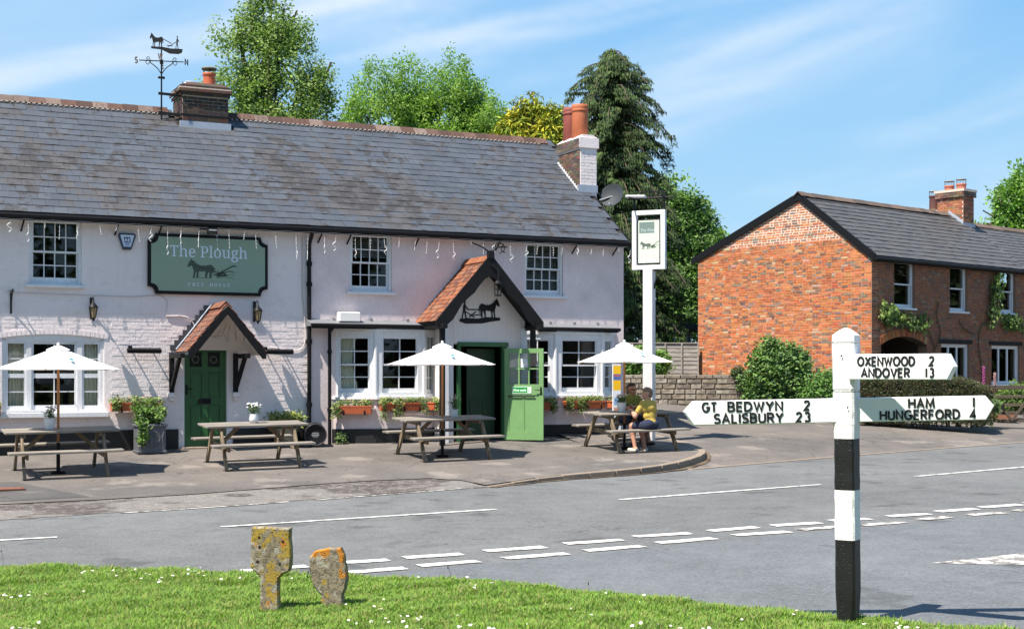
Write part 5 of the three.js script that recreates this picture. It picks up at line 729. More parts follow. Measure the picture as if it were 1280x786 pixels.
{
  const d = 43, L = lobes([[655, 152, 26], [668, 138, 20], [640, 165, 20], [685, 150, 24], [630, 172, 10], [665, 180, 40], [690, 190, 40]], d);
  tree('golden yellow conifer between the ash tree and the dark conifer', 'tree', 'golden_conifer', L, at(662, 469, d).setY(0.4), at(664, 150, d), 0.12, 2600, leafGeo(10, 0.26, 0.05, 0.1, 0.5, 13), NEEDLE, [[0.38, 0.36, 0.015], [0.47, 0.44, 0.02], [0.26, 0.32, 0.018], [0.17, 0.25, 0.018]], [0.7, 1.1], { gap: 0.4, f: 1.6, outer: 0.35 });
}
{ // tall dark conifer with drooping sprays
  const d = 47, base = at(766, 469, d).setY(0.6), t = thing('dark_conifer', 'tall dark green conifer with drooping branches behind the right gable', 'tree', base), H = 1.45 + (469 - 60) / 1750 * d - 0.6, k = d / 1750;
  obj('trunk', cyl(0.28, 0.03, V(0, 0, 0), V(0, H - 0.1, 0), 9), M.bark, t);
  const prof = [[0.012, 12], [0.05, 35], [0.12, 56], [0.22, 68], [0.35, 75], [0.5, 84], [0.62, 90], [0.75, 82], [0.9, 70], [1, 40]], rad = (f) => { let i = 0; while (i < prof.length - 2 && f > prof[i + 1][0]) i++; const [a, b] = [prof[i], prof[i + 1]]; return lerp(a[1], b[1], clamp((f - a[0]) / (b[0] - a[0]), 0, 1)) * k; };
  const spots = [], br = []; let y = 0.5;
  while (y < H - 0.05) {
    const f = 1 - y / H, n = 6 + Math.floor(f * 3), a0 = R() * 6.28;
    for (let i = 0; i < n; i++) {
      const a = a0 + i * 6.283 / n + rr(-0.3, 0.3), len = rad(f) * (R() < 0.16 ? rr(1.08, 1.22) : rr(0.5, 1.1)) * (n3(V(a * 2, y, 3), 0.8) > 0.36 ? 1 : 0.7), lift = rr(0.05, 0.35) * (1 - f * 0.5), P = (s) => V(Math.cos(a) * len * s, y + lift * len * s * 1.2 - 0.55 * len * s * s * s, Math.sin(a) * len * s);
      br.push(tube([P(0), P(0.4), P(0.75), P(1)], 0.02, 4, 6));
      const m = Math.max(4, Math.round(len * 15)); for (let j = 0; j < m; j++) { const s = Math.pow((j + R()) / m, 0.7), p = P(s), side = rr(-0.24, 0.24) * Math.min(1, len); spots.push([V(p.x - Math.sin(a) * side, p.y - rr(0, 0.16), p.z + Math.cos(a) * side), rr(0.75, 1.25) * (0.7 + 0.3 * s), new THREE.Euler(rr(-0.3, 0.3), -a + rr(-0.5, 0.5), rr(-0.35, 0.25))]); }
    }
    y += 0.16 + 0.08 * f;
  }
  obj('branch', br, M.bark, t);
  const r = rng(77), pos = []; for (let i = 0; i < 30; i++) { const x = (r() - 0.4) * 0.3, z = (r() - 0.5) * 0.3, L = 0.05 + r() * 0.13, w = 0.006 + r() * 0.008, dx = (r() - 0.3) * 0.14, a = r() * 3.14, ca = Math.cos(a) * w, sa = Math.sin(a) * w; pos.push(x - ca, 0, z - sa, x + ca, 0, z + sa, x + dx * 0.6 + ca * 1.2, -L * 0.55, z + sa * 1.2, x - ca, 0, z - sa, x + dx * 0.6 + ca * 1.2, -L * 0.55, z + sa * 1.2, x + dx * 0.6 - ca * 1.2, -L * 0.55, z - sa * 1.2, x + dx * 0.6 - ca * 1.2, -L * 0.55, z - sa * 1.2, x + dx * 0.6 + ca * 1.2, -L * 0.55, z + sa * 1.2, x + dx, -L, z); }
  const g = new THREE.BufferGeometry(); g.setAttribute('position', new THREE.Float32BufferAttribute(pos, 3)); g.computeVertexNormals(); g.setAttribute('uv', new THREE.Float32BufferAttribute(new Float32Array(pos.length / 3 * 2), 2));
  scatter('foliage', g, NEEDLE, t, spots, [[0.042, 0.082, 0.022], [0.058, 0.105, 0.027], [0.03, 0.06, 0.02], [0.09, 0.14, 0.04], [0.07, 0.12, 0.03]]);
}
{
  const d = 56, L = lobes([[846, 250, 30], [866, 268, 26], [878, 300, 24], [840, 290, 36], [860, 320, 36], [892, 275, 6], [835, 340, 40], [870, 365, 32], [880, 395, 26], [845, 400, 40], [824, 235, 18]], d);
  tree('airy green tree right of the dark conifer behind the hanging sign', 'tree', 'broadleaf_tree', L, at(850, 469, d).setY(0.8), at(850, 270, d), 0.13, 3600, leafGeo(9, 0.15, 0.1, 0.22, 0, 15), LEAF, [[0.162, 0.304, 0.047], [0.216, 0.378, 0.068], [0.121, 0.236, 0.047]], [0.8, 1.3], { gap: 0.45 });
  const L2 = lobes([[884, 320, 20], [896, 300, 14], [890, 345, 26], [880, 375, 30], [868, 395, 26]], 62);
  tree('bright green shrubby tree just left of the brick gable', 'tree', 'broadleaf_tree', L2, at(882, 469, 62).setY(0.8), at(884, 340, 62), 0.1, 1800, leafGeo(9, 0.15, 0.1, 0.22, 0, 16), LEAF, [[0.175, 0.338, 0.037], [0.138, 0.288, 0.031]], [0.8, 1.3], { gap: 0.42 });
}
{
  const d = 64, L = lobes([[1262, 262, 30], [1238, 276, 18], [1285, 240, 30], [1300, 280, 60], [1228, 285, 8], [1260, 300, 40], [1330, 240, 60]], d);
  tree('bright green tree at the right edge behind the cottage chimney', 'tree', 'broadleaf_tree', L, at(1290, 469, d).setY(0.8), at(1290, 270, d), 0.2, 3800, leafGeo(10, 0.17, 0.12, 0.24, 0, 17), LEAF, [[0.156, 0.338, 0.023], [0.195, 0.403, 0.029], [0.117, 0.260, 0.026]], [0.9, 1.4], { gap: 0.42 });
}
// bushes and hedge
function bush(label, name, cat, L, base, n, geo, cols, size, mat = LEAF, gap = 0.36) {
  const t = thing(name, label, cat, base), rel = L.map((l) => ({ ...l, c: l.c.clone().sub(base) })), st = []; for (let i = 0; i < 14; i++) { const l = pick(rel); st.push(tube([V(rr(-0.15, 0.15), 0, rr(-0.1, 0.1)), V(l.c.x * 0.6 + rr(-0.1, 0.1), l.c.y * 0.6, l.c.z * 0.6), V(l.c.x + rr(-0.5, 0.5) * l.r, l.c.y + rr(0, 0.7) * l.r, l.c.z + rr(-0.5, 0.5) * l.r)], 0.014, 4, 6)); }
  obj('stem', st, M.stem, t); scatter('foliage', geo, mat, t, fill(rel, n, gap, 2.4, 0.4).map((p) => [p, rr(size[0], size[1])]), cols); return t;
}
bush('large rounded green bush against the foot of the brick gable', 'garden_bush', 'bush', lobes([[968, 455, 28], [985, 470, 26], [955, 475, 26], [995, 455, 20], [962, 432, 12], [985, 442, 14], [946, 492, 20], [978, 500, 30], [1000, 495, 20]], 37.2), at(975, 469, 37.2).setY(0.35), 2600, leafGeo(8, 0.095, 0.06, 0.1, 0, 21), [[0.102, 0.230, 0.031], [0.145, 0.297, 0.037], [0.076, 0.170, 0.034], [0.204, 0.340, 0.068]], [0.8, 1.3]);
bush('smaller dense green bush behind the signpost by the gable', 'garden_bush', 'bush', lobes([[1028, 482, 18], [1040, 475, 16], [1022, 495, 20], [1048, 490, 22], [1036, 505, 20]], 36.8), at(1034, 469, 36.8).setY(0.3), 1500, leafGeo(8, 0.09, 0.055, 0.1, 0, 22), [[0.112, 0.270, 0.030], [0.150, 0.330, 0.036], [0.083, 0.195, 0.030]], [0.8, 1.2]);
bush('little green weed growing on top of the stone wall', 'wall_plant', 'plant', lobes([[920, 466, 5], [924, 463, 4]], 38.4), at(921, 470, 38.4), 90, leafGeo(6, 0.06, 0.04, 0.05, 0, 23), [[0.05, 0.11, 0.02], [0.08, 0.15, 0.03]], [0.8, 1.2]);
bush('green shrub seen between the parasol and the hanging sign post', 'garden_bush', 'bush', lobes([[792, 458, 14], [806, 452, 16], [822, 456, 16], [785, 464, 8]], 42), at(804, 469, 42).setY(0.9), 1100, leafGeo(8, 0.09, 0.055, 0.1, 0, 24), [[0.130, 0.286, 0.026], [0.169, 0.338, 0.039]], [0.8, 1.2]);
bush('low plants flowering behind the field gate', 'garden_plant', 'plant', lobes([[1258, 500, 16], [1275, 495, 18], [1240, 505, 12], [1290, 500, 20]], 40), at(1262, 469, 40).setY(0.3), 700, leafGeo(8, 0.09, 0.04, 0.1, -0.4, 25), [[0.10, 0.20, 0.02], [0.15, 0.25, 0.03]], [0.8, 1.2]);
{
  const A = at(1074, 469, 36.2), B = at(1238, 469, 35.4), t = thing('clipped_hedge', 'low clipped brown-green hedge in front of the cottage', 'hedge', [A.x, 0.12, A.z], -Math.atan2(B.z - A.z, B.x - A.x)), W = Math.hypot(B.x - A.x, B.z - A.z), spots = [], H = 1.2, D = 1.1;
  obj('stem', Array.from({ length: 60 }, () => { const x = rr(0.1, W - 0.1), z = rr(-D + 0.2, -0.15); return tube([V(x, 0, z), V(x + rr(-0.1, 0.1), 0.5, z), V(x + rr(-0.2, 0.2), 1.05, z + rr(-0.1, 0.1))], 0.018, 4, 5); }), M.stem, t);
  for (let i = 0; i < 9000; i++) { const s = R(), x = rr(0, W), top = H + 0.04 * (vnoise(x * 3, 1, 999, 999, 4) - 0.5) - (x > W - 0.8 ? (x - W + 0.8) * 0.3 : 0); spots.push(s < 0.4 ? [V(x, top - Math.pow(R(), 2) * 0.12, rr(-D, 0)), rr(0.7, 1.2)] : s < 0.8 ? [V(x, rr(0.12, top), -Math.pow(R(), 2) * 0.2), rr(0.7, 1.2)] : [V(x, rr(0.2, top), rr(-D, 0)), rr(0.7, 1.2)]); }
  scatter('foliage', leafGeo(7, 0.07, 0.035, 0.07, 0, 26), LEAF, t, spots, [[0.085, 0.115, 0.025], [0.11, 0.10, 0.03], [0.075, 0.125, 0.025], [0.06, 0.085, 0.02], [0.14, 0.10, 0.04]]);
}
{ // climber on the cottage front
  const t = thing('climbing_rose', 'straggly climbing rose trained across the cottage front', 'climbing plant', CW(0, 0, 0), CTH), st = [], spots = [];
  for (const pts of [[[3.1, 0.3], [3.2, 1.5], [3.0, 2.4], [2.6, 2.9], [1.6, 3.0], [0.6, 3.15], [0.4, 3.3]], [[3.1, 2.2], [3.4, 2.7], [3.2, 3.2], [3.3, 3.6]], [[5.6, 0.3], [5.7, 1.4], [5.5, 2.5], [5.7, 3.0], [6.2, 3.2], [6.4, 4.0], [6.5, 4.6]], [[8.5, 0.3], [8.6, 2], [8.3, 2.9], [7.6, 3.1], [6.9, 3.15]], [[8.6, 2], [9.2, 2.8], [9.0, 3.8], [8.5, 4.3]], [[5.2, 2.7], [4.6, 2.9], [4.4, 3.1]]]) {
    st.push(tube(pts.map(([u, v]) => V(u, v, 0.05)), 0.018, 4, 24)); const c = new THREE.CatmullRomCurve3(pts.map(([u, v]) => V(u, v, 0.07)));
    for (let i = 0; i < pts.length * 30; i++) { const k = R(), p = c.getPoint(k); if (p.y < 0.9 || n3(p, 1.7) < 0.46) continue; spots.push([p.add(V(rr(-0.22, 0.22), rr(-0.22, 0.22), rr(0, 0.14))), rr(0.8, 1.4)]); }
  }
  obj('stem', st, M.stem, t); scatter('foliage', leafGeo(8, 0.1, 0.06, 0.1, 0, 27), LEAF, t, spots, [[0.10, 0.20, 0.03], [0.17, 0.29, 0.045], [0.26, 0.36, 0.08], [0.06, 0.12, 0.025]]);
}
for (const [px, label] of [[1229, 'tall pink foxglove beside the stone gatepost'], [1243, 'shorter faded foxglove right of the pink one behind the gate']]) {
  const b = at(px, 469, 36.9).setY(0.2), t = thing('foxglove', label, 'flower', b), tall = px < 1235, bells = []; obj('stem', tube([V(0, 0, 0), V(0.02, 0.8, 0), V(0.03, tall ? 1.5 : 1.35, 0)], 0.012, 5), M.stem, t);
  for (let i = 0; i < 26; i++) { const a = i * 2.4, y = (tall ? 1.02 : 1.0) + i * (tall ? 0.019 : 0.013); bells.push(cyl(0.008, 0.017, V(0.03 + 0.008 * Math.cos(a), y, 0.008 * Math.sin(a)), V(0.03 + 0.035 * Math.cos(a), y - 0.04, 0.035 * Math.sin(a)), 6)); } obj('bell_flower', bells, C(tall ? [0.34, 0.05, 0.22] : [0.35, 0.2, 0.2], 0.7), t);
  scatter('foliage', leafGeo(7, 0.2, 0.07, 0.06, -0.4, 28), LEAF, t, Array.from({ length: 14 }, () => [V(rr(-0.12, 0.12), rr(0.05, 0.6), rr(-0.12, 0.12)), rr(0.7, 1.1)]), [[0.09, 0.18, 0.03]]);
}
// trees across the junction behind the camera, which the windows mirror
{
  const geo = leafGeo(16, 0.5, 0.34, 0.6, 0, 41);
  const mk = (x, z, h, label) => { const t = thing('broadleaf_tree', label, 'tree', [x, -0.4, z]), rel = [[0, 0.62, 0.36], [-0.22, 0.5, 0.28], [0.22, 0.52, 0.28], [0, 0.34, 0.34], [0.1, 0.82, 0.2], [-0.2, 0.22, 0.26], [0.22, 0.2, 0.26]].map(([a, b, r]) => ({ c: V(a * h, b * h, rr(-0.1, 0.1) * h), r: r * h, rz: r * h * 0.8 })); trunk(t, V(0, 0, 0), V(0, h * 0.8, 0), 0.3, rel, M.bark, 10); scatter('crown', geo, LEAF, t, fill(rel, 900, 0.38, 0.4).map((p) => [p, rr(0.9, 1.6)]), [[0.06, 0.12, 0.02], [0.045, 0.09, 0.018]]); return t; };
  const first = mk(-32, 12, 13, 'leafy tree across the junction, out of the picture, farthest left'); [[-24, 15, 'thirteenth'], [-16, 18, 'twelfth'], [-6, 21, 'eleventh'], [4, 23, 'tenth'], [13, 18, 'ninth'], [22, 12, 'eighth'], [31, 9, 'seventh'], [40, 6, 'sixth'], [49, 3, 'fifth'], [58, -1, 'fourth'], [67, -6, 'third'], [46, -46, 'second'], [60, -52, 'first']].forEach(([x, z, n]) => dup(first, V(x, -0.4, z), rr(0, 6), 'leafy tree across the junction, out of the picture, ' + n + ' from the right'));
}
// ---------- things on and in front of the pub ----------
const gy = (u, w) => hF(u, w) + 0.002;
{ // picnic tables, all alike, standing on the sloping forecourt
  const t = thing('picnic_table', '', 'picnic table', PW(-3.02, gy(-3.02, 3.13), 3.13), TH, 'wooden picnic tables in front of the pub'), Lh = 0.92;
  const legs = (x, s) => bar(V(x, 0.0, s * 0.735), V(x, 0.715, s * 0.27), 0.095, 0.045);
  for (let i = 0; i < 5; i++) obj('plank', rbox(2 * Lh + rr(-0.02, 0.02), 0.036, 0.142, rr(-0.01, 0.01), 0.735 + rr(-0.002, 0.002), -0.304 + i * 0.152), M.wood, t);
  for (const s of [-1, 1]) { for (let i = 0; i < 2; i++) obj('seat_plank', rbox(2 * Lh + rr(-0.02, 0.02), 0.036, 0.128, rr(-0.01, 0.01), 0.438, s * (0.625 + i * 0.137)), M.wood, t); for (const x of [-0.66, 0.66]) obj('leg', legs(x, s), M.woodWarm, t); }
  for (const x of [-0.66, 0.66]) { obj('cross_beam', rbox(0.04, 0.09, 1.46, x + (x < 0 ? 0.045 : -0.045), 0.372, 0), M.woodWarm, t); obj('top_beam', rbox(0.04, 0.07, 0.7, x + (x < 0 ? 0.045 : -0.045), 0.68, 0), M.woodWarm, t); obj('brace', bar(V(x * 0.9, 0.40, 0), V(x * 0.4, 0.70, 0), 0.07, 0.035), M.woodWarm, t); }
  finish(t); t.rotation.order = 'YXZ'; t.rotation.x = 0.055; t.rotation.z = 0.015;
  const L = [[-3.02, 'weathered picnic table at the far left under the first parasol'], [0.31, 'weathered picnic table without parasol, before the closed green door'], [4.02, 'weathered picnic table under the middle parasol before the left bay'], [8.17, 'weathered picnic table at the right where two people sit']];
  t.userData.label = L[0][1];
  L.slice(1).forEach(([u, l]) => { dup(t, PW(u, gy(u, 3.13), 3.13), TH, l); });
}
{ // parasols
  const t = thing('parasol', '', 'parasol', PW(-3.06, gy(-3.06, 3.13), 3.13), TH, 'white parasols over the picnic tables'), top = 2.15, edge = 1.77, Rr = 1.08, pos = [], N = 6, P = (i, f) => { const a = (i + 0.0) * Math.PI * 2 / N, y = lerp(top, edge, f) - 0.012 * Math.sin(f * Math.PI); return V(Math.sin(a) * Rr * f, y, Math.cos(a) * Rr * f); };
  for (let i = 0; i < N; i++) for (let k = 0; k < 8; k++) for (let j = 0; j < 6; j++) { const q = (f, s) => { const p = P(i, f).lerp(P(i + 1, f), s); p.y -= 0.035 * f * Math.sin(s * Math.PI) * 0.4; p.x *= 1 - 0.05 * f * Math.sin(s * Math.PI); p.z *= 1 - 0.05 * f * Math.sin(s * Math.PI); return p; }; const f0 = 0.06 + k / 8 * 0.94, f1 = 0.06 + (k + 1) / 8 * 0.94, A = q(f0, j / 6), B = q(f1, j / 6), Cc = q(f1, (j + 1) / 6), D = q(f0, (j + 1) / 6); for (const p of [A, B, Cc, A, Cc, D]) pos.push(p.x, p.y, p.z); }
  let g = new THREE.BufferGeometry(); g.setAttribute('position', new THREE.Float32BufferAttribute(pos, 3)); g.computeVertexNormals(); obj('canopy', boxUV(g), M.canvas, t);
  { const h = []; for (let i = 0; i < N; i++) { const a = P(i, 1), b = P(i + 1, 1); h.push(tube([a, a.clone().lerp(b, 0.5).multiply(V(0.95, 1, 0.95)).add(V(0, -0.014, 0)), b], 0.006, 4, 6)); } obj('hem', h, M.canvas, t); }
  obj('vent_cap', lathe([[0.0, top + 0.028], [0.05, top + 0.018], [0.2, top - 0.046], [0.205, top - 0.058]], 6), M.canvas, t); obj('finial', sphere(0.026, 0, top + 0.045, 0, 1, 1.1, 1), M.pot, t);
  obj('pole', cyl(0.022, 0.022, V(0, 0.5, 0), V(0, top, 0), 10), M.pole, t); obj('base_tube', cyl(0.032, 0.032, V(0, 0.02, 0), V(0, 0.52, 0), 10), M.black, t); obj('base', lathe([[0, 0.05], [0.11, 0.04], [0.13, 0.0], [0, 0]], 18), M.black, t);
  for (let i = 0; i < N; i++) { const e = P(i, 0.98); obj('rib', bar(V(e.x * 0.03, top - 0.08, e.z * 0.03), V(e.x * 0.97, e.y - 0.03, e.z * 0.97), 0.014, 0.014, 0.003), M.pole, t); }
  // brewer's small teal print on one panel: a plain badge with two bars
  const cv = document.createElement('canvas'); cv.width = 256; cv.height = 128; const x = cv.getContext('2d'); x.clearRect(0, 0, 256, 128); x.fillStyle = '#2e7f95'; x.beginPath(); x.moveTo(96, 30); x.lineTo(176, 30); x.lineTo(166, 70); x.lineTo(136, 96); x.lineTo(106, 70); x.fill(); x.fillRect(20, 40, 70, 14); x.fillRect(182, 40, 56, 14); x.fillStyle = '#4d98a8'; x.fillRect(60, 98, 140, 10);
  const tx = new THREE.CanvasTexture(cv); tx.colorSpace = THREE.SRGBColorSpace; const lg = new THREE.PlaneGeometry(0.23, 0.26), A = P(0, 0.68), B = P(1, 0.68), m = A.clone().lerp(B, 0.5).multiply(V(0.97, 1, 0.97)), out = P(0, 1).lerp(P(1, 1), 0.5).sub(V(0, top, 0)).normalize(), side = B.clone().sub(A).normalize(), nn = V(0, 0, 0).crossVectors(side, out).negate().normalize(); if (nn.y < 0) nn.negate(); const upv = out.clone().negate(), rgt = V(0, 0, 0).crossVectors(upv, nn);
  lg.applyMatrix4(new THREE.Matrix4().makeBasis(rgt, upv, nn).setPosition(m.add(nn.multiplyScalar(0.05)).add(V(0, 0.0, 0)))); obj('badge', lg, std({ map: tx, transparent: true, alphaTest: 0.5, roughness: 0.9 }), t);
  finish(t); t.rotation.y = TH - 0.33; t.userData.label = 'white parasol at the far left before the broad casement window';
  dup(t, PW(4.0, gy(4.0, 3.13), 3.13), TH - 0.62, 'white parasol in the middle beside the main porch'); dup(t, PW(8.02, gy(8.02, 3.13), 3.13), TH - 0.45, 'white parasol at the right above the two seated people');
}
// pots, vases and glasses on the tables
const tableTop = (u, w) => gy(u, w) + 0.756;
function onTable(name, label, cat, u, w, grpName) { return thing(name, label, cat, PW(u, tableTop(u, w), w), 0, grpName); }
function bucket(t, h, r0, r1, m = M.pot) { obj('pot', lathe([[0, 0], [r0, 0], [r1, h], [r1 + 0.008, h], [r1 + 0.008, h - 0.012], [r1 - 0.006, h - 0.006], [r0 - 0.004, 0.01]], 18), m, t); obj('soil', lathe([[0, h - 0.02], [r1 - 0.008, h - 0.02]], 14), M.soil, t); }
function posy(t, h, n, height, spread, petal, green, size = 0.016) {
  const st = [], fl = []; for (let i = 0; i < n; i++) { const a = rr(0, 6.28), r = Math.sqrt(R()) * spread, e = V(Math.cos(a) * r, h + height * rr(0.6, 1), Math.sin(a) * r); st.push(tube([V(e.x * 0.2, h - 0.03, e.z * 0.2), V(e.x * 0.6, lerp(h, e.y, 0.55), e.z * 0.6), e], 0.0025, 3, 5)); fl.push(sphere(size * rr(0.8, 1.25), e.x, e.y, e.z, 1, 0.6, 1, 7, 4)); }
  obj('stem', st, C([0.07, 0.14, 0.03]), t); obj('flower', fl, C(petal, 0.8), t); scatter('foliage', leafGeo(8, 0.07, 0.014, 0.03, -0.3, 31), LEAF, t, Array.from({ length: 16 }, () => [V(rr(-0.5, 0.5) * spread, h + rr(0, height * 0.45), rr(-0.5, 0.5) * spread), rr(0.7, 1.2)]), [green]);
}
{ const t = onTable('flower_pot', 'pale bucket pot with greyish flowers on the far left table', 'flower pot', -3.22, 3.25); bucket(t, 0.2, 0.065, 0.088); posy(t, 0.2, 26, 0.2, 0.12, [0.32, 0.29, 0.27], [0.06, 0.13, 0.03]); }
{ const t = onTable('flower_vase', 'white vase of white daisies on the table before the closed door', 'vase', 0.32, 3.14); obj('vase', lathe([[0, 0], [0.06, 0], [0.085, 0.07], [0.07, 0.14], [0.075, 0.16], [0.065, 0.16], [0.06, 0.14], [0.07, 0.07], [0.05, 0.01]], 18), M.pot, t); posy(t, 0.16, 30, 0.2, 0.13, [0.8, 0.8, 0.74], [0.10, 0.20, 0.03], 0.019); }
{ const t = onTable('wine_glass', 'empty stemmed wine glass left of the white vase', 'glass', 0.03, 3.0); obj('glass', [lathe([[0.0, 0.0], [0.042, 0.002], [0.006, 0.01], [0.005, 0.1], [0.034, 0.125], [0.046, 0.16], [0.04, 0.215], [0.038, 0.215], [0.043, 0.16], [0.031, 0.128], [0.0, 0.112]], 18)], new THREE.MeshPhysicalMaterial({ color: 0xffffff, transmission: 1, thickness: 0, roughness: 0.02, ior: 1.5 }), t); }
{ const t = onTable('flower_pot', 'small white pot with thin pale flowers on the middle table', 'flower pot', 4.22, 3.2); bucket(t, 0.15, 0.06, 0.078); posy(t, 0.15, 22, 0.3, 0.12, [0.42, 0.36, 0.36], [0.07, 0.13, 0.04], 0.013); }
{ const t = onTable('flower_pot', 'pale blue-white bucket pot of flowers before the seated man', 'flower pot', 7.9, 3.22); bucket(t, 0.2, 0.07, 0.095); posy(t, 0.2, 30, 0.17, 0.12, [0.55, 0.5, 0.47], [0.07, 0.13, 0.03]); }
{ const t = onTable('ashtray', 'small grey ashtray on the table between the two people', 'ashtray', 8.5, 3.3); obj('dish', lathe([[0, 0], [0.09, 0], [0.1, 0.04], [0.085, 0.04], [0.075, 0.012], [0, 0.012]], 16), C([0.3, 0.31, 0.33], 0.4), t); }
{ const t = onTable('drinks_glass', 'glass of red drink standing in front of the man', 'glass', 8.28, 2.95); obj('glass', lathe([[0, 0], [0.032, 0], [0.038, 0.14], [0.035, 0.14], [0.03, 0.008], [0, 0.008]], 14), new THREE.MeshPhysicalMaterial({ color: 0xffffff, transmission: 1, thickness: 0, roughness: 0.02 }), t); obj('drink', lathe([[0, 0.01], [0.028, 0.01], [0.032, 0.1], [0, 0.1]], 14), C([0.35, 0.02, 0.015], 0.2), t); }
// terracotta window boxes with trailing plants
function windowBox(label, u, v, w, ry, W, o = {}) {
  const t = thing('window_box', label, 'window box', PW(u, v, w), TH + ry, o.group), h = 0.155;
  obj('trough', [ext([[-0.075, 0], [0.075, 0], [0.095, h], [-0.095, h]], W - 0.02, [], 0.006).rotateY(Math.PI / 2).translate(-W / 2 + 0.01, 0, 0), rbox(W + 0.02, 0.03, 0.205, 0, h - 0.012, 0, 0, 0, 0, 0.008)], M.terracotta, t);
  obj('soil', span(-W / 2 + 0.02, W / 2 - 0.02, h - 0.02, h + 0.006, -0.08, 0.08), M.soil, t); obj('bracket', [-0.3, 0.3].map((k) => [span(k * W - 0.015, k * W + 0.015, -0.03, h * 0.4, 0.088, 0.1), span(k * W - 0.015, k * W + 0.015, -0.03, -0.015, -0.12, 0.1)]), M.black, t);
  const sp = []; for (let i = 0; i < W * 90; i++) sp.push([V(rr(-W / 2, W / 2), h + rr(0, 0.1), rr(-0.07, 0.09)), rr(0.6, 1.1)]); for (const x of o.trail ?? [-0.45, 0.45]) for (let i = 0; i < 34; i++) { const k = R(); sp.push([V(x * W + rr(-0.07, 0.07), h + 0.05 - k * (o.drop ?? 0.28), 0.11 + rr(-0.02, 0.04)), rr(0.6, 1)]); }
  scatter('foliage', leafGeo(6, 0.055, 0.042, 0.04, 0, 32), LEAF, t, sp, o.cols ?? [[0.17, 0.28, 0.04], [0.25, 0.34, 0.08], [0.36, 0.39, 0.14], [0.12, 0.21, 0.035]]);
  const fl = []; for (let i = 0; i < W * 16; i++) fl.push(tint(sphere(0.017, rr(-W / 2, W / 2), h + rr(0.07, 0.15), rr(-0.05, 0.08), 1, 0.7, 1, 6, 4), pick([[0.7, 0.6, 0.58], [0.6, 0.25, 0.3], [0.62, 0.5, 0.12]]))); obj('flower', fl, M.vc, t); return t;
}
windowBox('terracotta window box with trailing ivy beside the broad casement window', -1.2, 0.76, 0.14, 0, 0.98, { trail: [-0.4, -0.05, 0.2], drop: 0.2 });
windowBox('long terracotta window box at the far left under the casement window', -4.15, 0.72, 0.14, 0, 0.9, { trail: [0.4] });
windowBox('orange window box on the angled left face of the left bay', 3.2, 0.66, 0.32, -Math.atan2(0.36, 0.84), 0.72, { trail: [-0.48, -0.52], drop: 0.3 });
windowBox('short orange window box left of two under the left bay window', 3.87, 0.72, 0.53, 0, 0.34, { trail: [-0.4, 0.45], drop: 0.42 });
windowBox('longer orange window box right of two under the left bay window', 4.37, 0.72, 0.53, 0, 0.56, { trail: [-0.5, 0.5], drop: 0.3 });
windowBox('orange window box with bushy ivy beside the main porch post', 5.0, 0.72, 0.42, Math.atan2(0.25, 0.44), 0.4, { trail: [-0.3, 0.1, 0.4], drop: 0.22 });
windowBox('small orange window box half hidden behind the open door', 7.6, 0.70, 0.44, -0.35, 0.36, {});
windowBox('short orange window box with yellow-green ivy under the right bay', 8.2, 0.72, 0.53, 0, 0.36, { trail: [-0.3, 0.5], drop: 0.3 });
windowBox('longer orange window box under the right bay window', 8.72, 0.72, 0.53, 0, 0.56, { trail: [-0.5] });
windowBox('orange window box on the far right face of the right bay', 9.38, 0.72, 0.36, 0.58, 0.42, { trail: [0.2] });
{ // lead planter with a shrub
  const t = thing('lead_planter', 'square lead-grey planter with a bright leafy shrub beside the door', 'planter', PW(-1.02, gy(-1.02, 0.52), 0.52), TH), m = std({ color: lin(0.14, 0.15, 0.165), roughness: 0.6, map: tMottle, metalness: 0.3 });
  obj('planter', [rbox(0.52, 0.52, 0.5, 0, 0.27, 0), rbox(0.58, 0.05, 0.56, 0, 0.53, 0, 0, 0, 0, 0.015), rbox(0.56, 0.05, 0.54, 0, 0.025, 0, 0, 0, 0, 0.012)], m, t); obj('ornament', [new THREE.TorusGeometry(0.15, 0.018, 6, 24).translate(0, 0.27, 0.252), ...[0, 1, 2, 3].map((i) => tube([V((i - 1.5) * 0.06, 0.16, 0.255), V((i - 1.5) * 0.09, 0.27, 0.262), V((i - 1.5) * 0.04, 0.37, 0.255)], 0.012, 5)), ...[-1, 1].map((s) => tube([V(s * 0.22, 0.12, 0.255), V(s * 0.19, 0.27, 0.26), V(s * 0.22, 0.42, 0.255)], 0.014, 5))], m, t);
  obj('soil', span(-0.24, 0.24, 0.5, 0.56, -0.23, 0.23), M.soil, t); obj('stem', Array.from({ length: 12 }, () => tube([V(rr(-0.1, 0.1), 0.5, rr(-0.1, 0.1)), V(rr(-0.2, 0.2), 0.8, rr(-0.15, 0.15)), V(rr(-0.3, 0.3), 0.98, rr(-0.2, 0.2))], 0.008, 4)), M.stem, t);
  const sp = []; for (let i = 0; i < 420; i++) { const a = V(rr(-1, 1), rr(-1, 1), rr(-1, 1)); if (a.lengthSq() > 1) continue; sp.push([V(a.x * 0.31, 0.72 + a.y * 0.2, a.z * 0.27), rr(0.7, 1.2)]); } for (let i = 0; i < 60; i++) { const k = R(); sp.push([V(-0.18 + rr(-0.07, 0.07), 0.6 - k * 0.42, 0.3 + rr(-0.02, 0.03)), rr(0.6, 1)]); }
  scatter('foliage', leafGeo(6, 0.085, 0.045, 0.06, 0, 33), LEAF, t, sp, [[0.11, 0.24, 0.025], [0.15, 0.30, 0.03], [0.22, 0.36, 0.06], [0.075, 0.16, 0.025]]);
}
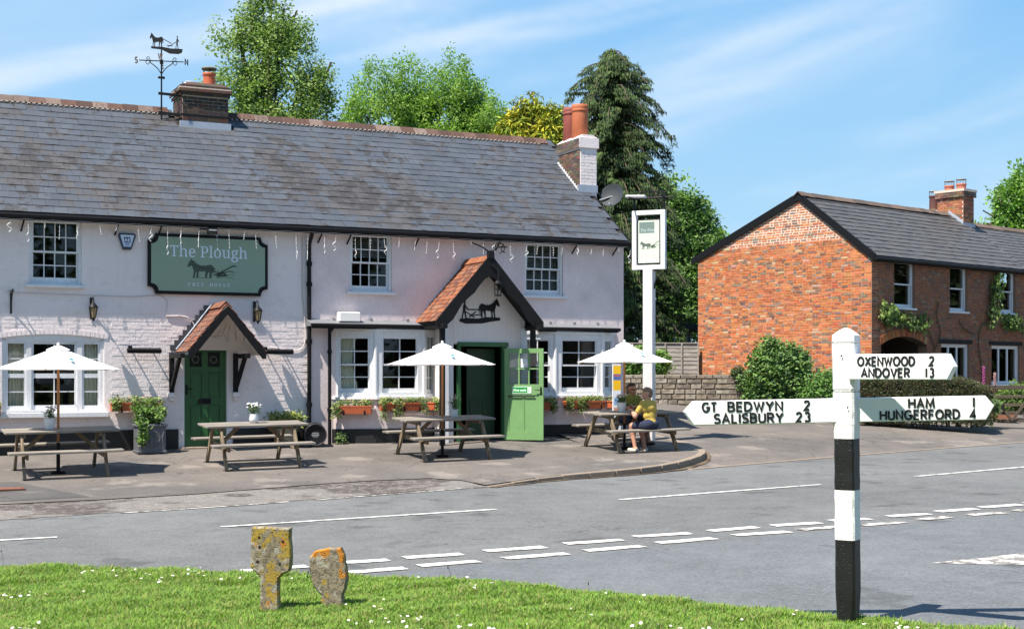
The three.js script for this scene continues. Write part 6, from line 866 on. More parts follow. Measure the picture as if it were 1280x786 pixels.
{ const t = thing('potted_plant', 'yellow-green potted plant against the wall behind the second table', 'potted plant', PW(1.75, gy(1.75, 0.35), 0.35), TH); obj('pot', lathe([[0, 0], [0.17, 0], [0.22, 0.34], [0.24, 0.34], [0.24, 0.39], [0.2, 0.39], [0.2, 0.3], [0, 0.28]], 18), C([0.3, 0.26, 0.2]), t); scatter('foliage', leafGeo(7, 0.1, 0.04, 0.08, -0.2, 34), LEAF, t, Array.from({ length: 150 }, () => [V(rr(-0.28, 0.28), 0.36 + rr(0, 0.26), rr(-0.2, 0.2)), rr(0.7, 1.2)]), [[0.24, 0.30, 0.04], [0.3, 0.34, 0.08], [0.16, 0.24, 0.04]]); }
{ const t = thing('beer_keg', 'black beer keg lying on its side by the drainpipe with pale lettering rings', 'keg', PW(2.3, gy(2.3, 0.5) + 0.24, 0.48), TH - 0.25); obj('barrel', lathe([[0, -0.25], [0.19, -0.25], [0.225, -0.23], [0.235, -0.1], [0.24, 0], [0.235, 0.1], [0.225, 0.23], [0.19, 0.25], [0.17, 0.22], [0, 0.21]], 28).rotateX(Math.PI / 2), M.black, t); obj('rim', [new THREE.TorusGeometry(0.215, 0.014, 6, 28).translate(0, 0, 0.24), new THREE.TorusGeometry(0.225, 0.014, 6, 28).translate(0, 0, -0.24)], C([0.03, 0.03, 0.033], 0.4), t); const cv = document.createElement('canvas'); cv.width = cv.height = 256; const x = cv.getContext('2d'); x.fillStyle = '#151617'; x.fillRect(0, 0, 256, 256); x.strokeStyle = '#8d9094'; x.lineWidth = 4; x.beginPath(); x.arc(128, 128, 100, 0, 7); x.stroke(); x.fillStyle = '#a6aaad'; x.fillRect(70, 96, 116, 8); x.fillRect(60, 122, 136, 12); x.fillRect(84, 150, 88, 7); const tx = new THREE.CanvasTexture(cv); tx.colorSpace = THREE.SRGBColorSpace; obj('end_plate', new THREE.CircleGeometry(0.17, 28).translate(0, 0, 0.2145), std({ map: tx, roughness: 0.6 }), t); obj('chock', rbox(0.4, 0.07, 0.1, 0, -0.215, 0), M.wood, t); }
bush('tuft of green weed at the foot of the black drainpipe', 'weed', 'plant', [{ c: PW(2.95, gy(2.95, 0.2) + 0.08, 0.25), r: 0.1, rz: 0.08 }], PW(2.95, gy(2.95, 0.2), 0.25), 60, leafGeo(6, 0.06, 0.04, 0.04, 0, 35), [[0.10, 0.2, 0.03]], [0.8, 1.2]);
// ---- fixtures on the front ----
function signArt(x, W, H, k, ink) {        // engraved horse drawing a plough
  x.save(); x.strokeStyle = ink; x.fillStyle = ink; x.lineCap = 'round'; const Q = ([a, b]) => [W * 0.31 + a * W * 0.235, H * 0.73 - b * W * 0.2];
  x.beginPath(); HORSE.forEach((p, i) => (i ? x.lineTo(...Q(p)) : x.moveTo(...Q(p)))); x.closePath(); x.globalAlpha = 0.55; x.fill(); x.globalAlpha = 0.9; x.lineWidth = 2.2 * k; x.stroke(); x.lineWidth = 1.1 * k; x.save(); x.clip(); for (let i = 0; i < 46; i++) { const a = W * 0.3 + i * W * 0.0056; x.beginPath(); x.moveTo(a, H * 0.3); x.quadraticCurveTo(a + W * 0.012, H * 0.55, a - W * 0.006, H * 0.8); x.stroke(); } x.restore();
  const L = (pts, w) => { x.lineWidth = w * k; x.beginPath(); pts.forEach(([a, b], i) => (i ? x.lineTo(W * a, H * b) : x.moveTo(W * a, H * b))); x.stroke(); };
  L([[0.62, 0.58], [0.60, 0.64], [0.52, 0.61]], 4); L([[0.55, 0.55], [0.56, 0.66], [0.60, 0.62], [0.54, 0.70]], 2.4); L([[0.575, 0.58], [0.59, 0.67]], 2); L([[0.36, 0.5], [0.43, 0.56], [0.55, 0.57]], 2.4); L([[0.55, 0.68], [0.60, 0.645], [0.66, 0.56], [0.71, 0.505], [0.735, 0.51]], 7); L([[0.60, 0.66], [0.68, 0.60], [0.72, 0.625]], 5); L([[0.57, 0.70], [0.62, 0.64], [0.65, 0.68], [0.58, 0.70]], 9); L([[0.56, 0.735], [0.64, 0.715], [0.72, 0.735]], 2); L([[0.61, 0.7], [0.70, 0.66], [0.72, 0.68]], 2); L([[0.35, 0.74], [0.52, 0.738]], 1.6); x.restore();
}
{
  const u0 = -0.96, u1 = 1.43, v0 = 3.06, v1 = 4.235, W = u1 - u0, H = v1 - v0, r = 0.145, t = thing('pub_sign', 'large green wall sign reading The Plough with scalloped corners', 'sign', PW((u0 + u1) / 2, (v0 + v1) / 2, 0.02), TH);
  const sc = (W, H, r) => { const s = new THREE.Shape(), a = W / 2, b = H / 2; s.moveTo(-a + r, -b); s.lineTo(a - r, -b); s.absarc(a, -b, r, Math.PI, Math.PI / 2, true); s.lineTo(a, b - r); s.absarc(a, b, r, -Math.PI / 2, Math.PI, true); s.lineTo(-a + r, b); s.absarc(-a, b, r, 0, -Math.PI / 2, true); s.lineTo(-a, -b + r); s.absarc(-a, -b, r, Math.PI / 2, 0, true); return s; };
  obj('border', ext(sc(W, H, r), 0.05, [], 0.008), M.black, t);
  const cv = document.createElement('canvas'); cv.width = 2048; cv.height = 1024; const x = cv.getContext('2d'); x.fillStyle = '#879d8a'; x.fillRect(0, 0, 2048, 1024); x.fillStyle = '#d3e1f2'; x.textAlign = 'center'; x.textBaseline = 'alphabetic'; x.font = '290px serif'; x.save(); x.translate(1024, 372); x.scale(0.90, 1); x.fillText('The Plough', 0, 0); x.restore(); x.font = '78px serif'; [...'FREE HOUSE'].forEach((c, i) => x.fillText(c, 1024 + (i - 4.5) * 78, 912));
  signArt(x, 2048, 1024, 3.4, '#15211c'); const tx = new THREE.CanvasTexture(cv); tx.colorSpace = THREE.SRGBColorSpace; tx.repeat.set(1 / (W - 0.09), 1 / (H - 0.09)); tx.offset.set(0.5, 0.5);
  obj('sign_face', ext(sc(W - 0.11, H - 0.11, r), 0.006).translate(0, 0, 0.058), std({ map: tx, roughness: 0.5 }), t);
}
{ const t = thing('floodlight', 'small black floodlight with a pale lens above the wall sign', 'floodlight', PW(0.22, 4.33, 0.3), TH); obj('housing', [rbox(0.2, 0.13, 0.09, 0.02, -0.02, 0.02, -0.5), rbox(0.16, 0.08, 0.3, -0.08, 0.06, -0.14)], M.black, t); obj('lens', rbox(0.15, 0.085, 0.01, 0.02, -0.042, 0.068, -0.5 + 1.0), C([0.5, 0.52, 0.5], 0.2), t); }
{ const t = thing('alarm_box', 'small blue and white burglar alarm box on the wall left of the sign', 'alarm box', PW(-1.365, 4.055, 0.0), TH); obj('case', ext([[-0.145, 0.15], [0.145, 0.15], [0.16, 0.11], [0.09, -0.1], [0.07, -0.15], [-0.07, -0.15], [-0.09, -0.1], [-0.16, 0.11]], 0.07, [], 0.008), C([0.03, 0.045, 0.09], 0.35), t); const cv = document.createElement('canvas'); cv.width = cv.height = 256; const x = cv.getContext('2d'); x.fillStyle = '#c3d3e6'; x.fillRect(0, 0, 256, 256); x.fillStyle = '#1f3f78'; x.fillRect(76, 60, 104, 92); x.fillStyle = '#e8eef5'; x.font = 'bold 76px sans-serif'; x.textAlign = 'center'; x.fillText('AE', 128, 134); x.fillStyle = '#3f5f92'; x.fillRect(88, 168, 80, 14); x.fillRect(96, 192, 64, 10); const tx = new THREE.CanvasTexture(cv); tx.colorSpace = THREE.SRGBColorSpace; tx.repeat.set(1 / 0.3, 1 / 0.3); tx.offset.set(0.5, 0.5); obj('face', ext([[-0.125, 0.125], [0.125, 0.125], [0.13, 0.1], [0.065, -0.105], [-0.065, -0.105], [-0.13, 0.1]], 0.004).translate(0, 0, 0.08), std({ map: tx, roughness: 0.4 }), t); }
function lantern(label, u) {
  const t = thing('wall_lantern', label, 'wall lantern', PW(u, 2.74, 0), TH, 'black wall lanterns on the pub front'); obj('bracket', [rbox(0.045, 0.42, 0.02, 0, 0.0, 0.02), tube([V(0, -0.12, 0.03), V(0, 0.1, 0.09), V(0.0, 0.2, 0.2), V(0, 0.19, 0.3), V(0, 0.12, 0.3)], 0.011, 5, 16), tube([V(0, 0.02, 0.03), V(0, 0.12, 0.14), V(0, 0.19, 0.12), V(0, 0.16, 0.08)], 0.008, 5, 12)], M.iron, t);
  obj('cage', [lathe([[0.0, 0.14], [0.02, 0.12], [0.03, 0.09], [0.085, 0.03], [0.1, 0.0], [0.085, 0.0], [0, 0.02]], 6).translate(0, 0, 0.3), ...[0, 1, 2, 3, 4, 5].map((i) => { const a = i * 1.047; return cyl(0.006, 0.007, V(0.05 * Math.sin(a), -0.19, 0.3 + 0.05 * Math.cos(a)), V(0.08 * Math.sin(a), 0.0, 0.3 + 0.08 * Math.cos(a)), 4); }), lathe([[0, -0.27], [0.012, -0.25], [0.035, -0.21], [0.055, -0.19], [0, -0.185]], 6).translate(0, 0, 0.3)], M.iron, t); obj('glass', lathe([[0.045, -0.185], [0.074, 0.0]], 6).translate(0, 0, 0.3), new THREE.MeshPhysicalMaterial({ color: lin(0.75, 0.62, 0.4), transmission: 0.8, thickness: 0, roughness: 0.25 }), t); obj('bulb', cyl(0.02, 0.02, V(0, -0.14, 0.3), V(0, -0.03, 0.3), 8), C([0.7, 0.66, 0.5]), t);
}
lantern('black wall lantern left of the hanging wall sign', -2.04); lantern('black wall lantern just right of the green wall sign', 1.17);
function heater(label, u, L) { const t = thing('patio_heater', label, 'heater', PW(u, 1.93, 0), TH, 'long black wall heaters'); obj('housing', [rbox(L, 0.085, 0.12, 0, 0, 0.24, 0.35, 0, 0, 0.02), rbox(0.07, 0.1, 0.1, -L * 0.4, 0.045, 0.2)], M.black, t); obj('arm', [-0.3, 0.3].map((k) => bar(V(k * L, 0.0, 0.0), V(k * L, 0.01, 0.22), 0.03, 0.02)), M.iron, t); }
heater('long black heater bar on the wall left of the small porch', -1.07, 0.66); heater('long black heater bar on the wall right of the small porch', 1.6, 0.64);
{ const t = thing('hanging_basket_bracket', 'empty black iron bracket on the wall at the far left', 'bracket', PW(-3.5, 2.83, 0), TH); obj('bracket', [rbox(0.035, 0.44, 0.016, 0, 0, 0.01), tube([V(0, -0.16, 0.01), V(0, 0.05, 0.12), V(0, 0.2, 0.3)], 0.012, 5), tube([V(0, 0.2, 0.01), V(0, 0.21, 0.2), V(0, 0.22, 0.38), V(0, 0.17, 0.4)], 0.012, 5)], M.iron, t); }
{ // icicle lights along the gutter
  const t = thing('icicle_lights', 'string of unlit white icicle lights hanging under the gutter', 'string lights', PW(0, 0, 0), TH), wire = [], bulbs = [], curls = []; wire.push(tube(Array.from({ length: 60 }, (_, i) => V(-5 + i * 0.25, 4.36 + (i % 2) * 0.015, 0.33)), 0.004, 3, 120));
  for (let u = -4.9; u < 9.8; u += rr(0.24, 0.42)) { const L = pick([0.12, 0.2, 0.3, 0.38, 0.24]) * rr(0.8, 1.15), x2 = u + rr(-0.03, 0.03); wire.push(tube([V(u, 4.36, 0.33), V((u + x2) / 2 + rr(-0.02, 0.02), 4.36 - L / 2, 0.33), V(x2, 4.36 - L, 0.33)], 0.0032, 3, 5)); for (let k = 0; k < 4; k++) bulbs.push(sphere(0.007, lerp(u, x2, k / 3), 4.36 - L * (0.35 + k * 0.21), 0.33, 1, 1.8, 1, 5, 3)); if (R() < 0.36) { const y = 4.36 - L, d = rr(-0.06, 0.06); curls.push(tube([V(x2, y + 0.04, 0.33), V(x2 + d, y - 0.02, 0.34), V(x2 - d * 0.4, y - 0.09, 0.33), V(x2 + d * 0.5, y - 0.14, 0.33)], 0.0065, 4, 10)); } }
  obj('wire', wire, C([0.75, 0.75, 0.76], 0.5), t); obj('bulb', [...bulbs, ...curls], C([0.85, 0.85, 0.86], 0.3), t);
}
{ // weathervane
  const t = thing('weathervane', 'black iron weathervane with horse and ploughman beside the left chimney', 'weathervane', PW(-0.06, 7.0, -3.1), TH), H = 1.78; const m = M.iron;
  obj('pole', cyl(0.028, 0.02, V(0, -0.05, 0), V(0, H, 0), 8), m, t); obj('wall_strap', [bar(V(-0.07, 0.20, 0), V(0.42, 0.17, 0.05), 0.06, 0.02), bar(V(-0.07, 0.62, 0), V(0.42, 0.6, 0.05), 0.06, 0.02), bar(V(0.38, 0.16, 0.21), V(1.5, 0.16, 0.21), 0.05, 0.012), bar(V(0.36, 0.17, -0.1), V(0.36, 0.16, 0.2), 0.05, 0.012)], m, t);
  obj('collar', [cyl(0.06, 0.06, V(0, 1.02, 0), V(0, 1.06, 0), 8), sphere(0.035, 0.07, 1.04, 0), sphere(0.035, -0.07, 1.04, 0), cyl(0.05, 0.05, V(0, 1.36, 0), V(0, 1.46, 0), 8)], m, t);
  const arms = []; for (const [dx, dz, L] of [[1, 0.25, 0.62], [-1, -0.25, 0.62], [-0.25, 1, 0.55], [0.25, -1, 0.55]]) { const e = V(dx * L, 1.43, dz * L); arms.push(cyl(0.013, 0.013, V(0, 1.43, 0), e, 6), tube([V(0, 1.12, 0), V(dx * 0.12, 1.26, dz * 0.12), V(dx * 0.3, 1.38, dz * 0.3), V(dx * 0.34, 1.42, dz * 0.34)], 0.013, 5), tube([V(dx * 0.3, 1.42, dz * 0.3), V(dx * 0.38, 1.34, dz * 0.38), V(dx * 0.44, 1.40, dz * 0.44), V(dx * 0.39, 1.43, dz * 0.39)], 0.009, 4), tube([V(dx * 0.3, 1.42, dz * 0.3), V(dx * 0.36, 1.52, dz * 0.36), V(dx * 0.42, 1.48, dz * 0.42), V(dx * 0.36, 1.45, dz * 0.36)], 0.009, 4)); } obj('arm', arms, m, t);
  const GL = { ...GLYPH }; const lt = (c, x, z, col) => obj('letter', GL[c].slice(1).map((s) => ribbon(mapP(s, 0.13, 0.13, -GL[c][0] * 0.065, -0.065), 0.035, -0.008, 0.008 + R() * 0.001).translate(x, 1.43, z)), col, t); const rust = C([0.2, 0.13, 0.11], 0.7); lt('S', -0.7, -0.17, rust); lt('N', 0.7, 0.17, m); lt('W', -0.16, 0.62, rust); lt('E', 0.16, -0.62, rust);
  const vane = []; vane.push(ext(mapP(HORSE, 0.42, 0.42, -0.36, 1.76), 0.012), ext(mapP(MAN, 0.2, 0.3, 0.42, 1.70), 0.012), ext([[-0.32, 1.78], [-0.3, 1.73], [0.0, 1.70], [0.25, 1.60], [0.52, 1.585], [0.62, 1.62], [0.64, 1.70], [0.5, 1.715], [0.3, 1.72], [0.05, 1.76]], 0.012)); for (const [a, b] of [[[0.03, 1.96], [0.3, 1.84]], [[0.2, 1.76], [0.46, 1.88]], [[0.16, 1.80], [0.34, 1.78]]]) vane.push(cyl(0.01, 0.01, V(...a, 0.006), V(...b, 0.006), 5)); const v = obj('vane', vane, m, t); v.rotation.y = -0.5; for (const c of t.children) if (c.name !== 'wall_strap') c.scale.set(0.74, 0.93, 0.74);
}
{ // satellite dish on the gable
  const t = thing('satellite_dish', 'grey satellite dish on the gable end right of the white chimney', 'satellite dish', PW(10.27, 5.73, -1.3), TH); obj('dish', lathe([[0, 0], [0.12, 0.012], [0.22, 0.045], [0.295, 0.085], [0.3, 0.08], [0.22, 0.035], [0.12, 0.002], [0, -0.01]], 28).rotateX(Math.PI / 2 - 0.35).rotateY(-0.9), C([0.022, 0.03, 0.04], 0.7), t); obj('arm', [cyl(0.012, 0.012, V(0, -0.28, 0.0), V(-0.22, -0.24, 0.28), 6), rbox(0.08, 0.05, 0.09, -0.22, -0.22, 0.28), cyl(0.02, 0.02, V(0, 0, -0.02), V(-0.3, -0.1, -0.1), 6)], C([0.25, 0.26, 0.27], 0.5), t);
}
// ---- hanging sign on its white post ----
{
  const P = PW(9.46, 0.03, 1.72), t = thing('hanging_sign', 'tall white post carrying a framed sign of The Plough', 'sign post', P, -0.42), k = P.z / -1750, y = (py) => 1.45 + (469 - py) * k - 0.03;
  obj('post', [rbox(0.22, y(337) + 0.1, 0.22, 0, (y(337) - 0.1) / 2, 0, 0, 0, 0, 0.012)], std({ color: lin(0.70, 0.69, 0.69), map: tMottle, roughness: 0.5 }), t);
  const w = 0.375, y0 = y(337), y1 = y(263), f = 0.1; obj('frame', [rbox(f, y1 - y0, 0.12, -w + f / 2, (y0 + y1) / 2, 0), rbox(f, y1 - y0, 0.12, w - f / 2, (y0 + y1) / 2, 0), rbox(2 * w - 2 * f, f * 0.95, 0.118, 0, y0 + f / 2, 0), rbox(2 * w - 2 * f, f * 0.95, 0.118, 0, y1 - f / 2, 0)], M.white, t);
  const cv = document.createElement('canvas'); cv.width = 512; cv.height = 1024; const x = cv.getContext('2d'); x.fillStyle = '#c6d2c0'; x.fillRect(0, 0, 512, 1024); x.fillStyle = '#6d7f78'; x.fillRect(24, 40, 370, 270); x.fillStyle = '#b9c6c9'; x.font = '92px serif'; x.fillText('The Plough', 54, 268, 440); x.save(); x.translate(-300, 130); signArt(x, 1100, 760, 2.2, '#222a26'); x.restore(); x.fillStyle = '#b4c3b2'; x.fillRect(60, 860, 390, 10);
  const tx = new THREE.CanvasTexture(cv); tx.colorSpace = THREE.SRGBColorSpace; const bw = w - f - 0.015, b0 = y0 + f + 0.02, b1 = y1 - f - 0.09; obj('sign_board', [rbox(2 * bw, b1 - b0, 0.05, 0, (b0 + b1) / 2, 0)], M.black, t); for (const s of [1, -1]) obj('sign_face', new THREE.PlaneGeometry(2 * bw - 0.04, b1 - b0 - 0.05).rotateY(s > 0 ? 0 : Math.PI).translate(0, (b0 + b1) / 2, s * 0.0265), std({ map: tx, roughness: 0.5 }), t);
  obj('hanger', [-0.15, 0.15].map((q) => cyl(0.01, 0.01, V(q, b1, 0), V(q, y1 - f, 0), 5)), M.iron, t);
  const it = []; for (const s of [-1, 1]) it.push(cyl(0.025, 0.025, V(s * 0.34, y1, 0), V(s * 0.34, y1 + 0.32, 0), 6), cyl(0.018, 0.018, V(s * 0.36, y1 + 0.27, -0.0), V(s * 0.36, y1 + 0.27, 0.3), 5)); it.push(cyl(0.022, 0.022, V(-0.42, y1 + 0.27, 0), V(0.56, y1 + 0.27, 0), 6)); for (let i = 0; i < 7; i++) it.push(tube([V(-0.25 + i * 0.1, y1 + 0.28, 0), V(-0.3 + i * 0.1, y1 + 0.36, 0), V(-0.24 + i * 0.1, y1 + 0.42, 0), V(-0.19 + i * 0.1, y1 + 0.36, 0), V(-0.23 + i * 0.1, y1 + 0.33, 0)], 0.014, 4)); it.push(tube([V(0, y1 + 0.3, 0), V(0.02, y1 + 0.48, 0), V(0.06, y1 + 0.6, 0)], 0.012, 4), tube([V(0.12, y0 - 0.02, 0), V(0.3, y0 - 0.06, 0), V(0.16, y0 - 0.22, 0), V(0.12, y0 - 0.42, 0)], 0.016, 5)); obj('scrollwork', it, M.iron, t);
  obj('sign_lamp', [rbox(0.46, 0.06, 0.16, -0.26, y1 + 0.30, 0.12, 0, 0, -0.05, 0.025)], C([0.45, 0.47, 0.5], 0.35), t);
}
{ // pavement boards by the right bay
  const t = thing('pavement_sign', 'yellow, blue and white ice cream board half hidden by the seated man', 'pavement sign', PW(9.06, gy(9.06, 1.0), 1.0), TH - 0.1), cv = document.createElement('canvas'); cv.width = 256; cv.height = 512; const x = cv.getContext('2d'); x.fillStyle = '#dfe4ea'; x.fillRect(0, 0, 256, 512); x.fillStyle = '#f1bf1d'; x.fillRect(0, 0, 256, 66); x.fillStyle = '#4b6fae'; x.fillRect(0, 66, 256, 48); x.fillStyle = '#c95a4a'; x.fillRect(20, 74, 216, 12); x.fillStyle = '#f1bf1d'; x.fillRect(0, 114, 256, 80); x.fillStyle = '#86a9cf'; x.fillRect(30, 250, 190, 60); x.fillStyle = '#c98a6a'; x.fillRect(30, 330, 190, 60); const tx = new THREE.CanvasTexture(cv); tx.colorSpace = THREE.SRGBColorSpace;
  obj('board', rbox(0.2, 1.5, 0.04, 0, 0.86, 0), C([0.7, 0.7, 0.7], 0.4), t); obj('poster', new THREE.PlaneGeometry(0.18, 1.44).translate(0, 0.86, 0.0225), std({ map: tx, roughness: 0.4 }), t); obj('foot', [rbox(0.34, 0.1, 0.3, 0, 0.06, 0, 0, 0, 0, 0.03)], C([0.1, 0.1, 0.1]), t);
  const a = thing('menu_board', 'black folding menu board standing behind the seated man', 'menu board', PW(8.92, gy(8.92, 1.75), 1.75), TH + 1.15); for (const s of [-1, 1]) obj('board', [rbox(0.6, 1.2, 0.03, 0, 0.6, s * 0.17, -s * 0.27)], M.black, a);
}
// ---- the black and white signpost ----
{
  const d = 10.35, k = d / 1750, P = at(1058, 469, d), y0 = -0.3845, t = thing('signpost', 'black and white concrete direction post with three pointed arms', 'signpost', [P.x, y0, P.z]), Y = (py) => 1.45 + (469 - py) * k - y0, X = (px) => (px - 1058) * k;
  function ring(y, s, c, ox = 0) { const a = s / 2, r = a - c, pts = [[a, r], [r, a], [-r, a], [-a, r], [-a, -r], [-r, -a], [r, -a], [a, -r]], co = Math.cos(0.57), si = Math.sin(0.57); return pts.map(([x, z]) => V(ox + x * co - z * si, y, x * si + z * co)); }
  function loft(rings) { const pos = [], tri = (...p) => p.forEach((q) => pos.push(q.x, q.y, q.z)); for (let i = 0; i + 1 < rings.length; i++) for (let j = 0; j < 8; j++) { const a = rings[i][j], b = rings[i][(j + 1) % 8], c = rings[i + 1][(j + 1) % 8], e = rings[i + 1][j]; tri(a, e, c); tri(a, c, b); } const f = rings[rings.length - 1], b = rings[0]; for (let j = 1; j < 7; j++) { tri(f[0], f[j + 1], f[j]); tri(b[0], b[j], b[j + 1]); } const g = new THREE.BufferGeometry(); g.setAttribute('position', new THREE.Float32BufferAttribute(pos, 3)); g.computeVertexNormals(); return boxUV(g); }
  const wob = (ya, yb, sa, sb, c, n = 7, j = 0.004) => Array.from({ length: n }, (_, i) => { const f = i / (n - 1); return ring(lerp(ya, yb, f), lerp(sa, sb, f) + (i && i < n - 1 ? rr(-j, j) : 0), c, (1 - lerp(ya, yb, f) / 2.2) * 0.018); });
  const s0 = 0.148, s1 = 0.156;
  obj('post_band', loft([ring(-0.25, s0 - 0.02, 0.03, 0.016), ring(0.0, s0 - 0.012, 0.03, 0.016), ring(0.12, s0 - 0.004, 0.022, 0.016), ...wob(0.25, Y(674), s0 + 0.004, s0 + 0.002, 0.016, 6, 0.003)]), M.concreteBlack, t, 'lowest black band of the post, worn and dirty');
  obj('post_band', loft(wob(Y(674), Y(612), s0 + 0.004, s0 + 0.003, 0.014)), M.concreteWhite, t, 'white band between the two black ones'); obj('post_band', loft(wob(Y(612), Y(548), s0 + 0.002, s0 + 0.002, 0.014)), M.concreteBlack, t, 'upper black band');
  obj('post_band', loft([...wob(Y(548), Y(532), s0 + 0.004, s1, 0.014, 3), ...wob(Y(530), Y(490), s1 + 0.004, s1 + 0.006, 0.016, 6)]), M.concreteWhite, t, 'white collar that carries the long arms');
  obj('post_band', loft([...wob(Y(489), Y(486), s1 - 0.004, s1 + 0.004, 0.016, 2), ...wob(Y(486), Y(429), s1 + 0.008, s1 + 0.014, 0.018, 6)]), M.concreteWhite, t, 'white head of the post');
  obj('post_cap', loft([ring(Y(428.5), s1 + 0.008, 0.02), ring(Y(427), s1 + 0.014, 0.02), ring(Y(419.5), s1 + 0.012, 0.022), ring(Y(417.5), s1 - 0.004, 0.024), ring(Y(412.5), 0.085, 0.024), ring(Y(409.8), 0.022, 0.008)]), M.concreteWhite, t); obj('bolt_hole', [sphere(0.007, -0.052, Y(445), 0.079, 1, 1, 0.5), sphere(0.007, -0.012, Y(509), 0.103, 1, 1, 0.5)], M.black, t);
  function arm(label, pts, D, px, build) { const a = grp('arm', t, label); obj('arm_board', ext(pts, D, [], 0.006).translate(0, 0, -D / 2), M.armPaint, a); build(a, D / 2 + 0.006); return a; }
  const H = 0.166, cy = Y(512.6), tw = 0.0145, hh = 0.079, ln = (a, txt, x0, x1, y, z) => obj('lettering', letters(txt, x0, x1, y, hh, tw, 0.004, z), C([0.012, 0.012, 0.013], 0.5), a);
  const half = (s, tip, sh) => [[s * 0.03, -H / 2], [s * 0.03, H / 2], [s * sh, H / 2 - 0.0], [s * tip, 0.012], [s * sh, -H / 2]];
  let a = arm('long left arm reading GT BEDWYN 2 and SALISBURY 23', half(-1, 1.196, 1.13), 0.07, 0, (g, z) => { ln(g, 'GT', X(876.5), X(896), 0.0045, z); ln(g, 'BEDWYN', X(908.5), X(978), 0.0045, z); ln(g, '2', X(1003.8), X(1011.5), 0.0045, z); ln(g, 'SALISBURY', X(891), X(978.5), -0.0815, z); ln(g, '2', X(993.5), X(1001.5), -0.0815, z); ln(g, '3', X(1004), X(1012), -0.0815, z); }); a.position.set(0, cy, 0.0); a.rotation.z = 0.02;
  a = arm('long right arm reading HAM 1 and HUNGERFORD 4', half(1, 1.078, 1.02), 0.07, 0, (g, z) => { ln(g, 'HAM', X(1133.7), X(1167), 0.0045, z); ln(g, '1', X(1214), X(1217.5), 0.0045, z); ln(g, 'HUNGERFORD', X(1098), X(1198.5), -0.0815, z); ln(g, '4', X(1210.5), X(1219), -0.0815, z); }); a.position.set(0, cy, 0.0); a.rotation.z = 0.018;
  const al = 0.62, H2 = 0.172; a = arm('short forward arm reading OXENWOOD 2 and ANDOVER 13', [[0, -H2 / 2], [0, H2 / 2], [0.72, H2 / 2], [0.765, 0.0], [0.72, -H2 / 2]], 0.075, 0, (g, z) => { const x = (p) => (p - 1062) * k / Math.cos(al) * 0.965; const L = (s, p, q, y) => obj('lettering', letters(s, x(p), x(q), y, 0.074, tw, 0.004, z), C([0.012, 0.012, 0.013], 0.5), g); L('OXENWOOD', 1071, 1132.8, 0.0035); L('2', 1146.5, 1152.3, 0.0035); L('ANDOVER', 1075, 1127.5, -0.079); L('1', 1143, 1145.2, -0.079); L('3', 1146.8, 1152.3, -0.079); }); a.position.set(X(1061), Y(458.8), 0.085); a.rotation.y = -al;
}
// ---- two broken old marker stones with lichen ----
{
  const mk = (name, label, px, py, pts, m, D, tilt, ry) => { const d = (1.45 + 0.428) * 1750 / (py - 469), k = d / 1750, P = at(px, 469, d), t = thing(name, label, 'stone post', [P.x, -0.428, P.z], ry, undefined); const g = ext(pts.map(([x, y]) => [(x - px) * k, (py - y) * k]), D - 0.024, [], 0.012).translate(0, 0, -D / 2 + 0.012), p = g.attributes.position; for (let i = 0; i < p.count; i++) p.setXYZ(i, p.getX(i) + (hash(Math.round(p.getX(i) * 200), Math.round(p.getY(i) * 200), 1) - 0.5) * 0.002, p.getY(i), p.getZ(i)); g.computeVertexNormals(); obj('stone', g, m, t); t.rotation.z = tilt; return t; };
  const edge = (pts, n = 4, j = 0.7) => pts.flatMap((p, i) => { const q = pts[(i + 1) % pts.length]; return Array.from({ length: n }, (_, k) => [lerp(p[0], q[0], k / n) + (k ? rr(-j, j) : 0), lerp(p[1], q[1], k / n) + (k ? rr(-j, j) : 0)]); });
  const s = mk('marker_stone', 'taller grey marker stone with yellow lichen and bolt holes', 337, 766, edge([[327.5, 780], [348, 780], [347.5, 722], [353, 715], [361, 712], [363, 706], [362.5, 661], [316.5, 660], [315.5, 708], [322, 714], [328, 720]]), M.lichen1, 0.085, 0, -0.07);
  const k = (1.878 * 1750 / 297) / 1750; obj('bolt_hole', [[325, 671], [355, 676], [325.5, 683], [323, 701], [351, 704]].map(([x, y]) => sphere(0.012, (x - 337) * k, (766 - y) * k, 0.042, 1, 1.1, 0.35)), C([0.015, 0.013, 0.012], 1), s);
  mk('marker_stone', 'shorter leaning marker stone covered in orange lichen', 420, 763, edge([[409, 776], [430, 777], [428, 744], [432, 734], [434, 724], [431, 696], [427, 686], [412, 686], [397, 689], [390.5, 696], [391, 716], [394, 730], [404, 742]]), M.lichen2, 0.085, 0.02, -0.1);
}
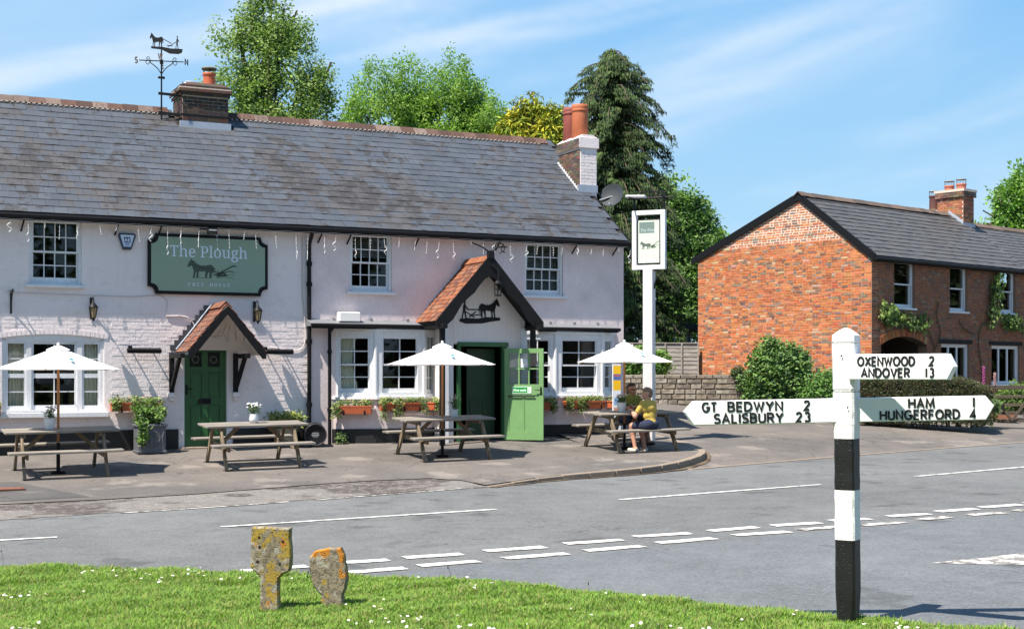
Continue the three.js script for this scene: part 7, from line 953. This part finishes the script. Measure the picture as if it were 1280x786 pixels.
// ---------- the two people at the right-hand table ----------
function sdfMesh(caps, c, half, res, k = 0.02) {      // caps: [a, ra, b, rb] tapered capsules, joined smoothly
  const mc = new MarchingCubes(res, undefined, false, false, 90000), hs = res / 2, f = mc.field; f.fill(-1); mc.isolation = 0; const W = (i, o) => ((i - hs) / hs) * half + o;
  for (const [a, ra, b, rb] of caps) {
    const R0 = Math.max(ra, rb) + k + 2.5 * half / hs, lo = ['x', 'y', 'z'].map((q) => Math.max(1, Math.floor((Math.min(a[q], b[q]) - R0 - c[q]) / half * hs + hs))), hi = ['x', 'y', 'z'].map((q) => Math.min(res - 2, Math.ceil((Math.max(a[q], b[q]) + R0 - c[q]) / half * hs + hs)));
    const dx = b.x - a.x, dy = b.y - a.y, dz = b.z - a.z, l2 = dx * dx + dy * dy + dz * dz || 1e-9;
    for (let z = lo[2]; z <= hi[2]; z++) for (let y = lo[1]; y <= hi[1]; y++) for (let x = lo[0]; x <= hi[0]; x++) {
      const px = W(x, c.x) - a.x, py = W(y, c.y) - a.y, pz = W(z, c.z) - a.z, t = clamp((px * dx + py * dy + pz * dz) / l2, 0, 1), qx = px - dx * t, qy = py - dy * t, qz = pz - dz * t, d = Math.sqrt(qx * qx + qy * qy + qz * qz) - (ra + (rb - ra) * t), i = x + y * res + z * res * res, o = -f[i];
      const h = Math.max(k - Math.abs(o - d), 0) / k; f[i] = -(Math.min(o, d) - h * h * k * 0.25);
    }
  }
  mc.update(); const n = mc.count, pos = new Float32Array(n * 3); for (let i = 0; i < n; i++) { pos[i * 3] = mc.positionArray[i * 3] * half + c.x; pos[i * 3 + 1] = mc.positionArray[i * 3 + 1] * half + c.y; pos[i * 3 + 2] = mc.positionArray[i * 3 + 2] * half + c.z; }
  let g = new THREE.BufferGeometry(); g.setAttribute('position', new THREE.BufferAttribute(pos, 3)); g = mergeVertices(g, 1e-4); g.computeVertexNormals(); const p = g.attributes.position, m = g.attributes.normal; let s = 0; for (let i = 0; i < p.count; i += 7) s += (p.getX(i) - c.x) * m.getX(i) + (p.getY(i) - c.y) * m.getY(i) + (p.getZ(i) - c.z) * m.getZ(i); if (s < 0) { const ix = g.index.array; for (let i = 0; i < ix.length; i += 3) { const t = ix[i + 1]; ix[i + 1] = ix[i + 2]; ix[i + 2] = t; } g.computeVertexNormals(); }
  return boxUV(flat(g));
}
function hand(wrist, dir, palmN, side, curl) {         // palm, four fingers of different length and a thumb from the side
  const x = dir.clone().normalize(), n = palmN.clone().addScaledVector(x, -palmN.dot(x)).normalize(), s = V(0, 0, 0).crossVectors(x, n).multiplyScalar(side), P = (a, b, c) => wrist.clone().addScaledVector(x, a).addScaledVector(s, b).addScaledVector(n, c), caps = [];
  for (const [b, r] of [[-0.026, 0.012], [-0.008, 0.014], [0.01, 0.014], [0.026, 0.012]]) caps.push([P(0.0, b * 0.6, 0), 0.015, P(0.085, b, 0.002), r]);
  [[-0.03, 0.062], [-0.01, 0.075], [0.01, 0.08], [0.03, 0.07]].forEach(([b, L]) => { const k1 = P(0.087, b, 0.002), k2 = P(0.087 + L * 0.5, b * 1.12, L * 0.16 * curl), k3 = P(0.087 + L * 0.5 + L * 0.48 * (1 - 0.35 * curl), b * 1.12, L * 0.55 * curl); caps.push([k1, 0.0095, k2, 0.0085], [k2, 0.0085, k3, 0.007]); });
  caps.push([P(0.02, 0.022, 0.006), 0.014, P(0.055, 0.05, 0.014), 0.0105], [P(0.055, 0.05, 0.014), 0.0105, P(0.088, 0.055, 0.02), 0.008]); return sdfMesh(caps, P(0.085, 0, 0.01), 0.12, 76, 0.006);
}
function person(name, label, pos, turn, o) {
  const t = thing(name, label, 'person', pos, turn), b = o.build, S = o.seat, m = (a) => a;
  const hip = [-1, 1].map((s) => V(s * 0.095, S + 0.085, 0.0)), knee = o.knee, ank = o.ankle, toe = ank.map((a, i) => a.clone().add(V(o.toe[i], -0.04, 0.13)));
  const lean = o.lean, pel = V(0, S + 0.1, -0.02), wai = V(0, S + 0.27, -0.01 + lean * 0.45), che = V(0, S + 0.42, -0.02 + lean * 0.75), nek = V(0, S + 0.56, 0.0 + lean), sh = [-1, 1].map((s) => V(s * 0.175 * b, S + 0.505, lean - 0.01)), el = o.elbow, wr = o.wrist;
  const leg = hip.flatMap((h, i) => [[h, 0.088 * b, knee[i], 0.058], [knee[i], 0.056, knee[i].clone().lerp(ank[i], 0.3), 0.056 * b], [knee[i].clone().lerp(ank[i], 0.3), 0.056 * b, ank[i], 0.036], [ank[i].clone().add(V(0, -0.035, -0.035)), 0.036, toe[i], 0.026]]);
  const armC = sh.flatMap((s, i) => [[s, 0.052 * b, el[i], 0.041], [el[i], 0.041, el[i].clone().lerp(wr[i], 0.35), 0.042], [el[i].clone().lerp(wr[i], 0.35), 0.042, wr[i], 0.026]]);
  const tor = [[pel.clone().add(V(-0.07, 0, 0)), 0.105 * b, pel.clone().add(V(0.07, 0, 0)), 0.105 * b], [wai.clone().add(V(-0.06, 0, 0)), 0.082 * b, wai.clone().add(V(0.06, 0, 0)), 0.082 * b], [pel, 0.1 * b, wai, 0.092 * b], [wai, 0.092 * b, che, 0.105 * b], [che.clone().add(V(-0.075, 0, 0)), 0.098 * b, che.clone().add(V(0.075, 0, 0)), 0.098 * b], [sh[0].clone().multiplyScalar(1).lerp(nek, 0.1), 0.052 * b, nek.clone().add(V(0, -0.03, 0)), 0.062], [sh[1].clone().lerp(nek, 0.1), 0.052 * b, nek.clone().add(V(0, -0.03, 0)), 0.062], [che, 0.1 * b, nek.clone().add(V(0, -0.06, 0)), 0.075]], neck = [[nek.clone().add(V(0, -0.05, -0.005)), 0.055, nek.clone().add(V(0, 0.09, 0.015)), 0.05]];
  // head in its own grid, then turned on the neck
  const hc = V(0, 0.105, 0.0), H = [[V(0, 0.03, -0.015), 0.078, V(0, 0.045, 0.012), 0.074], [V(-0.018, 0.02, -0.01), 0.068, V(0.018, 0.02, -0.01), 0.068], [V(0, 0.0, 0.03), 0.058, V(0, -0.075, 0.062), 0.03], [V(-0.03, -0.045, 0.03), 0.03, V(0.03, -0.045, 0.03), 0.03], [V(0, 0.005, 0.085), 0.011, V(0, -0.022, 0.106), 0.0135], [V(-0.012, -0.027, 0.095), 0.009, V(0.012, -0.027, 0.095), 0.009], [V(-0.016, -0.052, 0.086), 0.007, V(0.016, -0.052, 0.086), 0.007], [V(-0.03, 0.018, 0.074), 0.012, V(0.03, 0.018, 0.074), 0.012], [V(0, -0.08, 0.065), 0.024, V(0, -0.075, 0.05), 0.03], [V(0, -0.02, -0.01), 0.055, V(0, -0.14, -0.03), 0.05], ...[-1, 1].map((s) => [V(s * 0.078, 0.012, -0.01), 0.016, V(s * 0.076, -0.025, -0.005), 0.011])];
  const hm = new THREE.Matrix4().compose(nek.clone().add(V(0, 0.145, 0.02)), new THREE.Quaternion().setFromEuler(new THREE.Euler(o.nod, o.look, 0, 'YXZ')), V(1, 1, 1)), headG = sdfMesh(H, V(0, -0.02, 0.01), 0.17, 84, 0.022).applyMatrix4(hm);
  const hands = [0, 1].map((i) => hand(wr[i], o.handDir[i], V(0, -1, 0.1), i ? -1 : 1, o.curl));
  const skin = std({ color: lin(...o.skin), roughness: 0.55 }); obj('body', [sdfMesh([...leg, ...armC, ...tor, ...neck], V(0, 0.66, 0.18), 0.78, 122, 0.035), headG, ...hands], skin, t);
  const fat = (L, e) => L.map(([a, ra, c, rc]) => [a, ra + e, c, rc + e]);
  obj('shirt', sdfMesh([...fat(tor, 0.013), ...sh.flatMap((s, i) => [[s, 0.066 * b, s.clone().lerp(el[i], 0.6), 0.062 * b]])], V(0, S + 0.3, 0.05), 0.48, 92, 0.035), std({ color: lin(...o.shirt), roughness: 0.95, bumpMap: tFine, bumpScale: 0.004 }), t);
  obj('shorts', sdfMesh([...fat(tor.slice(0, 1), 0.02), ...hip.map((h, i) => [h, 0.104 * b, h.clone().lerp(knee[i], o.hem), 0.082 * b])], V(0, S + 0.05, 0.14), 0.48, 84, 0.03), std({ color: lin(...o.shorts), roughness: 0.95 }), t);
  const hr = o.hair; obj('hair', sdfMesh(hr.caps, V(0, 0, -0.01), 0.18, 76, 0.02).applyMatrix4(hm), std({ color: lin(...hr.c), roughness: 0.8, bumpMap: tFine, bumpScale: 0.006 }), t);
  if (o.glasses) obj('sunglasses', [...[-1, 1].flatMap((s) => [sphere(0.024, s * 0.033, 0.008, 0.086, 1, 0.75, 0.35, 12, 8).applyMatrix4(hm), cyl(0.003, 0.003, V(s * 0.056, 0.013, 0.078).applyMatrix4(hm), V(s * 0.084, 0.012, -0.005).applyMatrix4(hm), 5)]), cyl(0.003, 0.003, V(-0.012, 0.012, 0.094).applyMatrix4(hm), V(0.012, 0.012, 0.094).applyMatrix4(hm), 5)], C([0.008, 0.008, 0.009], 0.15), t);
  else obj('eyes', [-1, 1].map((s) => sphere(0.011, s * 0.033, 0.004, 0.074, 1, 0.8, 1, 10, 8).applyMatrix4(hm)), C([0.10, 0.07, 0.05], 0.2), t);
  for (const i of [0, 1]) obj('shoe', sdfMesh([[ank[i].clone().add(V(0, -0.045, -0.04)), 0.04, toe[i], 0.034], [ank[i].clone().add(V(0, -0.055, -0.03)), 0.034, toe[i].clone().add(V(0, -0.01, -0.02)), 0.03]], ank[i].clone().add(V(0, -0.04, 0.05)), 0.17, 50, 0.012), C(o.shoe, 0.6), t);
  return finish(t);
}
{
  const tilt = (u, w) => gy(u, w);
  person('person', 'seated person in a mustard yellow t-shirt and dark shorts, back to the road', PW(8.2, tilt(8.2, 3.84), 3.84), TH + Math.PI + 0.25, {
    build: 0.9, seat: 0.455, lean: 0.07, knee: [V(-0.12, 0.52, 0.40), V(0.13, 0.52, 0.41)], ankle: [V(-0.12, 0.08, 0.27), V(0.12, 0.08, 0.30)], toe: [-0.03, 0.04], elbow: [V(-0.25, 0.72, 0.12), V(0.26, 0.72, 0.16)], wrist: [V(-0.14, 0.80, 0.36), V(0.13, 0.83, 0.38)], handDir: [V(0.3, 0.0, 1), V(-0.4, 0.25, 1)], curl: 0.7,
    look: 1.0, nod: 0.08, skin: [0.50, 0.26, 0.18], shirt: [0.46, 0.33, 0.065], shorts: [0.018, 0.025, 0.055], hem: 0.72, shoe: [0.62, 0.58, 0.52],
    hair: { c: [0.19, 0.125, 0.085], caps: [[V(0, 0.05, -0.03), 0.085, V(0, 0.06, 0.0), 0.083], [V(0, 0.0, -0.045), 0.075, V(0, 0.03, -0.045), 0.08], [V(-0.055, 0.01, -0.02), 0.036, V(-0.06, -0.02, -0.02), 0.03], [V(0.055, 0.01, -0.02), 0.036, V(0.06, -0.02, -0.02), 0.03], [V(0, -0.05, -0.05), 0.05, V(0, -0.03, -0.05), 0.06], [V(-0.03, 0.075, 0.035), 0.036, V(0.03, 0.075, 0.035), 0.036]] },
  });
  person('person', 'seated person in an olive green t-shirt and sunglasses, facing the road', PW(8.5, tilt(8.5, 2.44), 2.44), TH + 0.15, {
    build: 1.08, seat: 0.455, lean: 0.12, knee: [V(-0.16, 0.52, 0.42), V(0.17, 0.52, 0.42)], ankle: [V(-0.15, 0.08, 0.36), V(0.2, 0.08, 0.42)], toe: [-0.03, 0.05], elbow: [V(-0.29, 0.74, 0.2), V(0.29, 0.74, 0.2)], wrist: [V(-0.1, 0.81, 0.42), V(0.1, 0.81, 0.40)], handDir: [V(0.8, 0.0, 0.6), V(-0.8, 0.0, 0.6)], curl: 0.6,
    look: 0.25, nod: 0.1, skin: [0.36, 0.17, 0.10], shirt: [0.17, 0.17, 0.028], shorts: [0.03, 0.035, 0.06], hem: 0.85, shoe: [0.06, 0.05, 0.045], glasses: true,
    hair: { c: [0.014, 0.011, 0.009], caps: [[V(0, 0.055, -0.025), 0.08, V(0, 0.065, 0.0), 0.077], [V(0, 0.02, -0.04), 0.07, V(0, 0.03, -0.045), 0.075], [V(-0.062, 0.02, -0.015), 0.022, V(-0.066, 0.0, -0.01), 0.018], [V(0.062, 0.02, -0.015), 0.022, V(0.066, 0.0, -0.01), 0.018], [V(-0.025, 0.082, 0.03), 0.028, V(0.025, 0.082, 0.03), 0.028]] },
  });
}
// ---------- the verge: grass blades and daisies ----------
{
  const inside = (u, w) => { let c = false; for (let i = 0, j = VERGE.length - 1; i < VERGE.length; j = i++) { const [a, b] = VERGE[i], [d, e] = VERGE[j]; if ((b > w) !== (e > w) && u < (d - a) * (w - b) / (e - b) + a) c = !c; } return c; };
  const blade = (n, h, seed) => { const r = rng(seed), pos = []; for (let i = 0; i < n; i++) { const x = (r() - 0.5) * 0.11, z = (r() - 0.5) * 0.11, a = r() * 6.28, l = h * (0.45 + 0.8 * r()), w = 0.0034 + r() * 0.0026, bx = Math.cos(a) * l * (0.2 + 0.7 * r()), bz = Math.sin(a) * l * (0.2 + 0.7 * r()), px = -Math.sin(a) * w, pz = Math.cos(a) * w; const m = [x + bx * 0.35, l * 0.6, z + bz * 0.35]; pos.push(x - px, 0, z - pz, x + px, 0, z + pz, m[0] + px * 0.8, m[1], m[2] + pz * 0.8, x - px, 0, z - pz, m[0] + px * 0.8, m[1], m[2] + pz * 0.8, m[0] - px * 0.8, m[1], m[2] - pz * 0.8, m[0] - px * 0.8, m[1], m[2] - pz * 0.8, m[0] + px * 0.8, m[1], m[2] + pz * 0.8, x + bx, l * 0.95, z + bz); } const g = new THREE.BufferGeometry(); g.setAttribute('position', new THREE.Float32BufferAttribute(pos, 3)); g.computeVertexNormals(); return g; };
  const spots = [], tall = [], ln = 0; let tries = 0;
  while (spots.length < 62000 && tries++ < 900000) { const x = rr(-7, 5), z = rr(-14.2, -7.2), dx = x - OX, dz = z - OZ, u = dx * UX + dz * UZ, w = -dx * UZ + dz * UX; if (!inside(u + rr(-0.06, 0.06), w + rr(-0.06, 0.06)) || Math.abs(x / -z) > 0.42) continue; if (-z < 9.2 && R() < 0.35) continue; const clump = fbm(u / 6 + 5, w / 6 + 5, 24, 24, 3, 401); if (clump < 0.4 && R() < 0.3) continue; spots.push([V(x, hG(u, w) - 0.005, z), (0.55 + 0.9 * clump) * rr(0.75, 1.2), new THREE.Euler(rr(-0.15, 0.15), rr(0, 6.28), rr(-0.15, 0.15)), clump]); }
  const mat = new THREE.MeshPhysicalMaterial({ color: 0xffffff, roughness: 0.9, transmission: 0.4, thickness: 0, side: THREE.DoubleSide });
  const g = scatter('grass', blade(14, 0.06, 5), mat, scene, spots, [[0.15, 0.31, 0.013], [0.185, 0.36, 0.017], [0.115, 0.26, 0.013], [0.24, 0.39, 0.03], [0.20, 0.31, 0.035], [0.30, 0.31, 0.075]]); g.name = numbered('grass'); tag(g, 'mown green grass of the verge in the foreground', 'grass', null, 'stuff');
  { const st = []; for (let i = 0; i < 46; i++) { const k = R(), x = i < 34 ? rr(1.6, 3.3) : rr(-5, 2), z = i < 34 ? -10.75 + (x - 2.4) * 0.72 + rr(-0.35, 0.1) : -11.6 - Math.max(0, -x) * 0.35 + rr(-0.5, 0.3), dx = x - OX, dz = z - OZ, u = dx * UX + dz * UZ, w = -dx * UZ + dz * UX; if (!inside(u, w)) continue; const h = rr(0.1, 0.2), e = V(x + rr(-0.03, 0.03), hG(u, w) + h, z + rr(-0.03, 0.03)); st.push(tint(tube([V(x, hG(u, w), z), V(x + rr(-0.01, 0.01), hG(u, w) + h * 0.6, z), e], 0.0018, 3, 4), [0.12, 0.16, 0.04]), tint(sphere(0.006, e.x, e.y, e.z, 1, 2.4, 1, 6, 4), [0.05, 0.04, 0.025])); } const o = obj('weeds', st, M.vc); tag(o, 'thin dark plantain seed heads along the edge of the grass', 'weeds', null, 'stuff'); }
  // daisies
  const P = [], cl = Array.from({ length: 46 }, () => [rr(-5, 3), rr(-13.6, -9.2)]); for (let i = 0; i < 330; i++) { const c = pick(cl), x = c[0] + rr(-1, 1) * rr(0, 0.5), z = c[1] + rr(-1, 1) * rr(0, 0.4), dx = x - OX, dz = z - OZ, u = dx * UX + dz * UZ, w = -dx * UZ + dz * UX; if (inside(u, w)) P.push([V(x, hG(u, w) + rr(0.045, 0.085), z), rr(0.45, 0.8), new THREE.Euler(rr(-0.4, 0.5), rr(0, 6), rr(-0.4, 0.4))]); }
  const petals = []; for (let i = 0; i < 9; i++) { const a = i * 0.698; petals.push(tint(new THREE.CircleGeometry(0.007, 5).scale(1.4, 0.7, 1).rotateX(-Math.PI / 2).translate(0.0115, 0.0, 0).rotateY(a), [0.85, 0.85, 0.85])); } petals.push(tint(sphere(0.006, 0, 0.001, 0, 1, 0.6, 1, 7, 4), [0.6, 0.42, 0.02]));
  const dm = std({ vertexColors: true, side: THREE.DoubleSide, roughness: 0.8 }), ds = scatter('daisies', merge(petals), dm, scene, P, [[1, 1, 1]]); ds.name = numbered('daisies'); tag(ds, 'scattered white daisies in the foreground grass', 'daisies', null, 'stuff');
}
renderer.render(scene, camera);
